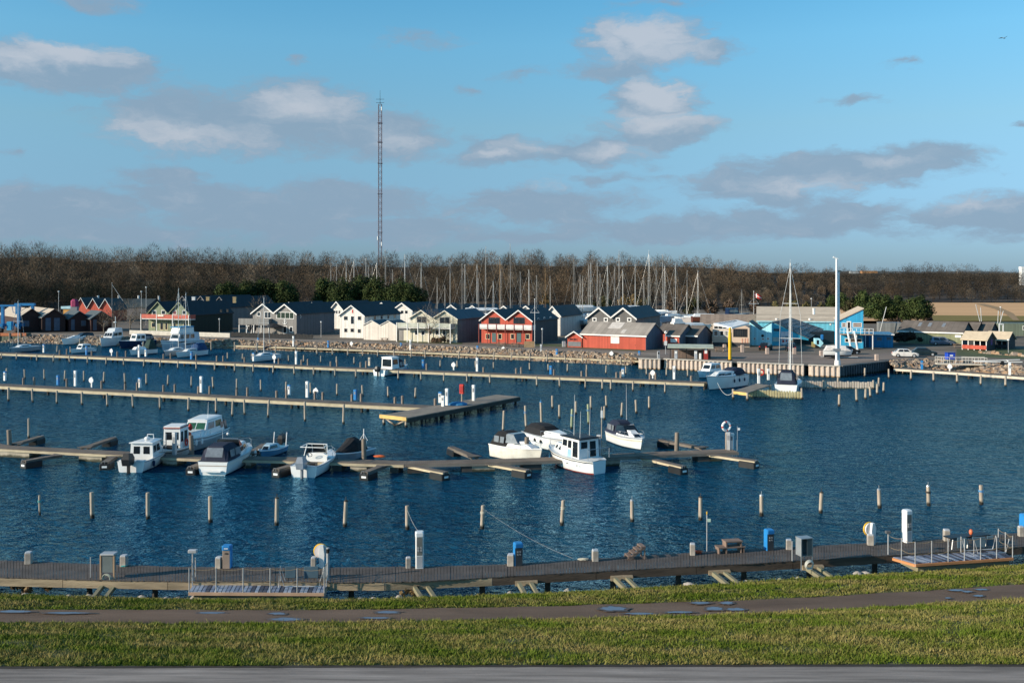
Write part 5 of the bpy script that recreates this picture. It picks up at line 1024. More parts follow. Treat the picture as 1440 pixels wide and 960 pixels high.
# ================================================================ boats
M_NAVY = mat('navy_canvas', (.010,.016,.038), .8, var=.2, bump=.4, bscale=3)
M_BLKC = mat('black_canvas', (.010,.010,.012), .85, var=.25, bump=.5, bscale=3)
M_CLEAR = mat('clear_vinyl', (.16,.18,.20), .12, var=.3, scale=1.5, spec=.6)
M_TINT = mat('tinted_boat_glass', (.012,.016,.02), .06, var=.3, spec=.6)
M_GELG = mat('grey_gelcoat', (.30,.32,.34), .3, var=.08)
M_NAVYH = mat('navy_hull', (.008,.022,.065), .2, var=.1)
M_TEAK = mat('teak_deck', (.30,.19,.10), .7, var=.15)
M_ANTI = mat('red_bottom_paint', (.28,.035,.02), .7); M_ANTIB = mat('dark_bottom_paint', (.02,.03,.05), .7)
M_ALU = mat('aluminium_mast', (.60,.60,.58), .4, metal=.2, var=.06)
def boat_at(stern, bowx, L, away):
    """heading of a boat of length L whose transom floats at a pixel and whose bow stands over pixel column bowx"""
    A = P(*stern, 0); best = None; k = (bowx-CX)/F
    for i in range(720):
        a = math.pi*2*i/720; x = A.x+L*math.cos(a); y = A.y+L*math.sin(a)
        if (math.sin(a) > 0) != away: continue
        e = abs(x/y-k)
        if best is None or e < best[0]: best = (e, a)
    return (A.x, A.y, 0), best[1]
def hull(t, L, B, fb, col, bottom=M_ANTIB, sheer=.25, stripe=None, full=.45, tumble=.9, well=None, deckcol=None, bow_over=.08, flare=.9, st0=.92):
    ns = 16; st = []
    for i in range(ns+1):
        s = i/ns; b = B/2*(1-max(0, (s-full)/(1-full))**2.3)*(st0+(1-st0)*min(1, s/.3)**.6) if s < 1 else .02; z = fb*(1+sheer*s*s)
        st.append((s, max(b, .02), z))
    mb = MB(); mats = [col, bottom, stripe or col]
    def ring(s, b, z):
        x = L*s*(1-bow_over); xo = L*s; f = lambda q: lerp(x, xo, q)
        return [(f(0), 0, -.35*(1-s*.7)), (f(.1), b*.75*(1-.35*s), -.12), (f(.25), b*(.9-.18*s), .10), (f(.8), b*(.97-.03*s), z*.72), (f(.9), b*(.985-.02*s), z*.84), (xo, b, z)]
    R_ = [ring(*q) for q in st]; k = 6; vs = []; fs = []; mi = []
    for r in R_: vs += r+[(x, -y, z) for x, y, z in r]
    for i in range(ns):
        for side in (0, 1):
            for j in range(5):
                a = i*12+side*6+j; fs.append((a, a+1, a+13, a+12)); mi.append(1 if j < 2 else (2 if j == 3 else 0))
    fs.append(tuple([0,1,2,3,4,5]+[11,10,9,8,7])); mi.append(0)
    mb.v = vs; mb.f = fs; mb.mi = mi
    mb.obj('hull', mats, t, smooth=True)
    # deck and gunwale
    d = MB(); w0, w1 = well or (2, 2); inner = []
    g = MB()
    for (s0, b0, z0), (s1, b1, z1) in zip(st, st[1:]):
        x0, x1 = L*s0, L*s1
        if w0 <= s0+1e-6 and s1 <= w1+1e-6:
            for sg in (1, -1):
                g.add([(x0, sg*b0, z0), (x1, sg*b1, z1), (x1, sg*b1*.82, z1+.01), (x0, sg*b0*.82, z0+.01)], [(0,1,2,3)])
                g.add([(x0, sg*b0*.82, z0+.01), (x1, sg*b1*.82, z1+.01), (x1, sg*b1*.80, .22), (x0, sg*b0*.80, .22)], [(0,1,2,3)])
            d.add([(x0, b0*.8, .22), (x1, b1*.8, .22), (x1, -b1*.8, .22), (x0, -b0*.8, .22)], [(0,1,2,3)])
        else: g.add([(x0, b0, z0), (x0, 0, z0+.06), (x0, -b0, z0), (x1, -b1, z1), (x1, 0, z1+.06), (x1, b1, z1)], [(0,1,4,5), (1,2,3,4)])
    if well:
        q = min(range(ns+1), key=lambda i: abs(st[i][0]-w1)); s, b, z = st[q]; g.add([(L*s, b*.8, .22), (L*s, -b*.8, .22), (L*s, -b*.8, z+.04), (L*s, b*.8, z+.04)], [(0,1,2,3)])
        if w0 <= 0: s, b, z = st[0]; g.box(-.02, .15, -b*.9, b*.9, .15, z+.005)
    g.obj('deck', deckcol or col, t)
    if well: d.obj('cockpit_floor', M_TEAK, t)
    rb = MB(); rb.tube([(L*s, b*1.01, z) for s, b, z in st], .045, 6); rb.tube([(L*s, -b*1.01, z) for s, b, z in st], .045, 6); rb.obj('rub_rail', M_WHITE if col is not M_WHITE2 else M_GELG, t)
    def zz(s): return fb*(1+sheer*s*s)
    def bb(s): return st[int(round(s*ns))][1]
    return zz, bb
def lump(t, name, m, x0, x1, w0, w1, z0, h, rf=.5, rb=.2, tw=.82, wins=(), r=.0, roof=None, roofm=None):
    """raised cabin shape: w0/w1 half widths at back/front; returns its quads"""
    b = [(x0,-w0,z0),(x1,-w1,z0),(x1,w1,z0),(x0,w0,z0)]; tp = [(x0+rb,-w0*tw,z0+h),(x1-rf,-w1*tw,z0+h),(x1-rf,w1*tw,z0+h),(x0+rb,w0*tw,z0+h)]
    c = Vector(((x0+x1)/2, 0, z0+h*1.0)); t2 = [tuple(lerp(Vector(p), Vector((c.x,0,z0+h)), .12)+Vector((0,0,.08*min(1, h)))) for p in tp]
    mb = MB(); mb.rings([b, tp, t2]); o = mb.obj(name, m, t)
    quads = {'r': (b[0], b[1], tp[1], tp[0]), 'l': (b[2], b[3], tp[3], tp[2]), 'f': (b[1], b[2], tp[2], tp[1]), 'b': (b[3], b[0], tp[0], tp[3])}
    for (fc, u0, v0, u1, v1, mm) in wins:
        w = MB(); w.panel(quads[fc], u0, v0, u1, v1, .015, .03); w.obj('window', mm, o)
    if roof:
        rm = MB(); e = roof; rm.rings([[(tp[0][0]-e,tp[0][1]-e*.5,z0+h+.02),(tp[1][0]+e,tp[1][1]-e*.5,z0+h+.02),(tp[2][0]+e,tp[2][1]+e*.5,z0+h+.02),(tp[3][0]-e,tp[3][1]+e*.5,z0+h+.02)], [(tp[0][0]-e,tp[0][1]-e*.5,z0+h+.09),(tp[1][0]+e*.9,tp[1][1]-e*.5,z0+h+.09),(tp[2][0]+e*.9,tp[2][1]+e*.5,z0+h+.09),(tp[3][0]-e,tp[3][1]+e*.5,z0+h+.09)], [(tp[0][0],tp[0][1]*.7,z0+h+.17),(tp[1][0]-.1,tp[1][1]*.7,z0+h+.15),(tp[2][0]-.1,tp[2][1]*.7,z0+h+.15),(tp[3][0],tp[3][1]*.7,z0+h+.17)]]); rm.obj('cabin_roof', roofm or m, t)
    return o
def outboard(t, x=-.35, z=.2, s=1.0, m=M_BLACK, y=0):
    mb = MB(); mb.rings([[(x-.32*s,y-.2*s,z+.25*s),(x+.3*s,y-.17*s,z+.25*s),(x+.3*s,y+.17*s,z+.25*s),(x-.32*s,y+.2*s,z+.25*s)], [(x-.42*s,y-.22*s,z+.6*s),(x+.3*s,y-.2*s,z+.6*s),(x+.3*s,y+.2*s,z+.6*s),(x-.42*s,y+.22*s,z+.6*s)], [(x-.3*s,y-.14*s,z+.92*s),(x+.2*s,y-.13*s,z+.85*s),(x+.2*s,y+.13*s,z+.85*s),(x-.3*s,y+.14*s,z+.92*s)]])
    o = mb.obj('outboard', m, t); lg = MB(); lg.box(x-.12*s, x+.12*s, y-.06, y+.06, -.5, z+.26*s); lg.box(x-.3*s, x+.1*s, y-.12, y+.12, -.15, -.1); lg.obj('outboard_leg', m if m is M_BLACK else M_GREY, o)
def rail(t, pts, h=.5, n=None, r=.018):
    mb = MB(); mb.tube([(x,y,z+h) for x,y,z in pts], r, 6)
    for x, y, z in pts[::2]: mb.tube([(x,y,z-.02),(x,y,z+h)], r*.9, 5)
    mb.obj('pulpit_rail', M_STEEL, t)
def bowrail(t, L, zz, bb, s0=.6, h=.5):
    ss = [s0+(1-s0)*k/5 for k in range(6)]; pts = [(L*s*.99, bb(s)*.9, zz(s)) for s in ss]+[(L*s*.99, -bb(s)*.9, zz(s)) for s in reversed(ss[:-1])]; rail(t, pts, h)
def fender(t, x, y, z, m=M_NAVYH, n=1):
    for k in range(n): mb = MB(); mb.lathe([(.02,z-.32),(.11,z-.24),(.12,z+.1),(.03,z+.2)], x+k*.55, y, 8); mb.tube([(x+k*.55,y,z+.2),(x+k*.55,y*.97,z+.5)], .012, 4); mb.obj('fender', m, t, smooth=True)
def antenna(t, x, y, z, h, m=M_WHITE, r=.02): mb = MB(); mb.tube([(x,y,z),(x-.1,y,z+h)], r, 5, r*.4); mb.obj('antenna', m, t)
def radar(t, x, z, r=.25): mb = MB(); mb.lathe([(.05,z),(r,z+.05),(r,z+.2),(.05,z+.28)], x, 0, 12); mb.obj('radar_dome', M_WHITE, t, smooth=True)
def boat(name, label, stern, bowx, L, away, cat='boat', group=None):
    loc, a = boat_at(stern, bowx, L, away); return thing(name, label, cat, loc, a, group)
def canopy(t, x0, x1, w, z, h, m, wins=True, rf=.8, rb=.4, low=0):
    n = 7; rs = []
    for (x, hh, ww) in ((x0, h*.1+low, w), (x0+rb, h*.92, w*.96), (lerp(x0, x1, .5), h, w), (x1-rf, h*.9, w*.93), (x1, h*.15, w*.8)):
        rs.append([(x, ww*math.cos(math.pi*k/(n-1)), z+max(.02, hh*min(1, 1.35*math.sin(math.pi*k/(n-1))))) for k in range(n)])
    mb = MB(); mb.rings([list(reversed(r)) for r in rs]); o = mb.obj('canopy', m, t)
    if wins:
        for k in (0, 1):      # side panels of clear vinyl
            for sg in (1, -1):
                xa, xb = (x0+rb+.12, lerp(x0, x1, .5)-.08) if k == 0 else (lerp(x0, x1, .5)+.08, x1-rf-.05)
                q = MB(); q.add([(xa, sg*(w*.985+.01), z+h*.25), (xb, sg*(w*.985+.01), z+h*.25), (xb, sg*(w*.90+.03), z+h*.68), (xa, sg*(w*.90+.03), z+h*.68)], [(0,1,2,3)]); q.obj('vinyl_window', M_CLEAR, o)
        q = MB(); xs, xe = x0-.03, x0+rb-.05; q.add([(lerp(xs,xe,.25), -w*.6, z+h*.3), (lerp(xs,xe,.25), w*.6, z+h*.3), (xe-.03, w*.55, z+h*.82), (xe-.03, -w*.55, z+h*.82)], [(0,1,2,3)]); q.obj('vinyl_window', M_CLEAR, o)
    return o
# ---- pontoon boats
t = boat('cabin_boat', 'white cabin boat with a black outboard and two rear windows moored stern on at left', (184,664), 230, 6.2, True)
zz, bb = hull(t, 6.2, 2.45, .85, M_WHITE2, well=(.125,.4375), bow_over=.1, sheer=.3); outboard(t, -.4, .3, 1.5)
lump(t, 'cabin', M_WHITE2, 1.9, 4.6, 1.0, .75, .3, 1.7, .7, .05, .92, [('b',.14,.5,.42,.86,M_TINT),('b',.58,.5,.86,.86,M_TINT),('r',.1,.55,.4,.88,M_TINT),('r',.48,.55,.8,.88,M_TINT),('l',.1,.55,.4,.88,M_TINT),('l',.48,.55,.8,.88,M_TINT),('f',.06,.5,.94,.9,M_TINT)], roof=.18)
lump(t, 'foredeck', M_WHITE2, 4.2, 5.6, .75, .4, .95, .35, .5, .1, .8); radar(t, 3.0, 2.15, .22); bowrail(t, 6.2, zz, bb); fender(t, 1.4, -1.28, .55, n=1); fender(t, 3.6, -1.25, .6); fender(t, 5.4, -.75, .8, M_BLACK)
mb = MB(); mb.tube([(3.6,-.3,2.1),(3.6,-.25,2.5),(3.6,.25,2.5),(3.6,.3,2.1)], .04, 6); mb.obj('light_arch', M_WHITE, t)
mb = MB(); mb.box(.1,.5,-1.05,-.4,.5,.95); mb.obj('stern_seat', M_WHITE2, t); mb = MB(); mb.box(.1,.5,.4,1.05,.5,.95); mb.obj('stern_seat', M_WHITE2, t)
t = boat('work_boat', 'small white wheelhouse boat with a red roof edge and red buoys', (258,635), 222, 6.0, False)
zz, bb = hull(t, 6.0, 2.2, .75, mat('weathered_white', (.45,.42,.38), .6), well=(.0,.4), sheer=.5, stripe=mat('dark_grey_band', (.06,.06,.06)), bottom=M_BLACK)
lump(t, 'wheelhouse', M_WHITE, 1.0, 2.9, .85, .75, .6, 1.9, .1, .05, .95, [('l',.1,.4,.35,.85,M_TINT),('l',.5,.3,.85,.85,M_TINT),('b',.3,.1,.7,.85,M_TINT),('f',.1,.5,.9,.85,M_TINT),('r',.2,.4,.8,.85,M_TINT)], roof=.1, roofm=mat('faded_red_trim', (.38,.14,.11)))
mb = MB(); mb.box(1.0,2.85,-.72,.72,2.62,2.72); mb.obj('roof_top', M_WHITE, t)
mb = MB(); mb.ell((.5,.8,2.3), .2,.2,.32, 8, 6); mb.obj('red_buoy', M_RED, t, smooth=True); mb = MB(); mb.ell((.6,.75,1.5), .22,.22,.4, 8, 6); mb.obj('red_buoy', mat('orange_red', (.6,.10,.04)), t, smooth=True)
mb = MB(); mb.torus((1.9,.95,1.2), (0,1,0), .28, .07, 16, 6, None); mb.obj('lifebuoy', mat('red_white_ring', (.5,.06,.05)), t); mb = MB(); mb.tube([(4.2,0,.8),(4.2,0,2.3)], .05, 6); mb.obj('mast', M_GREY, t); mb = MB(); mb.box(3.2,4.3,-.7,.7,.9,1.15); mb.obj('cargo_cover', M_BLKC, t)
t = boat('motor_cruiser', 'large white and grey cruiser with green tinted windscreen lying bow towards the pontoon', (303,617), 252, 8.6, False)
M_GTINT = mat('green_tint_glass', (.03,.10,.06), .08, var=.3)
zz, bb = hull(t, 8.6, 3.0, 1.1, M_GELG, sheer=.2, stripe=M_WHITE2, deckcol=M_WHITE2)
lump(t, 'coach_roof', M_WHITE2, 4.6, 7.9, 1.25, .5, 1.2, .5, .9, .1, .8)
lump(t, 'cabin', M_WHITE2, 1.2, 5.6, 1.35, 1.1, 1.15, 1.25, 1.2, .1, .82, [('f',.06,.25,.48,.88,M_GTINT),('f',.52,.25,.94,.88,M_GTINT),('r',.55,.4,.92,.85,M_GTINT),('r',.1,.4,.48,.85,M_CLEAR),('l',.55,.4,.92,.85,M_GTINT),('l',.1,.4,.48,.85,M_CLEAR)], roof=.05)
canopy(t, -.1, 2.2, 1.3, 1.1, 1.25, mat('grey_brown_canvas', (.10,.08,.075), .8), rf=.2); antenna(t, 3.2, .5, 2.4, 1.6); bowrail(t, 8.6, zz, bb, .55, .55); fender(t, 6.6, 1.3, .95, M_WHITE); fender(t, 7.4, 1.1, .95, M_WHITE)
t = boat('cabin_boat', 'white cabin cruiser with a navy cockpit canopy moored stern on at the near finger', (299,668), 350, 7.4, True)
zz, bb = hull(t, 7.4, 2.65, 1.05, M_WHITE2, sheer=.25, stripe=mat('cream_gelcoat', (.62,.60,.54), .3), bow_over=.12)
canopy(t, .05, 3.3, 1.22, 1.02, 1.3, M_NAVY, rf=.5, rb=.55); lump(t, 'cabin', M_WHITE2, 2.9, 6.3, 1.15, .55, 1.1, .75, .9, .1, .82, [('r',.08,.35,.4,.8,M_TINT),('r',.48,.35,.8,.8,M_TINT),('l',.08,.35,.4,.8,M_TINT),('f',.1,.3,.9,.85,M_TINT)])
lump(t, 'windscreen', M_TINT, 2.9, 4.0, 1.05, .8, 1.8, .55, .5, .05, .85); bowrail(t, 7.4, zz, bb, .5, .5); fender(t, 6.3, -1.0, .7, M_WHITE)
mb = MB(); mb.box(-.35,-.02,-.8,.8,.3,.38); mb.obj('bathing_platform', M_WHITE2, t); mb = MB(); mb.tube([(-.03,-1.2,.75),(-.03,1.2,.75)], .02, 5); mb.obj('transom_stripe', M_TEAK, t); antenna(t, 3.3, .6, 2.3, .8); mb = MB(); mb.ell((3.4,.2,2.75),.12,.12,.12,8,6); mb.obj('mast_light', M_WHITE, t)
t = boat('speedboat', 'tiny blue speedboat with white poles and a dark outboard behind the pontoon', (394,634), 366, 4.1, False)
zz, bb = hull(t, 4.1, 1.7, .55, mat('mid_blue_gelcoat', (.06,.20,.34), .3), well=(.0,.4), sheer=.3); lump(t, 'cuddy', mat('pale_blue_gelcoat', (.35,.48,.55), .3), 1.5, 3.3, .7, .35, .6, .4, .5, .1, .8, [('f',.1,.2,.9,.8,M_TINT),('l',.1,.2,.8,.8,M_TINT),('r',.1,.2,.8,.8,M_TINT)]); outboard(t, -.25, .4, 1.2)
for y in (-.6, .6): mb = MB(); mb.tube([(.1,y,.5),(-.1,y,1.7)], .045, 6); mb.obj('pole', M_WHITE, t)
t = boat('open_boat', 'white open boat with framed windscreen and silver outboard, stern towards the camera', (427,671), 467, 6.3, True)
zz, bb = hull(t, 6.3, 2.4, .85, M_WHITE2, well=(.0625,.5625), sheer=.3, bow_over=.1); outboard(t, -.35, .4, 1.45, mat('silver_grey', (.22,.25,.29), .35))
lump(t, 'console', M_WHITE2, 2.7, 3.5, .95, .8, .3, 1.05, .2, .1, .9)
q = MB()
for (a, c) in (((2.6,-1.0,1.2),(2.9,-.85,2.15)),((2.6,1.0,1.2),(2.9,.85,2.15)),((3.5,-.6,1.3),(3.0,-.5,2.12)),((3.5,.6,1.3),(3.0,.5,2.12)),((2.9,-.85,2.15),(2.9,.85,2.15)),((1.8,-1.0,2.05),(2.9,-.85,2.15)),((1.8,1.0,2.05),(2.9,.85,2.15)),((1.8,-1.0,2.05),(1.8,1.0,2.05))): q.tube([a, c], .035, 6)
q.obj('windscreen_frame', M_WHITE, t); q = MB(); q.add([(2.65,-.95,1.25),(3.5,-.6,1.3),(3.02,-.5,2.1),(2.9,-.84,2.1)], [(0,1,2,3)]); q.add([(2.65,.95,1.25),(3.5,.6,1.3),(3.02,.5,2.1),(2.9,.84,2.1)], [(0,1,2,3)]); q.add([(3.5,-.6,1.3),(3.5,.6,1.3),(3.02,.5,2.1),(3.02,-.5,2.1)], [(0,1,2,3)]); q.obj('windscreen', M_TINT, t)
mb = MB(); mb.box(1.2,1.7,-.5,.0,.25,.9); mb.obj('seat', M_BLACK, t); mb = MB(); mb.box(.3,.7,-1.0,-.45,.3,.8); mb.obj('stern_seat', M_WHITE2, t); mb = MB(); mb.box(.3,.7,.45,1.0,.3,.8); mb.obj('stern_seat', M_WHITE2, t); bowrail(t, 6.3, zz, bb, .6, .35); fender(t, 4.6, -1.1, .5, M_BLACK)
mb = MB(); mb.torus((2.4,.45,1.35), (1,0,.5), .2, .025, 14, 5); mb.obj('steering_wheel', M_BLACK, t)
t = boat('dinghy', 'grey inflatable style dinghy under a rumpled black cover beside the pile', (516,638), 463, 5.6, False)
zz, bb = hull(t, 5.6, 2.0, .6, mat('dinghy_grey', (.26,.31,.35), .5), sheer=.5); mb = MB()
for k, (x, h, w) in enumerate(((1.0,.4,.7),(1.6,1.0,.6),(2.3,1.3,.75),(3.0,.95,.7),(3.7,.6,.6),(4.4,.3,.35))): pass
rs = [[(x, w*math.cos(math.pi*j/6), .65+h*(math.sin(math.pi*j/6)**.7 if 0 < j < 6 else 0)*(1+.2*mnoise.noise(Vector((x*2,j,0))))) for j in range(7)] for x, h, w in ((.9,.3,.7),(1.4,.9,.6),(1.9,1.15,.72),(2.5,1.2,.8),(3.1,.8,.72),(3.8,.5,.6),(4.5,.15,.35))]
mb.rings(rs); mb.obj('cover', M_BLKC, t); mb = MB(); mb.tube([(.5,0,.6),(.5,0,2.3)], .04, 6); mb.tube([(.5,-.4,1.3),(.5,0,1.9),(.5,.4,1.3)], .025, 5); mb.obj('mast', M_WHITE, t); mb = MB(); mb.ell((.6,.1,1.1),.25,.25,.3,8,6); mb.obj('white_ball', M_WHITE, t)
mb = MB(); c = P(534, 643, .75); mb.ell((0,0,.1),.5,.16,.12,10,5,.3,2); o = mb.obj('life_jacket', mat('orange_fabric', (.62,.12,.03))); o.location = tuple(c); tag(o, 'orange life jacket lying on the middle floating pontoon', 'life jacket')
t = boat('motor_cruiser', 'rounded cream white cruiser with a black canopy left of the white trawler', (702,640), 762, 5.6, False)
zz, bb = hull(t, 5.6, 2.6, 1.15, mat('cream_white_gelcoat', (.70,.66,.58), .25), sheer=.1, full=.3); lump(t, 'coach_roof', M_WHITE2, 2.2, 4.9, 1.05, .4, 1.2, .45, 1.2, .1, .75); canopy(t, .1, 2.6, 1.15, 1.15, 1.2, M_BLKC, rf=.6); lump(t, 'windscreen', M_CLEAR, 2.0, 3.4, 1.0, .75, 1.5, .7, .7, .0, .85); bowrail(t, 5.6, zz, bb, .5, .4)
t = boat('motor_cruiser', 'white cruiser under a flat black cockpit cover with round portholes', (750,622), 806, 7.2, False)
zz, bb = hull(t, 7.2, 2.7, 1.15, M_WHITE2, sheer=.1); canopy(t, .2, 3.9, 1.2, 1.12, .95, M_BLKC, False, rf=.9, low=.3); lump(t, 'coach_roof', M_WHITE2, 3.4, 6.5, 1.0, .45, 1.18, .45, 1.0, .1, .75)
for x in (2.6, 3.7): mb = MB(); mb.disc((x,-1.33,.75),(0,1,0),.16,.05,12); mb.obj('porthole', M_BLACK, t)
for x in (2.6, 3.7): mb = MB(); mb.disc((x,1.33,.75),(0,1,0),.16,.05,12); mb.obj('porthole', M_BLACK, t)
bowrail(t, 7.2, zz, bb, .5, .5)
t = boat('trawler_boat', 'white wheelhouse boat with a dark roof, blue fender and red waterline', (843,666), 773, 6.6, True)
zz, bb = hull(t, 6.6, 2.7, 1.05, M_WHITE2, bottom=M_ANTI, sheer=.35, full=.5, stripe=M_WHITE2, bow_over=.14, st0=.5)
mb = MB(); mb.tube([(6.6*k/10*.98, -(bb(k/10)*1.0+.03), zz(k/10)*.86) for k in range(11)], .035, 5); mb.tube([(6.6*k/10*.98, (bb(k/10)*1.0+.03), zz(k/10)*.86) for k in range(11)], .035, 5); mb.obj('rubbing_strake', M_BLACK, t)
M_LB = mat('light_blue_panel', (.25,.42,.55), .5)
lump(t, 'wheelhouse', M_WHITE2, 1.3, 3.9, 1.05, .9, 1.0, 1.6, .2, .05, .95, [('l',.05,.56,.3,.88,M_TINT),('l',.36,.5,.56,.88,M_TINT),('l',.64,.1,.92,.88,M_TINT),('l',.36,.05,.56,.44,M_LB),('b',.1,.55,.42,.88,M_TINT),('b',.55,.1,.85,.88,M_TINT),('f',.06,.5,.94,.88,M_TINT),('r',.1,.55,.9,.88,M_TINT)], roof=.22, roofm=M_BLACK)
lump(t, 'trunk_cabin', M_WHITE2, 3.7, 5.5, .9, .45, 1.2, .65, .4, .1, .88, [('l',.15,.3,.4,.8,M_TINT),('l',.55,.3,.8,.8,M_TINT)])
antenna(t, 2.9, .3, 2.7, 3.4, M_ALU, .035); antenna(t, 2.0, -.6, 2.7, 2.4, M_ALU, .03); antenna(t, 1.5, .8, 2.7, 2.2); bowrail(t, 6.6, zz, bb, .6, .4); fender(t, 5.1, 1.15, .55, mat('fender_blue', (.02,.22,.42)))
mb = MB(); mb.tube([(.1,-1.1,1.2),(.1,-1.1,2.0),(.1,1.1,2.0),(.1,1.1,1.2)], .03, 6); mb.obj('stern_rail', M_STEEL, t)
for x in (1.2, 2.5): mb = MB(); mb.disc((x,1.345,.62),(0,1,0),.05,.05,8); mb.obj('porthole', M_BLACK, t)
for x in (1.2, 2.5): mb = MB(); mb.disc((x,-1.345,.62),(0,1,0),.05,.05,8); mb.obj('porthole', M_BLACK, t)
t = boat('motor_cruiser', 'white cruiser with a navy canopy, bow turned right towards the pontoon', (866,619), 903, 6.0, False)
zz, bb = hull(t, 6.0, 2.4, .95, M_WHITE2, sheer=.15, stripe=mat('cream_band', (.6,.55,.42), .4)); canopy(t, -.1, 3.0, 1.12, .95, 1.2, M_NAVY, rf=1.0); lump(t, 'coach_roof', M_WHITE2, 2.3, 5.4, 1.0, .4, 1.0, .5, 1.4, .1, .75, [('r',.2,.2,.7,.7,M_TINT),('l',.2,.2,.7,.7,M_TINT),('f',.1,.2,.9,.6,M_TINT)]); lump(t, 'windscreen', M_TINT, 2.2, 3.8, 1.0, .65, 1.35, .5, .8, .0, .85); bowrail(t, 6.0, zz, bb, .5, .45); antenna(t, .3, 1.0, 1.2, 4.2, M_ALU, .03)
# post-mounted power column and pole beside trawler
pedestal(842.5, 611, 642, .72, 'grey', 'tall grey service column behind the white trawler'); pedestal(246-0.5, 607.5, 639, .72, 'grey', 'grey service column with a blue cap before the red trimmed boat')
t = thing('sign_pole', 'thin dark pole with a small white plate behind the wheelhouse boat', 'pole', tuple(P(846, 645, .72))); mb = MB(); mb.tube([(0,0,0),(0,0,4.3)], .04, 6); mb.obj('pole', M_PILE, t); mb = MB(); mb.box(-.08,.08,-.06,-.03,3.4,4.0); mb.obj('plate', M_WHITE, t)
mb = MB()
for k in range(7): mb.ell((k*.42,0,.18+.06*math.sin(k)),.09,.07,.26,6,5,.3,k)
# ---- lifebuoy post and flag at the pontoon end
t = thing('lifebuoy_post', 'red and white lifebuoy on a wooden post at the pontoon end', 'lifebuoy post', tuple(P(1021, 632, .72))); mb = MB(); mb.cyl(0,0,0,1.5,.07,8); mb.obj('post', M_PILE, t)
mb = MB(); mb.torus((0,-.12,2.05), (.25,-1,0), .36, .11, 20, 8, lambda i: 1 if i % 5 == 0 else 0); mb.obj('ring', [M_WHITE, M_RED], t, smooth=True)
pedestal(1024.5, 607, 632, .72, 'grey', 'grey service column beside the red and white lifebuoy'); pedestal(1029, 609, 631, .72, 'white', 'slim white post right of the grey service column at the pontoon end')
t = thing('flag_pole', 'thin pole with a round white marker and ladder rails at the pontoon end', 'marker pole', tuple(P(1037, 633, .72))); mb = MB(); mb.tube([(0,0,0),(0,0,2.1)], .025, 6); mb.obj('pole', M_STEEL, t); mb = MB(); mb.disc((.12,0,1.85),(0,1,0),.12,.04,12); mb.obj('marker', M_WHITE, t)
mb = MB(); mb.tube([(-.45,0,-.6),(-.45,0,.9),(-.05,0,.9),(-.05,0,-.6)], .025, 6); mb.obj('ladder', M_STEEL, t)
# ---- boats on the outer piers
t = boat('pilot_boat', 'white wheelhouse boat with black outboard and a red trimmed bow shelter at the second pier', (533,528.5), 573, 7.2, True)
zz, bb = hull(t, 7.2, 2.6, .95, M_WHITE2, sheer=.35, well=(.0625,.25), bow_over=.1); outboard(t, -.3, .4, 1.25); lump(t, 'wheelhouse', M_WHITE, 1.9, 4.0, 1.1, .95, .6, 2.1, .3, .05, .93, [('b',.08,.35,.92,.9,M_TINT),('r',.1,.5,.85,.88,M_TINT),('l',.1,.5,.85,.88,M_TINT)], roof=.12); canopy(t, 3.9, 5.7, .95, 1.0, 1.3, mat('maroon_canvas', (.05,.02,.03), .8), rf=.5, rb=.1); bowrail(t, 7.2, zz, bb, .6, .4); fender(t, 5.2, -1.1, .7, mat('fender_blue', (.02,.22,.42)), 2)
t = boat('motor_cruiser', 'large white cruiser with a navy cockpit cover and dark fenders at the small jetty', (1041,541), 993, 9.2, False)
zz, bb = hull(t, 9.2, 3.1, 1.6, M_WHITE2, sheer=.2, bottom=M_NAVYH, bow_over=.1); canopy(t, .6, 4.4, 1.35, 1.7, 1.0, M_NAVY, False, rf=1.3, low=.3); lump(t, 'coach_roof', M_WHITE2, 3.4, 8.0, 1.3, .5, 1.65, .65, 1.5, .1, .75, [('r',.1,.3,.8,.7,M_TINT),('l',.1,.3,.8,.7,M_TINT)]); bowrail(t, 9.2, zz, bb, .5, .6)
for x in (1.6,3.0,4.4): fender(t, x, 1.62, 1.1, M_NAVYH); 
for x in (1.6,3.0,4.4): fender(t, x, -1.62, 1.1, M_NAVYH)
mb = MB(); mb.tube([(.1,-1.2,1.6),(.1,-1.2,2.4),(.1,1.2,2.4),(.1,1.2,1.6)], .03, 6); mb.obj('stern_rail', M_STEEL, t)
t = boat('cabin_boat', 'small white cabin boat with a light blue bow behind the big cruiser', (1012,528), 981, 6.0, False)
zz, bb = hull(t, 6.0, 2.3, .9, mat('light_blue_white', (.35,.55,.65), .4), sheer=.25, deckcol=M_WHITE2); lump(t, 'cabin', M_WHITE2, 1.0, 4.0, 1.0, .8, .95, 1.1, .7, .1, .85, [('l',.08,.35,.45,.85,M_TINT),('l',.52,.35,.9,.85,M_TINT),('f',.1,.35,.9,.85,M_TINT)])
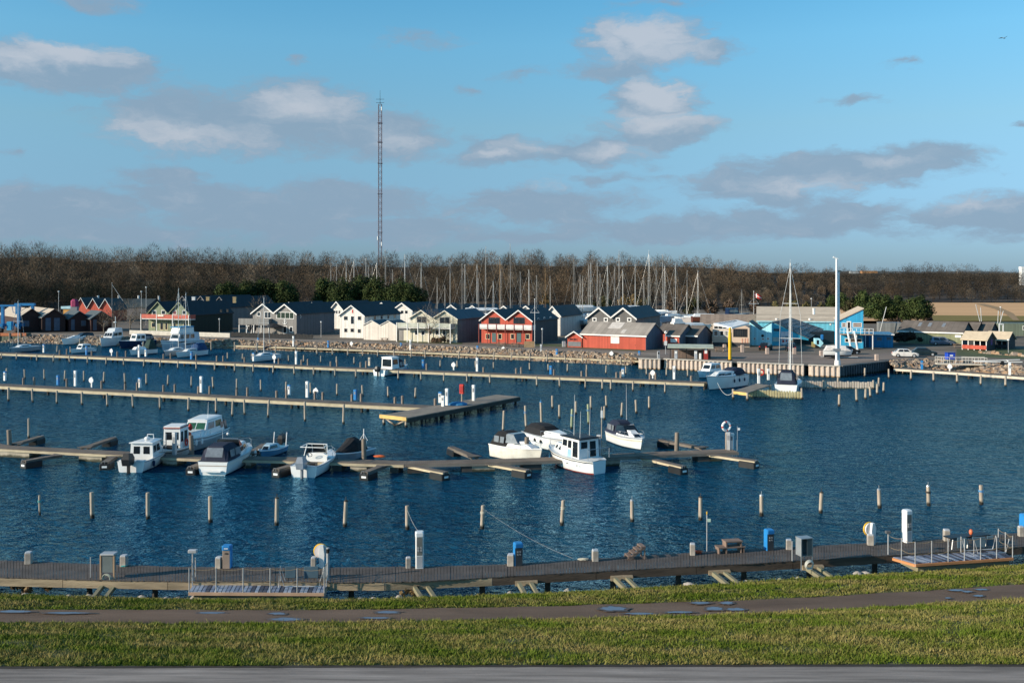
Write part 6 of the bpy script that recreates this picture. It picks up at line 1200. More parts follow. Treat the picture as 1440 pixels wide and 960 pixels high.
def rig(t, x, z0, h, B, boom=None, r=.07, spread=2, m=None, back=-2.5, fore=3.0):
    m = m or M_ALU; mb = MB(); mb.tube([(x,0,z0),(x,0,z0+h)], r, 8, r*.7); o = mb.obj('mast', m, t)
    mb = MB(); rr = max(.013, r*.22)
    mb.tube([(x,0,z0+h*.98),(x+fore,0,z0)], rr, 4); mb.tube([(x,0,z0+h),(x+back,0,z0)], rr, 4)
    for sg in (1,-1): mb.tube([(x,0,z0+h*.97),(x,sg*B*.42,z0+h*.55),(x,sg*B*.5,z0)], rr, 4)
    mb.obj('rigging', m, t)
    mb = MB()
    for k in range(spread): q = z0+h*(.35+.3*k if spread > 1 else .55); mb.tube([(x,-B*.42*(1-.25*k),q),(x,B*.42*(1-.25*k),q)], r*.35, 5)
    mb.obj('spreaders', m, o)
    mb = MB(); mb.tube([(x,0,z0+h),(x,0,z0+h+.5)], .015, 4); mb.box(x-.3,x+.1,-.02,.02,z0+h+.05,z0+h+.12); mb.obj('masthead', m, o)
    if boom: mb = MB(); mb.tube([(x,0,z0+1.0),(x-boom,0,z0+1.05)], .16, 8, .1); mb.obj('sail_cover', M_NAVY, t)
t = boat('sailboat', 'sailboat with a dark cockpit tent and the tallest mast, behind the plank screen', (1105,553), 1117, 9.0, True, 'sailboat')
zz, bb = hull(t, 9.0, 3.2, 1.15, M_WHITE2, sheer=.15, full=.35); canopy(t, .1, 3.2, 1.3, 1.15, 1.9, M_NAVY, rf=.6, rb=.35); lump(t, 'coach_roof', M_WHITE2, 3.0, 6.6, 1.1, .6, 1.2, .45, .8, .1, .8); rig(t, 4.6, 1.5, (552-367)*134/F-1.7, 3.2, 3.4, .10, 2, m=mat('pale_mast', (.70,.68,.64), .4)); mb = MB(); mb.tube([(.2,-1.3,2.1),(.2,-1.3,3.1),(.2,1.1,3.1),(.2,1.1,2.1)], .06, 6); mb.obj('stern_arch', M_BLACK, t); bowrail(t, 9, zz, bb, .7, .5)
fender(t, 1.2, -1.7, .7, M_NAVYH)
# ---- far left boats
t = boat('motor_cruiser', 'sleek white motor cruiser at the left shore, the first beside the gangplank', (134,482), 86, 8.5, False); zz, bb = hull(t, 8.5, 2.8, 1.3, M_WHITE2, sheer=.1); lump(t, 'coach_roof', M_WHITE2, 3.0, 7.4, 1.2, .5, 1.35, .6, 2.0, .1, .75, [('l',.1,.2,.7,.7,M_TINT)]); lump(t, 'windscreen', M_TINT, 1.0, 4.6, 1.2, .8, 1.7, .75, 1.2, .2, .8); bowrail(t, 8.5, zz, bb, .6, .5)
t = boat('flybridge_boat', 'white flybridge cruiser with radar mast, bow to the left shore berth', (168,484), 141, 9.2, False); zz, bb = hull(t, 9.2, 3.2, 1.6, M_WHITE2, sheer=.3); lump(t, 'saloon', M_WHITE2, 1.0, 6.2, 1.4, 1.0, 1.6, 1.5, 1.2, .1, .86, [('l',.1,.4,.5,.85,M_TINT),('l',.55,.4,.9,.85,M_TINT),('f',.05,.4,.33,.85,M_TINT),('f',.38,.4,.62,.85,M_TINT),('f',.67,.4,.95,.85,M_TINT)]); lump(t, 'flybridge', M_WHITE2, 1.0, 4.4, 1.2, .9, 3.1, .7, .6, .1, .9); mb = MB(); mb.tube([(2.0,0,3.7),(2.0,0,6.4)], .06, 6); mb.obj('mast', M_WHITE, t); radar(t, 2.2, 5.0, .3); bowrail(t, 9.2, zz, bb, .5, .6)
t = boat('motor_boat', 'navy hulled motor boat with a white wheelhouse at the left shore', (214,487), 167, 9.0, False); zz, bb = hull(t, 9.0, 3.0, 1.5, M_NAVYH, sheer=.2, deckcol=M_WHITE2); lump(t, 'wheelhouse', M_WHITE2, 2.6, 5.4, 1.1, .9, 1.5, 1.4, .5, .1, .88, [('l',.1,.35,.42,.85,M_TINT),('l',.52,.35,.88,.85,M_TINT),('f',.1,.4,.9,.85,M_TINT)]); canopy(t, .2, 2.8, 1.15, 1.5, 1.4, M_NAVY, rf=.1); fender(t, 2.2, 1.55, 1.0, M_WHITE, 1); fender(t, 4.2, 1.5, 1.0, M_WHITE, 1)
t = boat('motor_yacht', 'big blue grey motor yacht with a blue topped flybridge in front of the green house', (279,489), 226, 11.5, False); zz, bb = hull(t, 11.5, 3.7, 1.8, mat('blue_grey_gelcoat', (.42,.47,.53), .3), sheer=.25, deckcol=M_WHITE2, stripe=M_WHITE2); lump(t, 'saloon', mat('white_grey', (.55,.58,.62), .4), 1.4, 7.8, 1.6, 1.2, 1.8, 1.7, .8, .1, .9, [('l',.06,.35,.25,.85,M_TINT),('l',.3,.35,.5,.85,M_TINT),('l',.55,.35,.75,.85,M_TINT),('f',.08,.4,.92,.85,M_TINT)]); lump(t, 'flybridge', M_WHITE, 3.0, 7.4, 1.4, 1.1, 3.55, 1.1, .4, .1, .95); mb = MB(); mb.box(3.0,7.2,-1.4,1.4,4.75,4.9); mb.obj('blue_cover', mat('fender_blue', (.02,.22,.42)), t); bowrail(t, 11.5, zz, bb, .5, .7)
SM = [('small sailboat with a bare mast at the far left, near the travel lift', (50,492.5), 14, 8.0, 20, 424, M_GELG), ('pale sailboat left of its twin behind the second furthest pier', (262,497), 231, 8.0, 251, 407, M_GELG), ('pale sailboat with a blue sail cover behind the second furthest pier', (286,498.5), 247, 8.5, 259, 413, M_WHITE2), ('small white sailboat with one tall mast before the grey restaurant', (388,504.5), 353, 8.2, 371, 419, M_WHITE2)]
for i, (lb, st_, bx, L, mx, my, hc) in enumerate(SM):
    t = boat('sailboat', lb, st_, bx, L, False, 'sailboat'); zz, bb = hull(t, L, 2.6, 1.0, hc, sheer=.1, full=.35); lump(t, 'coach_roof', M_WHITE2, 2.6, 6.0, 1.0, .5, 1.05, .4, .9, .1, .8, [('l',.2,.3,.8,.75,M_TINT)])
    loc = t.location; a = t.rotation_euler.z; k = (mx-CX)/F; x = (k*loc.y-loc.x)/(math.cos(a)-k*math.sin(a)); x = max(2.5, min(5.5, x)); D = loc.y+x*math.sin(a); h = H-(my-HY)*D/F-1.4; rig(t, x, 1.4, h, 2.6, 3.0 if i else None, .075, 1)
    if i == 2: canopy(t, .1, 3.2, 1.2, 1.0, 1.5, mat('deep_blue_cover', (.01,.05,.14), .8), False)
t = boat('cabin_boat', 'little white cabin boat moored behind the blue pedestal at left', (131,494.5), 99, 5.6, False); hull(t, 5.6, 2.1, .75, M_WHITE2); lump(t, 'cabin', M_WHITE2, 1.2, 3.6, .85, .7, .8, .9, .5, .1, .85, [('l',.1,.3,.9,.8,M_TINT),('f',.1,.3,.9,.8,M_TINT)])
t = boat('cabin_boat', 'white boat with a dark green tent behind the tall white pedestal at left', (216,496.5), 182, 6.6, False); hull(t, 6.6, 2.4, .9, M_WHITE2); lump(t, 'coach_roof', M_WHITE2, 3.0, 5.6, .9, .5, .95, .6, .6, .1, .8); canopy(t, .1, 2.2, 1.0, .9, 2.0, mat('dark_green_tent', (.01,.035,.03), .8), False)
# ================================================================ laid-up sailing boats behind the houses
MASTS = [(466,371),(474,373),(486,367),(498.5,366),(514,364.5),(519,375),(524,377),(529,370),(541,352),(551.5,380.5),(570,359),(591.5,371),(614,392.5),(625,403),(632,370),(649,373),(653,374),(670,374),(672,394),(684,349),(693,397),(702,362.5),(705,380),(716.5,345),(718.5,384.5),(731,384),(743,381),(754,389.5),(766,379),(773,390.5),(808,364.5),(815,388.5),(820,390.5),(827,373),(830,371),(839,370),(843,387.5),(855,372),(865,376),(871.5,355),(875,381),(894,374),(906,392.5),(913.5,355),(922,376),(931,359.5),(934,375),(949,372.5),(967,382),(982,382.5),(966.5,411),(1042.5,409.5)]
HC = [M_WHITE2, mat('light_blue_hull', (.30,.42,.52), .3), M_GELG, M_WHITE2, mat('deep_blue_hull', (.03,.08,.2), .3), mat('off_white_hull', (.6,.58,.52), .3)]
gm = random.Random(11)
for i, (x, y) in enumerate(MASTS):
    D = gm.uniform(318, 350) if x < 600 else gm.uniform(240, 285)
    if x > 1030: D = 235
    top = H-(y-HY)*D/F; t = thing('laid_up_sailboat', f'laid up sailboat with a bare mast, {nth(i)} mast from left above the roofs', 'sailboat', ((x-CX)*D/F, D, ZQ+.15), gm.choice([0, math.pi])+gm.uniform(-.5,.5), 'sailboats laid up on land')
    L = min(11.5, max(6.5, top*.45)); hh = HC[i % 6]; k = L/9
    off = Matrix.Translation((-L*.55, 0, 0))
    mb = MB(); ns = 8; rs = []
    for q in range(ns+1):
        s = q/ns; b = max(.03, 1.35*k*(1-max(0, (s-.35)/.65)**2.2)*(.75+.25*min(1, s/.35))); z1 = 2.4*k+1.0+.25*s*s; zb = 1.5+.5*abs(s-.45)*2
        X = L*s-L*.55; rs.append([(X,0,zb),(X,b*.7,zb+.35),(X,b,z1),(X,0,z1+.12),(X,-b,z1),(X,-b*.7,zb+.35)])
    mb.rings(rs); mb.obj('hull', hh, t); mb = MB(); mb.box(-.9,.7,-.1,.1,.2,1.6); mb.obj('keel', M_ANTIB, t)
    mb = MB()
    for sx in (-L*.3, L*.2):
        for sy in (-1.1, 1.1): mb.tube([(sx,sy*1.2,0),(sx,sy*.7,1.9)], .05, 5)
        mb.box(sx-.05,sx+.05,-1.4,1.4,0,.12)
    mb.obj('cradle', M_GREY, t)
    z1 = 2.4*k+1.1; lump(t, 'coach_roof', M_WHITE2, -L*.3, L*.22, .8*k, .5*k, z1, .45, .6, .1, .8)
    rig(t, L*.02, z1, top-z1-ZQ, 2.4*k, None, .062*(D/260), gm.choice([1,2,2]), m=(mat('grey_mast', (.36,.35,.33), .5) if gm.random() < .6 else (M_ALU if gm.random() < .85 else mat('wood_mast', (.30,.18,.08)))), back=-L*.5, fore=L*.4)
# wrapped and larger boats on land near the right
def landboat(lb, px, py, D, L, col, ang, kind=0, z=1.2):
    p = PD(px, py, D); t = thing('boat_on_land', lb, 'boat', (p.x, p.y, ZQ+z), ang); zz, bb = hull(t, L, L*.32, 1.2, col, sheer=.2)
    if kind == 1: lump(t, 'wheelhouse', M_NAVYH, L*.2, L*.6, 1.2, 1.0, 1.2, 1.3, .3, .1, .9, [('r',.1,.4,.9,.85,M_CLEAR),('l',.1,.4,.9,.85,M_CLEAR)], roof=.2)
    elif kind == 2: lump(t, 'cabin', M_WHITE2, L*.15, L*.65, 1.2, .9, 1.2, 1.1, .7, .1, .85, [('l',.1,.3,.9,.8,M_TINT),('r',.1,.3,.9,.8,M_TINT)]); lump(t, 'flybridge', M_WHITE2, L*.2, L*.5, 1.0, .8, 2.3, .8, .4, .1, .9)
    else: canopy(t, .2, L*.8, L*.14, 1.2, .7, M_WHITE2 if kind == 3 else M_BLUE, False)
    mb = MB()
    for s in (.25,.65): mb.box(L*s-.1,L*s+.1,-1.0,1.0,-z,-.3)
    mb.obj('supports', M_GREY, t)
landboat('white flybridge boat on land behind the red shed', 938, 446, 215, 7, M_WHITE2, .2, 2, 1.6); landboat('shrink wrapped white boat on land beside the white flybridge boat', 955, 446, 222, 8, M_WHITE2, .3, 3, 1.6)
landboat('brown wooden boat on land behind the pale shed roof', 973, 436, 236, 7.5, mat('brown_hull', (.10,.03,.02), .5), .05, 3, 3.1); landboat('dark blue wheelhouse boat on land left of the flagpole', 1014, 436, 236, 7.0, M_NAVYH, .15, 1, 3.6)
landboat('white motor boat on land left of the blue covered one', 930, 440, 240, 7.0, M_WHITE2, 2.9, 2, 1.6)
landboat('white boat standing on land among the masts above the rear roofs', 800, 418, 265, 9, M_WHITE2, .2, 3, 4.2); landboat('long white and grey boat on land above the cream house roof', 652, 421, 262, 12, M_GELG, .1, 3, 3.6); landboat('blue covered boat on land behind the red house', 700, 424, 255, 9, mat('light_blue_hull', (.30,.42,.52), .3), .1, 0, 3.4)
landboat('grey boat on land above the twin gabled grey house', 866, 420, 262, 9, M_GELG, .2, 3, 4.2); landboat('blue tarpaulin covered boat on land at the flagpole', 1050, 438, 232, 6, M_BLUE, .1, 0, 2.8)
# ================================================================ vehicles
def wheelset(t, xs, y, r=.32):
    for x in xs:
        for s in (-1, 1):
            mb = MB(); mb.tube([(x,s*(y-.1),r),(x,s*(y+.1),r)], r, 16); w = mb.obj('wheel', M_BLACK, t); mb = MB(); mb.tube([(x,s*(y+.07),r),(x,s*(y+.115),r)], r*.6, 12); mb.obj('rim', M_GALV, w)
def car(lb, px, py, ang, col, L=4.3, Hh=1.45, wag=False):
    t = thing('parked_car', lb, 'car', tuple(P(px, py, ZQ+.02)), R(ang)); w = .86
    pr = [(-L/2,.35),(-L/2,.75),(-L/2+.1,.92),(-L*.12 if not wag else -L*.4,.98)]
    def sec(x, zb, zt, ww): return [(x,-ww*.93,zb),(x,ww*.93,zb),(x,ww,zb+(zt-zb)*.35),(x,ww*.94,zt),(x,-ww*.94,zt),(x,-ww,zb+(zt-zb)*.35)]
    body = [(-L/2,.38,.72,.75),(-L/2+.15,.25,.88,.84),(-L*.3,.22,.95,w),(0,.2,.95,w),(L*.22,.22,.93,w),(L*.38,.24,.82,.84),(L/2-.1,.28,.7,.78),(L/2,.38,.58,.68)]
    mb = MB(); mb.rings([sec(*q) for q in body]); mb.obj('body', col, t, smooth=True)
    xb = -L*.40 if not wag else -L*.47; xr = xb+(.55 if not wag else .22); xf = L*.10; xw = L*.27
    b = [(xb,-.8,.92),(xw,-.8,.92),(xw,.8,.92),(xb,.8,.92)]; tp = [(xr,-.62,Hh-.05),(xf,-.62,Hh-.05),(xf,.62,Hh-.05),(xr,.62,Hh-.05)]
    mb = MB(); mb.rings([b, tp, [(xr+.15,-.5,Hh),(xf-.15,-.5,Hh),(xf-.15,.5,Hh),(xr+.15,.5,Hh)]]); g = mb.obj('roof', col, t, smooth=True)
    Q = {'r':(b[0],b[1],tp[1],tp[0]),'l':(b[2],b[3],tp[3],tp[2]),'f':(b[1],b[2],tp[2],tp[1]),'b':(b[3],b[0],tp[0],tp[3])}
    for f, u0, u1 in (('r',.14,.47),('r',.51,.88),('l',.12,.49),('l',.53,.86),('f',.06,.94),('b',.1,.9)): mb = MB(); mb.panel(Q[f], u0, .12, u1, .88, .012, .02); mb.obj('window', M_TINT, g)
    wheelset(t, (-L*.3, L*.31), .78)
    for s in (-1, 1):
        mb = MB(); mb.box(L/2-.14,L/2+.005,s*.55-.14,s*.55+.14,.55,.66); mb.obj('headlight', M_CLEAR, t); mb = MB(); mb.box(-L/2-.01,-L/2+.1,s*.6-.12,s*.6+.12,.68,.82); mb.obj('tail_light', M_RED, t)
        mb = MB(); mb.box(L*.17,L*.2,s*.86,s*.98,.95,1.07); mb.obj('mirror', col, t)
car('white hatchback parked by the rock slope at the right', 1273, 502, -14, mat('white_car_paint', (.62,.60,.57), .2)); car('dark car parked right behind the white hatchback', 1299, 500, -14, mat('dark_teal_car', (.012,.025,.032), .2)); car('silver blue estate car parked in front of the green shed', 1325, 485, -12, mat('silver_blue_car', (.16,.20,.27), .25, metal=.4), 4.7, 1.65, True)
car('black car parked before the pale turquoise workshop', 1077, 492, 60, mat('black_car', (.012,.014,.016), .2), 4.2); car('dark car seen end on before the glass hall', 1112, 493, 80, mat('navy_car', (.012,.018,.03), .2), 4.4, 1.5, True); car('black car beside the mast crane foot', 1192, 498, 10, mat('black_car', (.012,.014,.016), .2), 4.3, 1.5, True)
# trailer boat with white covers
t = thing('trailer_boat', 'boat under a crumpled white cover on a trailer left of the mast crane', 'boat', tuple(P(1158, 499, ZQ+.55)), R(-12)); zz, bb = hull(t, 4.8, 1.9, .8, M_WHITE2, sheer=.2); canopy(t, .1, 4.4, .92, .8, .9, mat('crumpled_cover', (.62,.58,.55), .8, bump=.8, bscale=2), False); mb = MB(); mb.bar((-.5,0,-.25),(5.6,0,-.25),.1,.1); mb.obj('trailer_frame', M_GALV, t)
for s in (-1,1): mb = MB(); mb.tube([(1.6,s*.85,-.22),(1.6,s*1.0,-.22)], .33, 14); mb.obj('wheel', M_BLACK, t)
# ================================================================ woods
RIDGE = [(-300,350),(0,346),(60,344),(110,350),(150,352),(200,350),(260,352),(330,355),(430,357),(500,358),(570,359),(650,357),(700,355),(800,358),(900,357),(1000,360),(1050,365),(1100,372),(1140,381),(1200,392)]
def twigs(trees, seed, per, sliver=(1.6,3.6), wid=(.10,.30), upw=.55, tones=None):
    """trees: array rows (x, y, z0, height, radius, tone index)"""
    g = np.random.default_rng(seed); T = np.asarray(trees); n = len(T)*per; t = np.repeat(T, per, 0)
    u = g.normal(0, 1, (n, 3)); u /= np.linalg.norm(u, axis=1)[:, None]; rr = g.random(n)**.45
    c = t[:, :3].copy(); hh = t[:, 3]; c[:, 2] += hh*.60
    off = u*rr[:, None]*np.c_[t[:, 4], t[:, 4], hh*.40]
    p = c+off
    d = u*np.array([.8, .8, .5])+np.array([0, 0, upw])+g.normal(0, .25, (n, 3)); d /= np.linalg.norm(d, axis=1)[:, None]
    Ls = g.uniform(*sliver, n)*(hh/16); w = g.uniform(*wid, n)
    side = np.cross(d, g.normal(0, 1, (n, 3))); side /= np.linalg.norm(side, axis=1)[:, None]
    v = np.empty((n, 3, 3)); v[:, 0] = p-side*w[:, None]; v[:, 1] = p+side*w[:, None]; v[:, 2] = p+d*Ls[:, None]
    base = np.asarray(tones)[t[:, 5].astype(int)]; col = base*g.uniform(.6, 1.4, n)[:, None]
    return v.reshape(-1, 3), np.repeat(col, 3, 0)
def trunks(trees, seed, tone):
    g = np.random.default_rng(seed); T = np.asarray(trees); V = []; 
    for (x, y, z, h, r, k) in T:
        for j in range(3):
            dx, dy = g.normal(0, r*.25, 2) if j else (0, 0); w = .10+.06*g.random()
            V.append(((x-w, y, z-1), (x+w, y, z-1), (x+dx, y+dy, z+h*.85)))
    v = np.array(V).reshape(-1, 3); return v, np.tile(np.array(tone)*1.0, (len(v), 1))
TONES = [(.115,.086,.058),(.092,.074,.054),(.140,.102,.068),(.070,.060,.047),(.170,.140,.105),(.120,.084,.054)]
def wood(name, label, poly, D0, dD, rowsn, step, x0, x1, ybase_step, seed, per, hmax=26, zg=2.0, rmul=1.0, tonew=(30,25,15,18,5,12)):
    g = random.Random(seed); tr = []
    for k in range(rowsn):
        D = D0+dD*k; st = step*(F/D); x = x0+g.random()*st
        while x < x1:
            xx = x+g.uniform(-.4,.4)*st; DD = D+g.uniform(-.5,.5)*dD
            yt = pl(poly, xx)-(8 if D0 > 450 else 3 if xx < 850 else (-1 if xx < 1000 else -3))+(rowsn-1-k)*ybase_step+abs(g.gauss(0, 2.6))-2.6+5*mnoise.noise(Vector((xx*.03, k*1.3, seed)))
            zt = H-(yt-HY)*DD/F; gz = zg+max(0, DD-D0)*.03; h = max(4, min(hmax, zt-gz)); gz = zt-h
            tr.append(((xx-CX)*DD/F, DD, gz, h, rmul*g.uniform(2.8,4.6)*(h/18)**.5, g.choices(range(6), tonew)[0])); x += st*g.uniform(.7,1.3)
    v, c = twigs(tr, seed, per, (.6,1.5), (.03,.08), .25, tones=TONES); v2, c2 = trunks(tr, seed, (.07,.055,.045))
    v = np.concatenate([v, v2]); c = np.concatenate([c, c2])
    o = npmesh(name, v, np.arange(len(v)).reshape(-1, 3), mat("bare_wood_twigs", (1,1,1), .95, var=.3, scale=.045, attr='tone', spec=.1), cols=c); stuff(o); tag(o, label, 'wood'); return o
wood('woods', 'brown leafless wood along the skyline behind the harbour houses', RIDGE, 385, 16, 7, 5.0, -160, 1190, 7.5, 21, 1500)
FAR = [(1090,384),(1150,381),(1200,385),(1250,382),(1290,377),(1330,379),(1360,381),(1440,387),(1700,392)]
SHADE_BELT = [(-300,398),(0,394),(60,400),(120,393),(180,401),(240,396),(300,402),(360,404),(420,410)]
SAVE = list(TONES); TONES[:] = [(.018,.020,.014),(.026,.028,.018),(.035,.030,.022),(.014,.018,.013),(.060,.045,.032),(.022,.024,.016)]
wood('woods', 'added belt of trees coloured dark for the cloud shadow at the left wood foot', SHADE_BELT, 345, 9, 4, 6.0, -170, 420, 4, 55, 900, 26, 1.8, 1.3)  # added belt; its near-black tones stand in for a cloud shadow
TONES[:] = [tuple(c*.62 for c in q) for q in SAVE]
wood('woods', 'dark leafless wood beyond the tan stubble field at the right', FAR, 478, 15, 6, 5.2, 1085, 1640, 6.5, 33, 900, 19, 2.2, 1.1, (10,30,6,40,4,4))
TONES[:] = SAVE
# brown rise under the wood
def rise(name, D0, D1, x0, x1, z0, poly, m, dy=9):
    xs = list(range(x0, x1+1, 20)); a = [Vector(((x-CX)*D0/F, D0, z0)) for x in xs]; b = []
    for x in xs: b.append(Vector(((x-CX)*D1/F, D1, H-(pl(poly, x)+dy-HY)*D1/F)))
    return struct(grid(name, [a, mid(a, b, .5), b, [p+Vector((0,60,-12)) for p in b]], m))
M_LITTER = mat('leaf_litter_rise', (.055,.042,.032), .95, var=.3, scale=.08)
rise('hill', 392, 500, -260, 1160, 1.8, RIDGE, M_LITTER, 17); rise('hill', 484, 580, 1080, 1700, 2.2, FAR, M_LITTER, 14)
# far country beyond: low wooded ridges and pale fields
FR = [(x, 384.2-1.3*math.sin(x*.011)-.8*math.sin(x*.037+1)) for x in range(-300, 1800, 30)]
def ridge(name, D, z0, poly, m, k):
    xs = list(range(-300, 1800, 10)); a = [Vector(((x-CX)*D/F, D, z0)) for x in xs]; b = [Vector(((x-CX)*(D+250)/F, D+250, H-(pl(poly, x)+1.2*mnoise.noise(Vector((x*.11, k, 0)))-HY)*(D+250)/F)) for x in xs]
    struct(grid(name, [a, b, [p+Vector((0,500,-20)) for p in b]], m))
ridge('hill', 740, 2.2, [(x, 384.6) for x in (-300, 1800)], mat('mid_wood_ridge', (.06,.052,.042), .95, spec=0, var=.35, scale=.05), 3)
ridge('hill', 2600, 6, FR, mat('far_wood_ridge', (.06,.055,.045), .95, var=.3, scale=.02), 1)
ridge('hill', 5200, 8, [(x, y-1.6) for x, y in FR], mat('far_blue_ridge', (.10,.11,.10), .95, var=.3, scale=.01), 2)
# ---- leafy trees and shrubs as single things
def foliage(t, name, n, c, rx, ry, rz, seed, tones, size=(.18,.5), clumps=26, core=None, fill=.85):
    g = np.random.default_rng(seed); u = g.normal(0,1,(clumps,3)); u /= np.linalg.norm(u,axis=1)[:,None]; u[:,2] = np.abs(u[:,2])*1.1-.35
    cc = u*np.array([rx,ry,rz])*g.uniform(.35,fill,(clumps,1)); cr = g.uniform(.22,.45,clumps)*min(rx,rz); ct = g.uniform(.6,1.35,clumps)
    i = g.integers(0, clumps, n); d = g.normal(0,1,(n,3)); d /= np.linalg.norm(d,axis=1)[:,None]; q = cc[i]+d*(cr[i]*g.random(n)**.35)[:,None]; mz = q[:,2].max(); q[:,2] *= np.where(q[:,2] > 0, rz/mz, 1); rad = np.percentile(np.hypot(q[:,0]/rx, q[:,1]/ry), 98); q[:,:2] /= rad; p = np.array(c)+q
    s = g.uniform(*size,n); a = g.normal(0,1,(n,3)); a /= np.linalg.norm(a,axis=1)[:,None]; b = np.cross(a,d+1e-3); b /= np.linalg.norm(b,axis=1)[:,None]
    v = np.empty((n,3,3)); v[:,0] = p-b*s[:,None]*.5; v[:,1] = p+b*s[:,None]*.5; v[:,2] = p+a*s[:,None]*1.1
    T_ = np.asarray(tones); col = T_[g.integers(0,len(T_),n)]*(ct[i]*g.uniform(.75,1.25,n))[:,None]
    o = npmesh(name, v.reshape(-1,3), np.arange(n*3).reshape(-1,3), mat('leaf_tone', (1,1,1), .85, var=.05, attr='tone', spec=.2), cols=np.repeat(col,3,0)); o.parent = t; return o
def trunk(t, h, r, m, limbs=0, seed=0, spread=.5, name='trunk'):
    g = random.Random(seed); mb = MB(); mb.tube([(0,0,-.3),(g.uniform(-.1,.1),0,h*.5),(g.uniform(-.2,.2),g.uniform(-.2,.2),h)], r, 8, r*.45)
    for k in range(limbs):
        z = h*g.uniform(.35,.95); a = g.random()*6.28; L = h*g.uniform(.4,.8); q = Vector((math.cos(a)*spread*L, math.sin(a)*spread*L, L*.7)); p = Vector((0,0,z)); mb.tube([p, p+q*.5+Vector((0,0,L*.06)), p+q], r*.4, 5, r*.08)
        for j in range(4):
            s = p+q*g.uniform(.3,.95); b = a+g.uniform(-1.1,1.1); l2 = L*g.uniform(.25,.5); mb.tube([s, s+Vector((math.cos(b)*l2*.6, math.sin(b)*l2*.6, l2*.7))], r*.14, 4, r*.03)
    return mb.obj(name, m, t)
M_BARK = mat('bark', (.12,.09,.07), .9, var=.3, scale=4); M_BARKP = mat('pale_bark', (.26,.21,.16), .9, var=.3, scale=4)
PINE = [(.030,.048,.012),(.042,.062,.016),(.022,.036,.010),(.058,.075,.022)]
EV = [(318,402,250,16,'leftmost of the dark evergreen block above the green house'),(345,399,255,20,'in the middle of the evergreen block behind the grey building'),(375,398,258,19,'rounded, in the evergreen block behind the grey building'),(401,400,256,17,'at the right end of the evergreen block beside the yellow field'),
      (458,397,262,17,'at the left end of the large evergreen block under the masts'),(482,396,258,19,'second of the large evergreen block under the masts'),(508,393,262,20,'tall, third of the large evergreen block'),(533,393,258,19,'fourth of the large evergreen block under the masts'),(558,396,256,17,'fifth of the large evergreen block'),(577,405,254,16,'low and round at the right end of the large evergreen block')]
for i, (x, yt, D, w, wd) in enumerate(EV):
    D += 46; yt -= 8
    p = Vector(((x-CX)*D/F, D, ZQ)); top = H-(yt-HY)*D/F-ZQ; r = w*D/F*1.3; t = thing('pine_tree', 'dark green pine '+wd, 'tree', tuple(p), 0, 'evergreens behind the houses')
    trunk(t, top*.7, .25, M_BARK, 3, i); foliage(t, 'crown', 12000, (0,0,top*.5), r, r*.8, top*.5, i, PINE, (.22,.5), 48)
for i, (x, yt, yb, D, w, wd) in enumerate(((1238,411,450,250,25,'large dark round tree right of the slanted blue gable'),(1264,415,450,262,14,'dark tree between the two large round trees'),(1290,414,450,246,23,'large dark round tree beside the tan field'),(1213,408,440,300,16,'dark tree behind the slanted blue gable'),(1180,410,440,310,16,'dark green tree behind the mast crane'))):
    p = Vector(((x-CX)*D/F, D, ZQ)); top = H-(yt-HY)*D/F-ZQ; r = w*D/F; t = thing('evergreen_tree', wd, 'tree', tuple(p)); trunk(t, top*.7, .3, M_BARK, 4, i); foliage(t, 'crown', 11000, (0,0,top*.54), r, r, top*.46, 40+i, PINE, (.22,.5), 40)
# low scrub: yellowish willows and brown shrubs
SCR = [(1090,429,9,0),(1112,427,11,0),(1135,430,10,0),(1155,431,9,0),(1000,425,12,2),(975,423,14,1),(1025,424,10,2),(835,424,12,1),(850,421,14,1),(818,430,9,1),(905,424,13,1),(945,424,10,2),(1255,452,9,2),(1268,450,8,2),(1305,449,7,2),(598,414,6,0),(1195,425,9,1),(1060,422,10,2),(880,420,13,3),(895,419,12,3),(765,418,9,3)]
SCN = ['pale olive willow scrub','dark green low bush','brown leafless bush','yellowish bare willow']
SCT = [[(.16,.13,.055),(.11,.10,.04)],[(.045,.055,.022),(.07,.06,.03)],[(.13,.09,.06),(.09,.065,.05)],[(.19,.13,.055),(.12,.085,.04)]]
for i, (x, y, w, k) in enumerate(SCR):
    D = 300 if k != 3 else 330; D = 285 if 1240 < x < 1310 else D; p = Vector(((x-CX)*D/F, D, ZQ)); top = H-(y-6-HY)*D/F-ZQ; r = w*D/F; t = thing('shrub', f'{SCN[k]}, {nth(sum(1 for q in SCR if q[3]==k and q[0] < x))} of its kind from left behind the roofs', 'shrub', tuple(p), 0, 'scrub behind the buildings'); foliage(t, 'crown', 2600, (0,0,top*.5), r, r*.8, top*.5, 90+i, SCT[k], (.15,.55), 16); trunk(t, top*.6, .12, M_BARK, 3, i)
def bare(label, x, yb, yt, seed, n=14, sp=.55, m=None, z=ZQ, r=.16):
    p = P(x, yb, z); h = (yb-yt)*p.y/F; t = thing('bare_tree', label, 'tree', tuple(p), 0); trunk(t, h*.45, r, m or M_BARKP, n, seed, sp*1.15)
    v, c = twigs([(0,0,0,h,h*.38,4)], seed, 420, (1.2,2.4), (.015,.04), .6, TONES+[(.2,.16,.12)]); o = npmesh('crown', v, np.arange(len(v)).reshape(-1,3), mat('bare_wood_twigs', (1,1,1)), cols=c); o.parent = t; return t
bare('bare tree with a forked pale trunk before the cream house', 604, 482, 428, 3, 16, .6); bare('small bare tree at the right corner of the cream house', 633, 482, 446, 4, 8, .5)
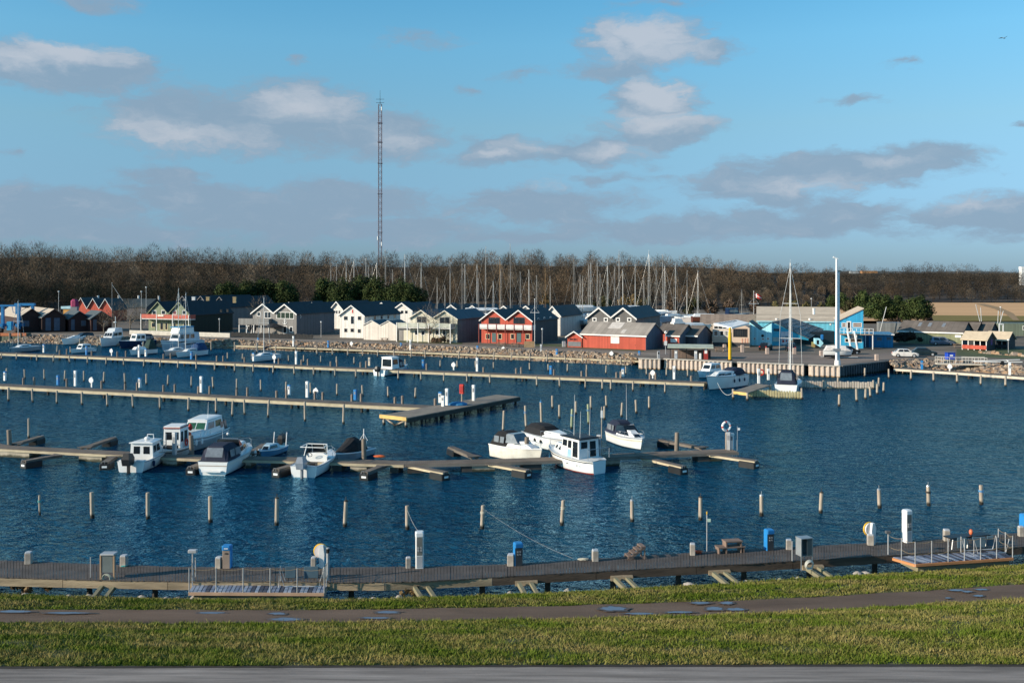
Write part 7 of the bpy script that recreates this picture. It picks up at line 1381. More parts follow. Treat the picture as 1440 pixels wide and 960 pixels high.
bare('spreading bare tree left of the flybridge boat', 163, 467, 424, 5, 18, .7); bare('bare tree between the dark huts and the green house', 183, 466, 421, 6, 18, .7); bare('reddish bare tree before the green house terrace', 200, 466, 428, 7, 12, .6); bare('bare tree left of the spreading one at the dark huts', 146, 467, 436, 8, 10, .6); bare('bare brown tree behind the grey twin gabled building', 366, 466, 415, 9, 16, .5, M_BARK)
t = thing('shrub', 'reddish brown leafless hedge at the foot of the bare tree before the cream house', 'shrub', tuple(P(618, 482.5, ZQ))); foliage(t, 'crown', 3000, (0,0,.6), 2.6, 1, .9, 8, [(.14,.085,.05),(.10,.07,.045)], (.05,.3), 16)
t = thing('shrub', 'dark leafless bush between the low blue building and the green shed', 'shrub', tuple(P(1274, 484.5, ZQ))); foliage(t, 'crown', 6000, (0,0,1.2), 3.3, 2, 1.5, 9, [(.03,.024,.018),(.045,.035,.026)], (.08,.35), 22)
t = thing('shrub', 'rust coloured dry shrub under the boardwalk at the left edge', 'shrub', tuple(P(42, 838, .4))); foliage(t, 'crown', 2600, (0,.4,.35), 1.6, .4, .5, 10, [(.22,.11,.05),(.16,.10,.05),(.26,.18,.09)], (.02,.14), 18)
t = thing('shrub', 'small dry weed tuft at the right edge of the first gangway platform brace', 'shrub', tuple(P(571, 843, .5))); foliage(t, 'crown', 500, (0,.3,.2), .5, .2, .25, 12, [(.20,.13,.06)], (.02,.12), 8)
# ================================================================ tall things
# lattice radio mast
def lattice():
    D = 640; x = (534.5-CX)*D/F; top = H-(138-HY)*D/F; z0 = 2; t = thing('radio_mast', 'very tall slender lattice radio mast rising above the wood', 'mast', (x, D, z0)); w = 1.0; hh = top-z0-4
    M_L = mat('mast_lattice', (.13,.11,.14), .6, var=.1); mb = MB()
    cs = [(-w,-w),(w,-w),(w,w),(-w,w)]
    for cx_, cy_ in cs: mb.tube([(cx_,cy_,0),(cx_,cy_,hh)], .15, 4)
    n = 62
    for k in range(n):
        z1, z2 = hh*k/n, hh*(k+1)/n
        for j in range(4):
            a, b = cs[j], cs[(j+1) % 4]; mb.tube([(a[0],a[1],z1),(b[0],b[1],z2)] if k % 2 else [(b[0],b[1],z1),(a[0],a[1],z2)], .085, 3)
            if k % 2: mb.tube([(a[0],a[1],z2),(b[0],b[1],z2)], .06, 3)
    mb.obj('lattice', M_L, t); mb = MB(); mb.tube([(0,0,hh),(0,0,hh+5),(0,0,hh+9)], .16, 5, .08)
    for q in (hh+1, hh+3.2): mb.tube([(-2.6,0,q),(2.6,0,q)], .12, 4); mb.tube([(0,-1.5,q),(0,1.5,q)], .12, 4)
    mb.obj('top_antenna', mat('antenna_dark', (.05,.10,.12)), t)
    for z in (hh*.33,hh*.53,hh*.69,hh*.8,hh*.9): mb = MB(); mb.box(-1.5,1.5,-1.5,1.5,z,z+.3); mb.obj('platform', M_L, t)
    for z, s in ((hh*.965,1.2),(hh*.29,-1.3),(hh*.26,1.2)): mb = MB(); mb.cyl(s,-1.3,z,z+2.4,.35,8); mb.obj('panel_antenna', M_WHITE, t)
lattice()
# two pole mast crane
t = thing('mast_crane', 'tall white twin pole mast crane at the quay corner', 'crane', tuple(P(1176.5, 514.5, ZQ))); p = P(1176.5, 514.5, ZQ); k = p.y/F
mb = MB(); mb.cyl(0,0,0,(514.5-364)*k,.21,14,.15); mb.obj('pole', M_WHITE, t, smooth=True); mb = MB(); mb.cyl(3.4*k,.35,0,(514.5-382)*k,.22,14,.2); mb.obj('pole', M_WHITE, t, smooth=True)
mb = MB(); mb.bar((-.55,0,(514.5-361.5)*k), (.2,0,(514.5-364.5)*k), .22, .22); mb.obj('jib_head', M_WHITE, t); mb = MB(); mb.box(3.4*k-.45,3.4*k+.45,.15,.55,(514.5-382)*k,(514.5-380.5)*k); mb.obj('top_plate', mat('brown_cap', (.15,.11,.07)), t)
mb = MB(); mb.cyl(1.7*k,.15,0,.9,.5,14,.42); mb.obj('base', M_WHITE, t); mb = MB(); mb.cbox(-.7,.55,-.35,-.1,2.3,2.75,.05); mb.box(-1.0,-.5,-.3,-.15,2.4,2.5); mb.obj('winch', M_GREY, t)
# flagpoles
def flagpole(label, x, yb, yt, D=None, yard=None, flag=False, stay=False, z=ZQ, r=.06, m=None):
    p = P(x, yb, z) if D is None else Vector(((x-CX)*D/F, D, z)); h = H-(yt-HY)*p.y/F-z; t = thing('flagpole', label, 'flagpole', (p.x,p.y,z)); mb = MB(); mb.cyl(0,0,0,h,r,8,r*.6); mb.ell((0,0,h+.06),.12,.12,.1,8,5); mb.obj('pole', m or M_WHITE, t)
    if yard: mb = MB(); mb.tube([(-yard,0,h*.72),(yard,0,h*.72)],.05,5); mb.tube([(-yard,0,h*.72),(0,0,h*.85),(yard,0,h*.72)],.015,4); mb.obj('yard', M_WHITE, t)
    if flag:
        fl = MB(); n = 8
        fl.add([(.1+.22*i, .12*math.sin(i*.9), h-.15-.11*i-dz) for i in range(n+1) for dz in (0,.45,.6,1.05)], [(i*4+j, i*4+j+1, i*4+j+5, i*4+j+4) for i in range(n) for j in range(3)]); fl.mi = [1 if (q % 3 == 1 or q//3 == 2) else 0 for q in range(len(fl.f))]; fl.obj('flag', [M_RED, M_WHITE], t)
    if stay: mb = MB(); mb.tube([(0,0,h*.97),(2.8,0,h*.62)], .03, 4); mb.obj('gaff', M_WHITE, t)
flagpole('white flagpole with a short yard in front of the red house', 752, 487, 421, yard=.9); flagpole('flagpole with a red flag with a white cross behind the turquoise hall', 1060, 442, 410, D=236, yard=1.2, flag=True); flagpole('tall bare flagpole with a gaff left of the green house', 157.5, 464, 398, stay=True, m=mat('grey_pole', (.45,.43,.40)))
# lamp posts
LP = [(82.5,410,0),(308.5,449,471),(451.5,453,474),(762.5,463,487),(936,467,498),(198.8,410,0),(205.5,404,0),(69,441,466),(1141,420,0),(1407,432,0),(1418,478,496)]
LW = ['tall lamp post above the dark sheds at left','short globe lamp on the promenade right of the green house','short globe lamp on the promenade before the row two houses','slim lamp post right of the white flagpole','lamp post with a notice beside the fuel kiosk','tall lamp post above the bare trees','thin tall pole right of the tall lamp above the bare trees','globe lamp in front of the slate blue doors','lamp post behind the tan hall roof','lamp post on the far edge of the boat yard at right','thin lamp post in front of the second beach hut']
for i, (x, yt, yb) in enumerate(LP):
    if yb: p = P(x, yb, ZQ)
    else: D = 255; p = Vector(((x-CX)*D/F, D, ZQ))
    h = H-(yt-HY)*p.y/F-ZQ; t = thing('lamp_post', LW[i], 'lamp post', tuple(p), 0); mb = MB(); mb.cyl(0,0,0,h-.1,.055,8,.045); mb.obj('pole', M_GALV, t); mb = MB(); mb.lathe([(.04,h-.15),(.2,h),(.2,h+.14),(.03,h+.26)] if i in (1,2,3,4,7) else [(.04,h-.1),(.22,h-.05),(.22,h+.12),(.05,h+.16)], n=10); mb.obj('lamp_head', M_WHITE, t, smooth=True)
    if i == 4: mb = MB(); mb.box(-.25,.25,-.1,-.07,1.6,2.4); mb.obj('notice', M_WHITE, t)
# granite bollards on the quay, picnic tables etc.
QB = [(1079,489,497.5),(1117,489,497.5),(1155,493,500),(1044,485,495),(1019,484,494),(1233,498,506.5)]
for i, (x, yt, yb) in enumerate(QB):
    p = P(x, yb, ZQ); h = (yb-yt)*p.y/F; mb = MB(); mb.cbox(-.32,.32,-.3,.3,0,h,.08); o = mb.obj('stone_bollard', mat('pink_granite', (.42,.33,.28), .85)); o.location = tuple(p); tag(o, f'square granite bollard on the quay asphalt, {nth(sum(1 for q in QB if q[0] < x))} from left', 'bollard', 'granite bollards on the quay')
def picnic(label, x, y):
    t = thing('picnic_table', label, 'picnic table', tuple(P(x, y, ZQ)), -.4); m = mat('picnic_wood', (.25,.17,.12), .85); mb = MB(); mb.box(-.9,.9,-.38,.38,.72,.78); mb.obj('tabletop', m, t)
    for s in (-.75,.75): mb = MB(); mb.box(-.9,.9,s-.14,s+.14,.42,.47); mb.obj('bench', m, t)
    for s in (-.65,.65): mb = MB(); mb.bar((s,-.7,0),(s,.3,.74),.08,.08); mb.bar((s+.01,.7,0),(s+.01,-.3,.74),.08,.08); mb.obj('leg', m, t)
picnic('picnic table in front of the white twin gabled shed', 541, 480.5); picnic('picnic table left of the red house flagpole', 725, 488); picnic('picnic table before the right half of the red house', 706, 487); picnic('dark picnic table left of the fuel kiosk column', 1012, 494); picnic('picnic table before the green shed near the silver blue car', 1347, 489)
b = Bld('fence', 'short tan board fence beside the white flagpole', 737, 488.5, 752, None, L=.1, phi=10); mb = MB(); n = 14
for k in range(n): mb.box(b.w*k/n, b.w*(k+.85)/n, 0, .05, 0, 1.25)
mb.obj('boards', mat('tan_fence', (.30,.21,.12), .85), b.t); mb = MB(); mb.box(0,b.w,.05,.1,.9,1.0); mb.obj('rail', M_BEAM, b.t)
# right shore: walkway with railing, blue box, containers on rocks
t = thing('ramp', 'pale walkway with white railings behind the right hand pier', 'walkway', tuple(P(1318, 512.5, 1.5)), R(-12)); p = P(1318,512.5,1.5); Lr = 65*p.y/F
mb = MB(); mb.box(0,Lr,0,1.6,-.02,.18); mb.obj('deck', mat('pale_edge_beam', (.55,.48,.38)), t)
for y in (0,1.6):
    mb = MB()
    for k in range(9): mb.box(Lr*k/8-.03,Lr*k/8+.03,y-.03,y+.03,.18,1.2)
    mb.box(0,Lr,y-.035,y+.035,1.14,1.22); mb.box(0,Lr,y-.025,y+.025,.68,.73); mb.obj('railing', mat('pale_rail', (.6,.56,.5)), t)
t = thing('blue_container', 'bright blue tub on the walkway above the right rock slope', 'container', tuple(PD(1336, 500, 160))); mb = MB(); mb.cbox(-.65,.65,-.5,.5,-.55,.45,.08); mb.obj('body', mat('cobalt_plastic', (.01,.06,.45), .4), t); mb = MB(); mb.cbox(-.7,.7,-.55,.55,.452,.53,.03); mb.obj('lid', mat('cobalt_dark', (.01,.03,.25), .4), t); mb = MB(); mb.box(-.25,.25,-.52,-.5,-.05,.2); mb.obj('label_plate', M_WHITE, t)
t = thing('boat_trailer', 'low empty boat trailer with pale frame right of the blue tub', 'trailer', tuple(PD(1400, 508.5, 156)), R(-6)); mb = MB(); mb.bar((-3,0,0),(4,0,0),.12,.12); mb.bar((-3,.9,0),(4,.9,.3),.1,.1); mb.bar((-3,0,.0),(-3,.9,0),.1,.1); mb.bar((2,0,0),(2,.9,.2),.1,.1); mb.obj('frame', M_WHITE, t)
for s in (-.1,1.0): mb = MB(); mb.tube([(1,s,-.2),(1,s+.15,-.2)],.32,12); mb.obj('wheel', M_BLACK, t)
t = thing('sailboat_pole', 'bare slanting mast behind the low blue building', 'mast', tuple(PD(1238, 465, 215))); mb = MB(); mb.tube([(-.3,0,-1),(1.3,0,5.2)],.07,6); mb.obj('mast', M_ALU, t)
for i, (xa, ya, xb, yb2) in enumerate(((1372,428,1378,452),(1379,432,1380,452),(1404,437,1403,455),(1411,437,1406,455))):
    D = 215; a, c = PD(xa, ya, D), PD(xb, yb2, D); mb = MB(); mb.tube([c, a], .07, 6); o = mb.obj('mast', M_ALU); tag(o, f'bare slanting boat mast above the dark sheds at right, {nth(i)} from left', 'mast', 'masts above the right sheds')
t = thing('catamaran', 'small beached boat with white upright frame behind the beach huts', 'boat', tuple(PD(1408, 470, 205))); mb = MB(); mb.box(-.6,.6,-.1,.1,0,.5); mb.obj('hull', M_WHITE, t); mb = MB()
for x in (-.4,.4): mb.box(x-.09,x+.09,-.08,.08,.5,2.2)
mb.box(-.4,.4,-.09,.09,2.0,2.22); mb.obj('frame', M_WHITE, t)
for i, x in enumerate((1336.5,1341)): t = thing('surfboard', ['pale surfboard standing left against the green shed','pale surfboard standing right against the green shed'][i], 'surfboard', tuple(P(x, 482.5, ZQ)), -.2); mb = MB(); mb.rings([[(w*math.cos(a), .05*math.sin(a), z) for a in [6.28*j/8 for j in range(8)]] for w, z in ((.12,0),(.28,.5),(.3,1.2),(.2,1.9),(.03,2.3))]); mb.obj('board', mat('cream_board', (.62,.52,.38), .4), t, smooth=True)
# far buildings on the horizon
def farbox(label, x0, x1, yt, yb, D, m, roof=None):
    a = Vector(((x0-CX)*D/F, D, H-(yb-HY)*D/F)); w = (x1-x0)*D/F; h = (yb-yt)*D/F; t = thing('far_building', label, 'building', tuple(a)); mb = MB(); mb.box(0,w,0,w*.5,-13,h*.8); mb.obj('wall', m, t); mb = MB(); mb.prism([(-.3,-.3,h*.8),(w+.3,-.3,h*.8),(w*.9,w*.25,h),(w*.1,w*.25,h)], (0,.5,.1)) if roof else mb.box(-.2,w+.2,-.2,w*.5+.2,h*.8,h); mb.obj('roof', roof or m, t)
farbox('distant orange brick building on the horizon right of the mast crane', 1213, 1234, 380.8, 384, 1050, mat('orange_brick', (.42,.22,.10))); farbox('distant pale grey hall left of the orange building', 1196, 1208, 381.5, 385, 1030, mat('pale_hall', (.38,.40,.40))); farbox('white tower block cut by the right picture edge', 1436.5, 1450, 375, 394, 800, M_WHITE)
for i, (x, yt) in enumerate(((1129,372),(1205,371),(1162,374),(1378,377),(1346,380),(250,346))):
    D = 1400; p = Vector(((x-CX)*D/F, D, 5)); mb = MB(); mb.tube([(0,0,0),(0,0,H-(yt-HY)*D/F-5)], .35 if i != 5 else .6, 5, .2); o = mb.obj('distant_mast', mat('far_mast', (.3,.32,.33)) if i not in (4,5) else M_WHITE); o.location = tuple(p); tag(o, ['thin distant mast just right of the tall sailboat mast','thin distant mast right of the mast crane','faint distant mast left of the mast crane','thin distant mast far right above the wood','pale distant post above the right wood','white post above the wood skyline at left'][i], 'mast')
# gull
t = thing('gull', 'white gull flying high in the upper right sky', 'bird', tuple(PD(1412, 54, 120)), .6); mb = MB(); mb.rings([[(x,r*math.cos(a),r*math.sin(a)) for a in [6.28*j/6 for j in range(6)]] for x, r in ((-.25,.01),(-.1,.06),(.08,.07),(.2,.04),(.28,.01))]); mb.add([(-.05,0,.03),(.1,0,.03),(.12,.35,.2),(.0,.75,.1),(-.02,.35,.18)], [(0,1,2,3,4)]); mb.add([(-.05,0,.03),(.1,0,.03),(.12,-.35,.2),(.0,-.75,.1),(-.02,-.35,.18)], [(0,1,2,3,4)]); mb.obj('body', M_WHITE, t, smooth=True)
# ================================================================ near boardwalk
ZB = 1.3
BACK = [(-200,779),(0,787),(120,792),(240,796),(400,797.5),(520,797),(640,795),(720,792.5),(820,786),(900,781),(1060,771),(1200,764),(1300,759),(1440,748),(1600,736)]
FRONT = [(-200,807),(0,811),(130,814.5),(262,817),(400,817.5),(500,818),(590,817),(720,809.5),(820,804),(900,799.5),(1060,791.5),(1200,783),(1270,779),(1440,768),(1600,757)]
M_NB = mat('boardwalk_boards', (.085,.070,.060), .8, var=.3, scale=1.2, bump=.4, bscale=16, stretch=(1,1,1)); M_NBEAM = mat('boardwalk_fascia', (.30,.24,.16), .85, var=.3, scale=1.3, bump=.5, bscale=10, stretch=(.4,.4,3))
M_BRACE = mat('lichened_brace_beam', (.26,.23,.16), .85, var=.3, scale=2, bump=.4, col2=(.22,.21,.13)); M_POSTB = mat('concrete_grey_post', (.34,.31,.27), .85, var=.25, scale=3)
xs = [-200+6*i for i in range(301)]; bk = [P(x, pl(BACK, x), ZB) for x in xs]; fr = [P(x, pl(FRONT, x), ZB) for x in xs]
t = thing('boardwalk', 'long dark plank boardwalk curving along the near shore', 'boardwalk', tuple(fr[0])); o0 = Vector((fr[0].x, fr[0].y, ZB)); mb = MB(); g = random.Random(5)
cum = [0]
for a, b in zip(fr, fr[1:]): cum.append(cum[-1]+(b-a).length)
T = cum[-1]; n = int(T/.155)
def onedge(E, s):
    import bisect
    i = min(len(cum)-2, max(0, bisect.bisect(cum, s)-1)); f = (s-cum[i])/(cum[i+1]-cum[i]); return lerp(E[i], E[i+1], f)
for k in range(n):
    s0, s1 = T*k/n, T*(k+.90)/n; q = [onedge(fr, s0), onedge(fr, s1), onedge(bk, s1), onedge(bk, s0)]; q = [v-o0 for v in q]; dz = g.uniform(-.008,.008); e = g.uniform(-.03,.03)
    d0 = (q[3]-q[0]).normalized()*e; mb.hexa([v+Vector((0,0,-.05))-(d0 if j < 2 else -d0) for j, v in enumerate(q)], [v+Vector((0,0,dz))-(d0 if j < 2 else -d0) for j, v in enumerate(q)])
mb.obj('deck_boards', M_NB, t)
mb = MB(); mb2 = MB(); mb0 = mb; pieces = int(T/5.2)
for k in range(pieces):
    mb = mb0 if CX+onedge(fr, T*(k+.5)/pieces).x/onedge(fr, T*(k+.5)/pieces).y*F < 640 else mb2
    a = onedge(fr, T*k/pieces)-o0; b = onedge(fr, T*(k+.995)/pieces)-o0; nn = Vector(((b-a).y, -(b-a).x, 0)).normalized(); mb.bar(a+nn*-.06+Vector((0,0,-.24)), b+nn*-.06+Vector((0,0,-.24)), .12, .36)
mb0.obj('fascia_beam', M_NBEAM, t); mb2.obj('fascia_beam', mat('brown_shaded_fascia', (.085,.062,.045), .85, var=.35, scale=1.3, bump=.5, bscale=10, stretch=(.4,.4,3)), t)  # right run: browner timber, plus the shade of its sun-averted side put into the colour
mb = MB()
for k in range(pieces*2):
    a = onedge(bk, T*k/pieces/2)-o0; b = onedge(bk, T*(k+1)/pieces/2)-o0; mb.bar(a+Vector((0,-.1,-.2)), b+Vector((0,-.1,-.2)), .12, .3)
mb.obj('rear_beam', M_DARKW, t)
for x in range(-150, 1600, 92):
    a, b = P(x, pl(FRONT, x), ZB)-o0, P(x, pl(BACK, x), ZB)-o0; mb = MB()
    for f in (.2,.85): c = lerp(a, b, f); mb.cyl(c.x, c.y, -2.6, -.3, .14, 8)
    mb.bar(lerp(a,b,.05)+Vector((0,0,-.36)), lerp(a,b,.97)+Vector((0,0,-.36)), .2, .22); mb.obj('trestle', M_DARKW, t)
# twin beam braces to the bank
for i, (xa, ya, xb, yb) in enumerate(((583,826,594,843),(730,821,739,837),(865,814,882,831),(1003,806,1024,823),(1135,799,1155,813),(145,823,130,842),(1268,789,1296,803))):
    a = P(xa, ya, ZB-.35); b = P(xb, yb, .72); t = thing('brace_beams', f'pair of pale beams bracing the boardwalk to the bank, {nth([5,0,1,2,3,4,6].index(i))} from left', 'brace', tuple(a), 0, 'braces under the boardwalk'); d = b-a; b = b+d.normalized()*.5; off = Vector((.55,.25,0))
    for s in (0,1): mb = MB(); mb.bar(off*s, (b-a)+off*s, .17, .2); mb.obj('beam', M_BRACE, t)
    mb = MB(); mb.box(-.2,.9,.1,.4,-.12,.1); mb.obj('head_block', M_NBEAM, t)
# short square posts on the boardwalk
BP = [(40.5,775,791.5,.16),(174.5,779.5,795.5,.16),(308,782,798,.15),(441,782,799,.12),(574,782.5,798,.12),(718.5,778,794.5,.17),(837,772,788,.16),(974,763,779.5,.14),(1109,757,771.5,.15),(1224,750,765.5,.17),(1331,743.5,759.5,.16),(1435.5,739,753,.14)]
for i, (x, yt, yb, r) in enumerate(BP):
    p = P(x, yb, ZB); h = (yb-yt)*p.y/F; t = thing('mooring_post', f'short square mooring post on the boardwalk, {nth(i)} from left', 'mooring post', tuple(p), rnd.uniform(-.2,.2), 'square posts on the boardwalk'); mb = MB(); mb.cbox(-r,r,-r,r,-.6,h-.07,.03); mb.obj('post', M_POSTB, t); mb = MB(); mb.cbox(-r+.01,r-.01,-r+.01,r-.01,h-.069,h,.03); mb.obj('top', mat('pale_post_top', (.42,.45,.48), .6), t)
# pedestals
def bigped(label, x, yt, yb, kind, rz):
    p = P(x, yb, ZB); h = (yb-yt)*p.y/F; t = thing('power_pedestal', label, 'power pedestal', tuple(p), rz); w = .20
    if kind == 'white':
        mb = MB(); mb.cbox(-w,w,-w,w,0,h*.87,.03); mb.obj('body', M_WHITE, t); mb = MB(); mb.cbox(-w-.02,w+.02,-w-.02,w+.02,h*.87,h,.06); mb.obj('lamp_cap', mat('cap_white', (.62,.66,.68), .4), t)
        mb = MB(); mb.box(-w*.7,w*.7,-w-.012,-w+.01,h*.36,h*.86); pn = mb.obj('front_panel', mat('panel_grey', (.16,.17,.16), .4), t); mb = MB()
        for r in (0,1):
            for c in (0,1): mb.disc((-.07+.14*c,-w-.03,h*(.50+.07*r)),(0,1,0),.055,.05,10)
        mb.obj('sockets', M_GALV, pn); mb = MB(); mb.box(-w*.7,w*.7,-w-.013,-w+.01,.05,h*.34); mb.obj('lower_panel', mat('lower_panel', (.38,.40,.42), .4), t)
    else:
        body = mat('ped_brown', (.28,.22,.18)) if kind == 'open' else mat('ped_dark', (.05,.055,.06)); w = .19
        mb = MB(); mb.cbox(-w,w,-w,w,0,h*.8,.02); mb.obj('body', body, t); mb = MB(); mb.cbox(-w-.03,w+.03,-w-.03,w+.03,h*.8,h,.05); mb.obj('cap', M_BLUE, t); mb = MB(); mb.box(w if kind == 'open' else -w-.02, w+.02 if kind == 'open' else -w,-w,w,0,h*.8); mb.obj('side_panel', M_BLUE, t)
        if kind == 'open': mb = MB(); mb.box(-.1,.1,-w-.05,-w-.02,h*.86,h*.9); mb.obj('label_strip', M_WHITE, t); txt(t, '106', (0,-w-.012,h*.62), .13, M_BLACK)
        else:
            mb = MB()
            for c in (-1,1):
                for r in (0,1): mb.disc((.06*c,-w-.02,h*(.5+.12*r)),(0,1,0),.045,.04,8)
            mb.obj('sockets', M_GREY, t)
def txt(t, s, loc, size, m):
    cu = bpy.data.curves.new('number', 'FONT'); cu.body = s; cu.size = size; cu.extrude = .004; cu.align_x = 'CENTER'; cu.materials.append(m); tmp = bpy.data.objects.new('number', cu); COL.objects.link(tmp); bpy.context.view_layer.update(); me = bpy.data.meshes.new_from_object(tmp.evaluated_get(bpy.context.evaluated_depsgraph_get())); bpy.data.objects.remove(tmp); o = bpy.data.objects.new('number', me); COL.objects.link(o); o.parent = t; o.location = loc; o.rotation_euler = (R(90),0,0); return o
bigped('tall white power pedestal with round sockets near the middle of the boardwalk', 590, 746.5, 797.5, 'white', .12); bigped('tall white power pedestal with round sockets by the right gangway', 1275.5, 716, 761.5, 'white', .3)
bigped('blue capped pedestal with black number above the left gangway', 319.5, 765.5, 797.5, 'open', 0); bigped('blue pedestal behind the square post right of the long slack line', 728.5, 762, 794, 'dark', .25); bigped('blue pedestal between the stepped bench and metal cabinet', 1081.5, 743.5, 772.5, 'dark', .25); bigped('blue pedestal cut by the right picture edge', 1441, 722, 750, 'dark', .3)
for i, (x, yt, yb, s) in enumerate(((452.5,766,798,0),(1227,735,765,1))):
    p = P(x, yb, ZB); h = (yb-yt)*p.y/F; t = thing('lifebuoy_post', ['yellow edged lifebuoy case seen from behind above the left gangway','yellow edged lifebuoy case seen from behind left of the right gangway'][i], 'lifebuoy post', tuple(p), .35 if i else 0); mb = MB(); mb.rings([[(-.1,-.08,0),(.1,-.08,0),(.1,.08,0),(-.1,.08,0)],[(-.14,-.1,h*.6),(.14,-.1,h*.6),(.14,.1,h*.6),(-.14,.1,h*.6)],[(-.08,-.1,h),(.08,-.1,h),(.08,.1,h),(-.08,.1,h)]]); mb.obj('post', M_WHITE, t); mb = MB(); mb.disc((-.05,.12,h-.35),(0,1,0),.34,.14,24); c = mb.obj('case', mat('case_pink_white', (.60,.56,.55), .4), t, smooth=True); mb = MB(); mb.torus((-.08,.2,h-.35),(0,1,0),.33,.05,24,6); mb.obj('yellow_ring', M_YEL, c)
# information box left and metal cabinet right
p = P(151, 824, ZB-.35); t = thing('hose_cabinet', 'grey cabinet in a timber frame with a hanging hose, left on the boardwalk', 'cabinet', tuple(p), 0); M_TF = mat('timber_frame', (.40,.27,.17), .8)
for x in (-.32,.32): mb = MB(); mb.box(x-.035,x+.035,-.05,.03,0,1.52); mb.obj('leg', M_TF, t)
mb = MB(); mb.cbox(-.28,.28,-.03,.35,.68,1.5,.02); mb.obj('door', mat('grey_green_panel', (.17,.20,.20), .35), t); mb = MB(); mb.cbox(-.33,.35,-.08,.42,1.5,1.58,.02); mb.obj('lid', M_GALV, t)
mb = MB()
for k in range(3): mb.torus((.0,-.07,.40),(0.1*k,1,.05),.22-.03*k,.02,18,5)
mb.obj('hose', mat('pale_hose', (.42,.45,.38), .6), t)
p = P(1134, 793, ZB); t = thing('hose_cabinet', 'open fronted metal cabinet on thin legs with a coiled hose, right of the blue pedestal', 'cabinet', tuple(p), .3); M_MC = mat('metal_cabinet', (.30,.33,.35), .35, metal=.3)
for x in (-.32,.32): mb = MB(); mb.box(x-.02,x+.02,-.06,-.02,-.3,1.3); mb.obj('leg', M_MC, t)
mb = MB(); mb.box(-.33,-.28,-.05,.45,.42,1.28); mb.box(.28,.33,-.05,.45,.42,1.28); mb.box(-.28,.28,.4,.45,.42,1.28); mb.box(-.28,.28,-.05,.4,.42,.46); mb.box(-.34,.34,-.07,.47,1.281,1.33); mb.obj('body', M_MC, t); mb = MB(); mb.box(.0,.28,-.06,-.03,.46,1.27); mb.obj('door', mat('dark_metal_door', (.09,.11,.12), .4), t)
mb = MB()
for k in range(4): mb.torus((.1,-.1-.02*k,.0),(.05,1,.1*k),.24-.02*k,.02,20,5)
mb.obj('hose', mat('hose_white', (.55,.55,.5), .6), t)
for i, (x, yt, yb) in enumerate(((127.3,783,811.5),(1114,760.5,788))):
    p = P(x, yb, ZB); mb = MB(); mb.cyl(0,0,0,(yb-yt)*p.y/F,.025,6); o = mb.obj('thin_stake', M_GALV); o.location = tuple(p); tag(o, ['thin galvanised stake left of the timber framed cabinet','thin galvanised stake left of the open metal cabinet'][i], 'stake')
# flag stick, benches, red thing, rope heap
p = P(994, 774.5, ZB); t = thing('flag_stick', 'thin stick with a tiny pale green pennant on the boardwalk', 'flag', tuple(p)); mb = MB(); mb.cyl(0,0,0,1.95,.018,6); mb.obj('stick', M_ALU, t); mb = MB(); mb.box(.02,.2,-.01,.01,1.55,1.72); mb.obj('pennant', mat('pale_green_cloth', (.45,.60,.50)), t); mb = MB(); mb.cyl(0,0,1.951,2.1,.03,6); mb.obj('tip', M_YEL, t)
def steps(label, x, y, rz, cfg, m):
    t = thing('boarding_steps', label, 'steps', tuple(P(x, y, ZB)), rz)
    for (x0,x1,z0,z1) in cfg: mb = MB(); mb.box(x0,x1,-.28,.28,z1-.06,z1); mb.obj('tread', m, t)
    for (x0,x1,z0,z1) in cfg:
        for (xa, xb) in ((x0+.03,x0+.09),(x1-.09,x1-.03)): mb = MB(); mb.box(xa,xb,-.25,.25,0,z1-.062); mb.obj('side_panel', m, t)
M_BW = mat('bench_wood', (.20,.14,.11), .85, var=.25); steps('stepped wooden boarding block right of the pennant stick', 1026.5, 776, .2, [(-.75,.75,0,.34),(-.35,.6,.34,.64)], M_BW)
t = thing('boarding_steps', 'weathered ladder like wooden steps right of the middle of the boardwalk', 'steps', tuple(P(895, 784, ZB)), .2)
for s in (-.3,.3): mb = MB(); mb.bar((-.55,s,0),(.35,s,.62),.05,.14); mb.obj('stringer', M_BW, t)
for k in range(4): mb = MB(); u = (k+.6)/4; mb.box(-.55+.9*u-.13,-.55+.9*u+.13,-.34,.34,.62*u+.05,.62*u+.1); mb.obj('tread', M_BW, t)
for s in (-.28,.28): mb = MB(); mb.box(.32,.38,s-.03,s+.03,0,.66); mb.obj('leg', M_BW, t)
for (lb, x, y, m_, s) in (('heap of tangled red line beside the square post',982,777.5,mat('orange_red', (.6,.10,.04)),(.2,.1,.09)),('heap of pale rope at the foot of the slack line',820,787.5,M_ROPE,(.28,.12,.07)),('teal cloth at the foot of the post by the timber cabinet',174,796.5,mat('teal_rope', (.05,.30,.30)),(.15,.07,.05))):
    mb = MB(); mb.ell((0,0,s[2]*.8),*s,12,6,.4,2); mb.torus((.1,0,s[2]*1.2),(0,.2,1),s[0]*.6,.02,14,5); o = mb.obj('rope_heap', m_); o.location = tuple(P(x,y,ZB)); tag(o, lb, 'rope')
# long slack lines
def line(label, pts, r=.012, sag=.6):
    pts = [Vector(p) for p in pts]; out = []
    for a, b in zip(pts, pts[1:]):
        for k in range(15): u = k/15; out.append(lerp(a, b, u)+Vector((0,0,-sag*4*u*(1-u))))
    out.append(pts[-1]); mb = MB(); mb.tube(out, r, 5); o = mb.obj('mooring_line', mat('white_line', (.40,.41,.40), .7)); tag(o, label, 'rope')
pa = P(678, 743, 0)+Vector((0,0,1.3)); line('long slack line from the roped pile to the boardwalk', [pa, P(812, 787, ZB+.02)], .0045, .25); pb = P(573, 744, 0)+Vector((0,0,1.2)); line('thin slack line falling from the pile left of the pedestal', [pb, P(592, 750, 1.9)], .01, .2)
line('drooping mooring line from the large cruiser bow to the small jetty', [PD(1009, 538, 134), P(1031, 551, 1.0)], .035, .9)
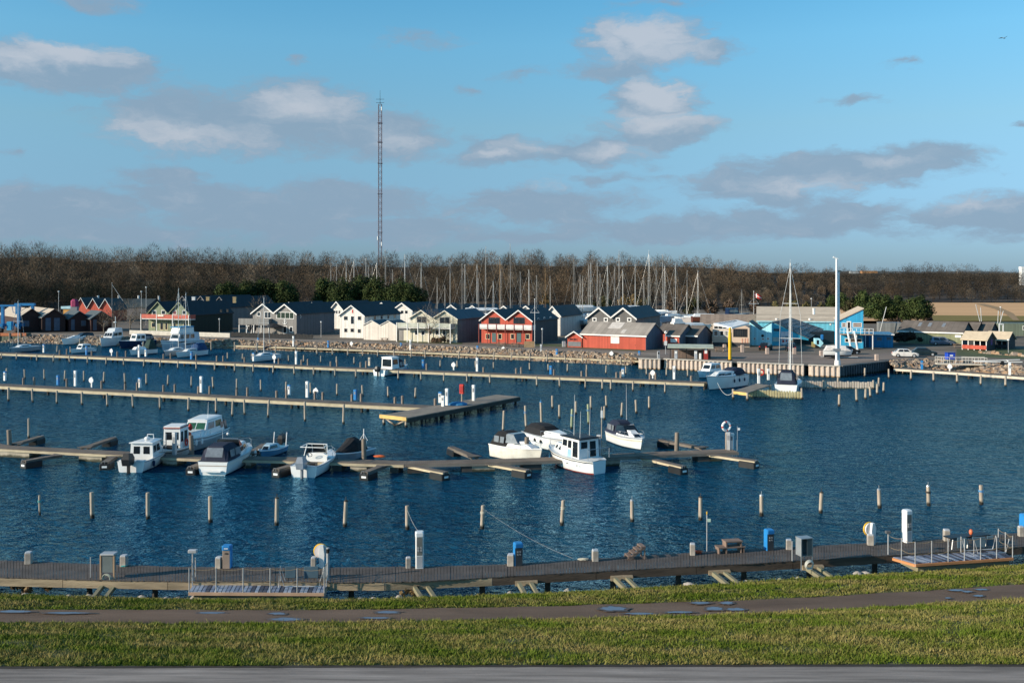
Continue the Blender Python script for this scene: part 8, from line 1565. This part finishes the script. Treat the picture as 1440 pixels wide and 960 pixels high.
# ================================================================ railed gangway platforms
M_PLB = mat('grey_blue_slats', (.17,.20,.27), .7, var=.3, scale=2, bump=.3)
def platform(label, corners, z, nposts, over, seed, frame_m, extra_posts=(), tub=True):
    c = [P(x, y, z) for x, y in corners]; o0 = c[0].copy(); t = thing('gangway_platform', label, 'platform', tuple(o0)); q = [v-o0 for v in c]; g = random.Random(seed); mb = MB(); n = int((q[1]-q[0]).length/.19)
    for k in range(n):
        a0, a1 = k/n, (k+.82)/n; u = [lerp(q[0],q[1],a0), lerp(q[0],q[1],a1), lerp(q[3],q[2],a1), lerp(q[3],q[2],a0)]; dz = g.uniform(-.01,.01); mb.m = g.randrange(3); mb.hexa([v+Vector((0,0,-.04)) for v in u], [v+Vector((0,0,dz)) for v in u])
    mb.obj('slats', [M_PLB, mat('dark_slats', (.06,.065,.09), .7), mat('pale_slats', (.27,.31,.38), .6)], t)
    mb = MB(); mb.bar(q[0]+Vector((0,-.04,-.1)), q[1]+Vector((0,-.04,-.1)), .08, .13); mb.bar(q[3]+Vector((0,0,-.12)), q[0]+Vector((0,0,-.12)), .08, .13); mb.bar(q[1]+Vector((0,0,-.12)), q[2]+Vector((0,0,-.12)), .08, .13); mb.obj('edge_frame', frame_m, t)
    mb = MB(); mb.bar(lerp(q[0],q[1],.03)+Vector((0,.2,-.36)), lerp(q[0],q[1],.97)+Vector((0,.2,-.36)), .22, .22); mb.obj('under_beam', M_BRACE, t)
    for k in range(4): mb = MB(); p = lerp(lerp(q[0],q[1],(k+.5)/4), lerp(q[3],q[2],(k+.5)/4), .5); mb.cyl(p.x,p.y,-2.6,-.1,.12,8); mb.obj('pile', M_DARKW, t)
    posts = [lerp(q[0],q[1],k/(nposts-1)) for k in range(nposts)]+[lerp(q[0],q[3],.5), q[3], lerp(q[1],q[2],.5), q[2]]
    for p in posts: mb = MB(); mb.cyl(p.x,p.y,-.2,1.1,.026,8); mb.obj('rail_post', M_GALV, t)
    mb = MB()
    seq = [q[3], lerp(q[0],q[3],.5)]+posts[:nposts]+[lerp(q[1],q[2],.5), q[2]]
    for a, b in zip(seq, seq[1:]):
        for zz in (1.08, .5): mb.tube([lerp(a,b,u)+Vector((0,0,zz-.09*4*u*(1-u))) for u in (0,.25,.5,.75,1)], .011, 5)
    mb.obj('rope_rail', mat('tan_rope', (.26,.20,.12), .9), t)
    # angled tubular ramp frame
    e = (q[1]-q[0]).normalized(); f = lerp(q[0],q[1],.66); mb = MB()
    for s in (.35, 1.1): y = (q[3]-q[0]).normalized()*s; mb.tube([f+y+Vector((0,0,.08)), f+y+Vector((0,0,.9)), f+y+e*.25+Vector((0,0,.15)), f+y+e*1.9+Vector((0,0,.15)), f+y+e*2.1+Vector((0,0,.85))], .03, 6)
    mb.obj('ramp_frame', M_GALV, t)
    for s, w in ((.2,.5),(1.1,.7),(2.0,.35)): p = f+e*s+(q[3]-q[0]).normalized()*1.5; mb = MB(); mb.cbox(p.x,p.x+w,p.y,p.y+.06,.2,.75,.02); mb.obj('acrylic_panel', mat('blue_grey_panel', (.07,.12,.16), .2), t)
    return t, o0, q
platform('railed gangway platform with blue grey slats and rope rails below the boardwalk at left', [(266,831),(456,832),(462,816.5),(275,815.5)], 1.12, 6, 0, 3, mat('pinkish_edge', (.42,.28,.19), .8))
p = P(271, 816, ZB); t = thing('card_reader', 'small grey box on a bent post at the left gangway corner', 'terminal', tuple(p)); mb = MB(); mb.cyl(0,0,-.2,1.35,.04,8); mb.obj('post', M_GALV, t); mb = MB(); mb.cbox(-.2,.22,-.12,.12,1.351,1.5,.03); mb.obj('box', M_GALV, t)
p = P(461, 815, ZB); t = thing('handrail_post', 'thick handrail post at the right end of the left gangway', 'post', tuple(p)); mb = MB(); mb.cyl(0,0,-.2,1.55,.07,8); mb.obj('post', M_GALV, t); mb = MB(); mb.cyl(0,0,1.3,1.5,.085,8); mb.obj('band', M_BLACK, t)
platform('railed gangway platform with an orange timber edge below the boardwalk at right', [(1287,791.5),(1424,782.5),(1404,771.5),(1249,780.5)], 1.2, 7, 0, 4, mat('orange_timber', (.50,.22,.09), .75))
p = P(1249, 779, ZB); t = thing('card_reader', 'small dark box on a post at the corner of the right gangway', 'terminal', tuple(p)); mb = MB(); mb.cyl(0,0,-.2,1.1,.035,8); mb.obj('post', M_GALV, t); mb = MB(); mb.cbox(-.15,.12,-.1,.1,1.101,1.24,.03); mb.obj('box', mat('dark_box', (.09,.1,.11)), t)
t = thing('table_frame', 'low dark trestle table standing on the boardwalk behind the right gangway', 'table', tuple(P(1360, 768, ZB)), .3); mb = MB(); mb.box(-1.3,1.3,-.3,.3,.56,.62); mb.obj('tabletop', M_BLACK, t)
for x in (-1.1,-.1,1.1):
    for sg in (-1,1): mb = MB(); mb.bar((x+.12*sg,.25*sg,0),(x,.2*sg,.56),.04,.04); mb.obj('leg', M_GALV, t)
mb = MB(); mb.ell((0,0,0),.11,.11,.16,10,6); o = mb.obj('buoy', mat('coral_float', (.65,.16,.07), .4), smooth=True); o.location = tuple(P(1365.5, 768, ZB)+Vector((0,0,.78))); tag(o, 'small coral red float on the dark trestle table', 'float')
# clean-up: view distance of every thing is real, nothing else to set
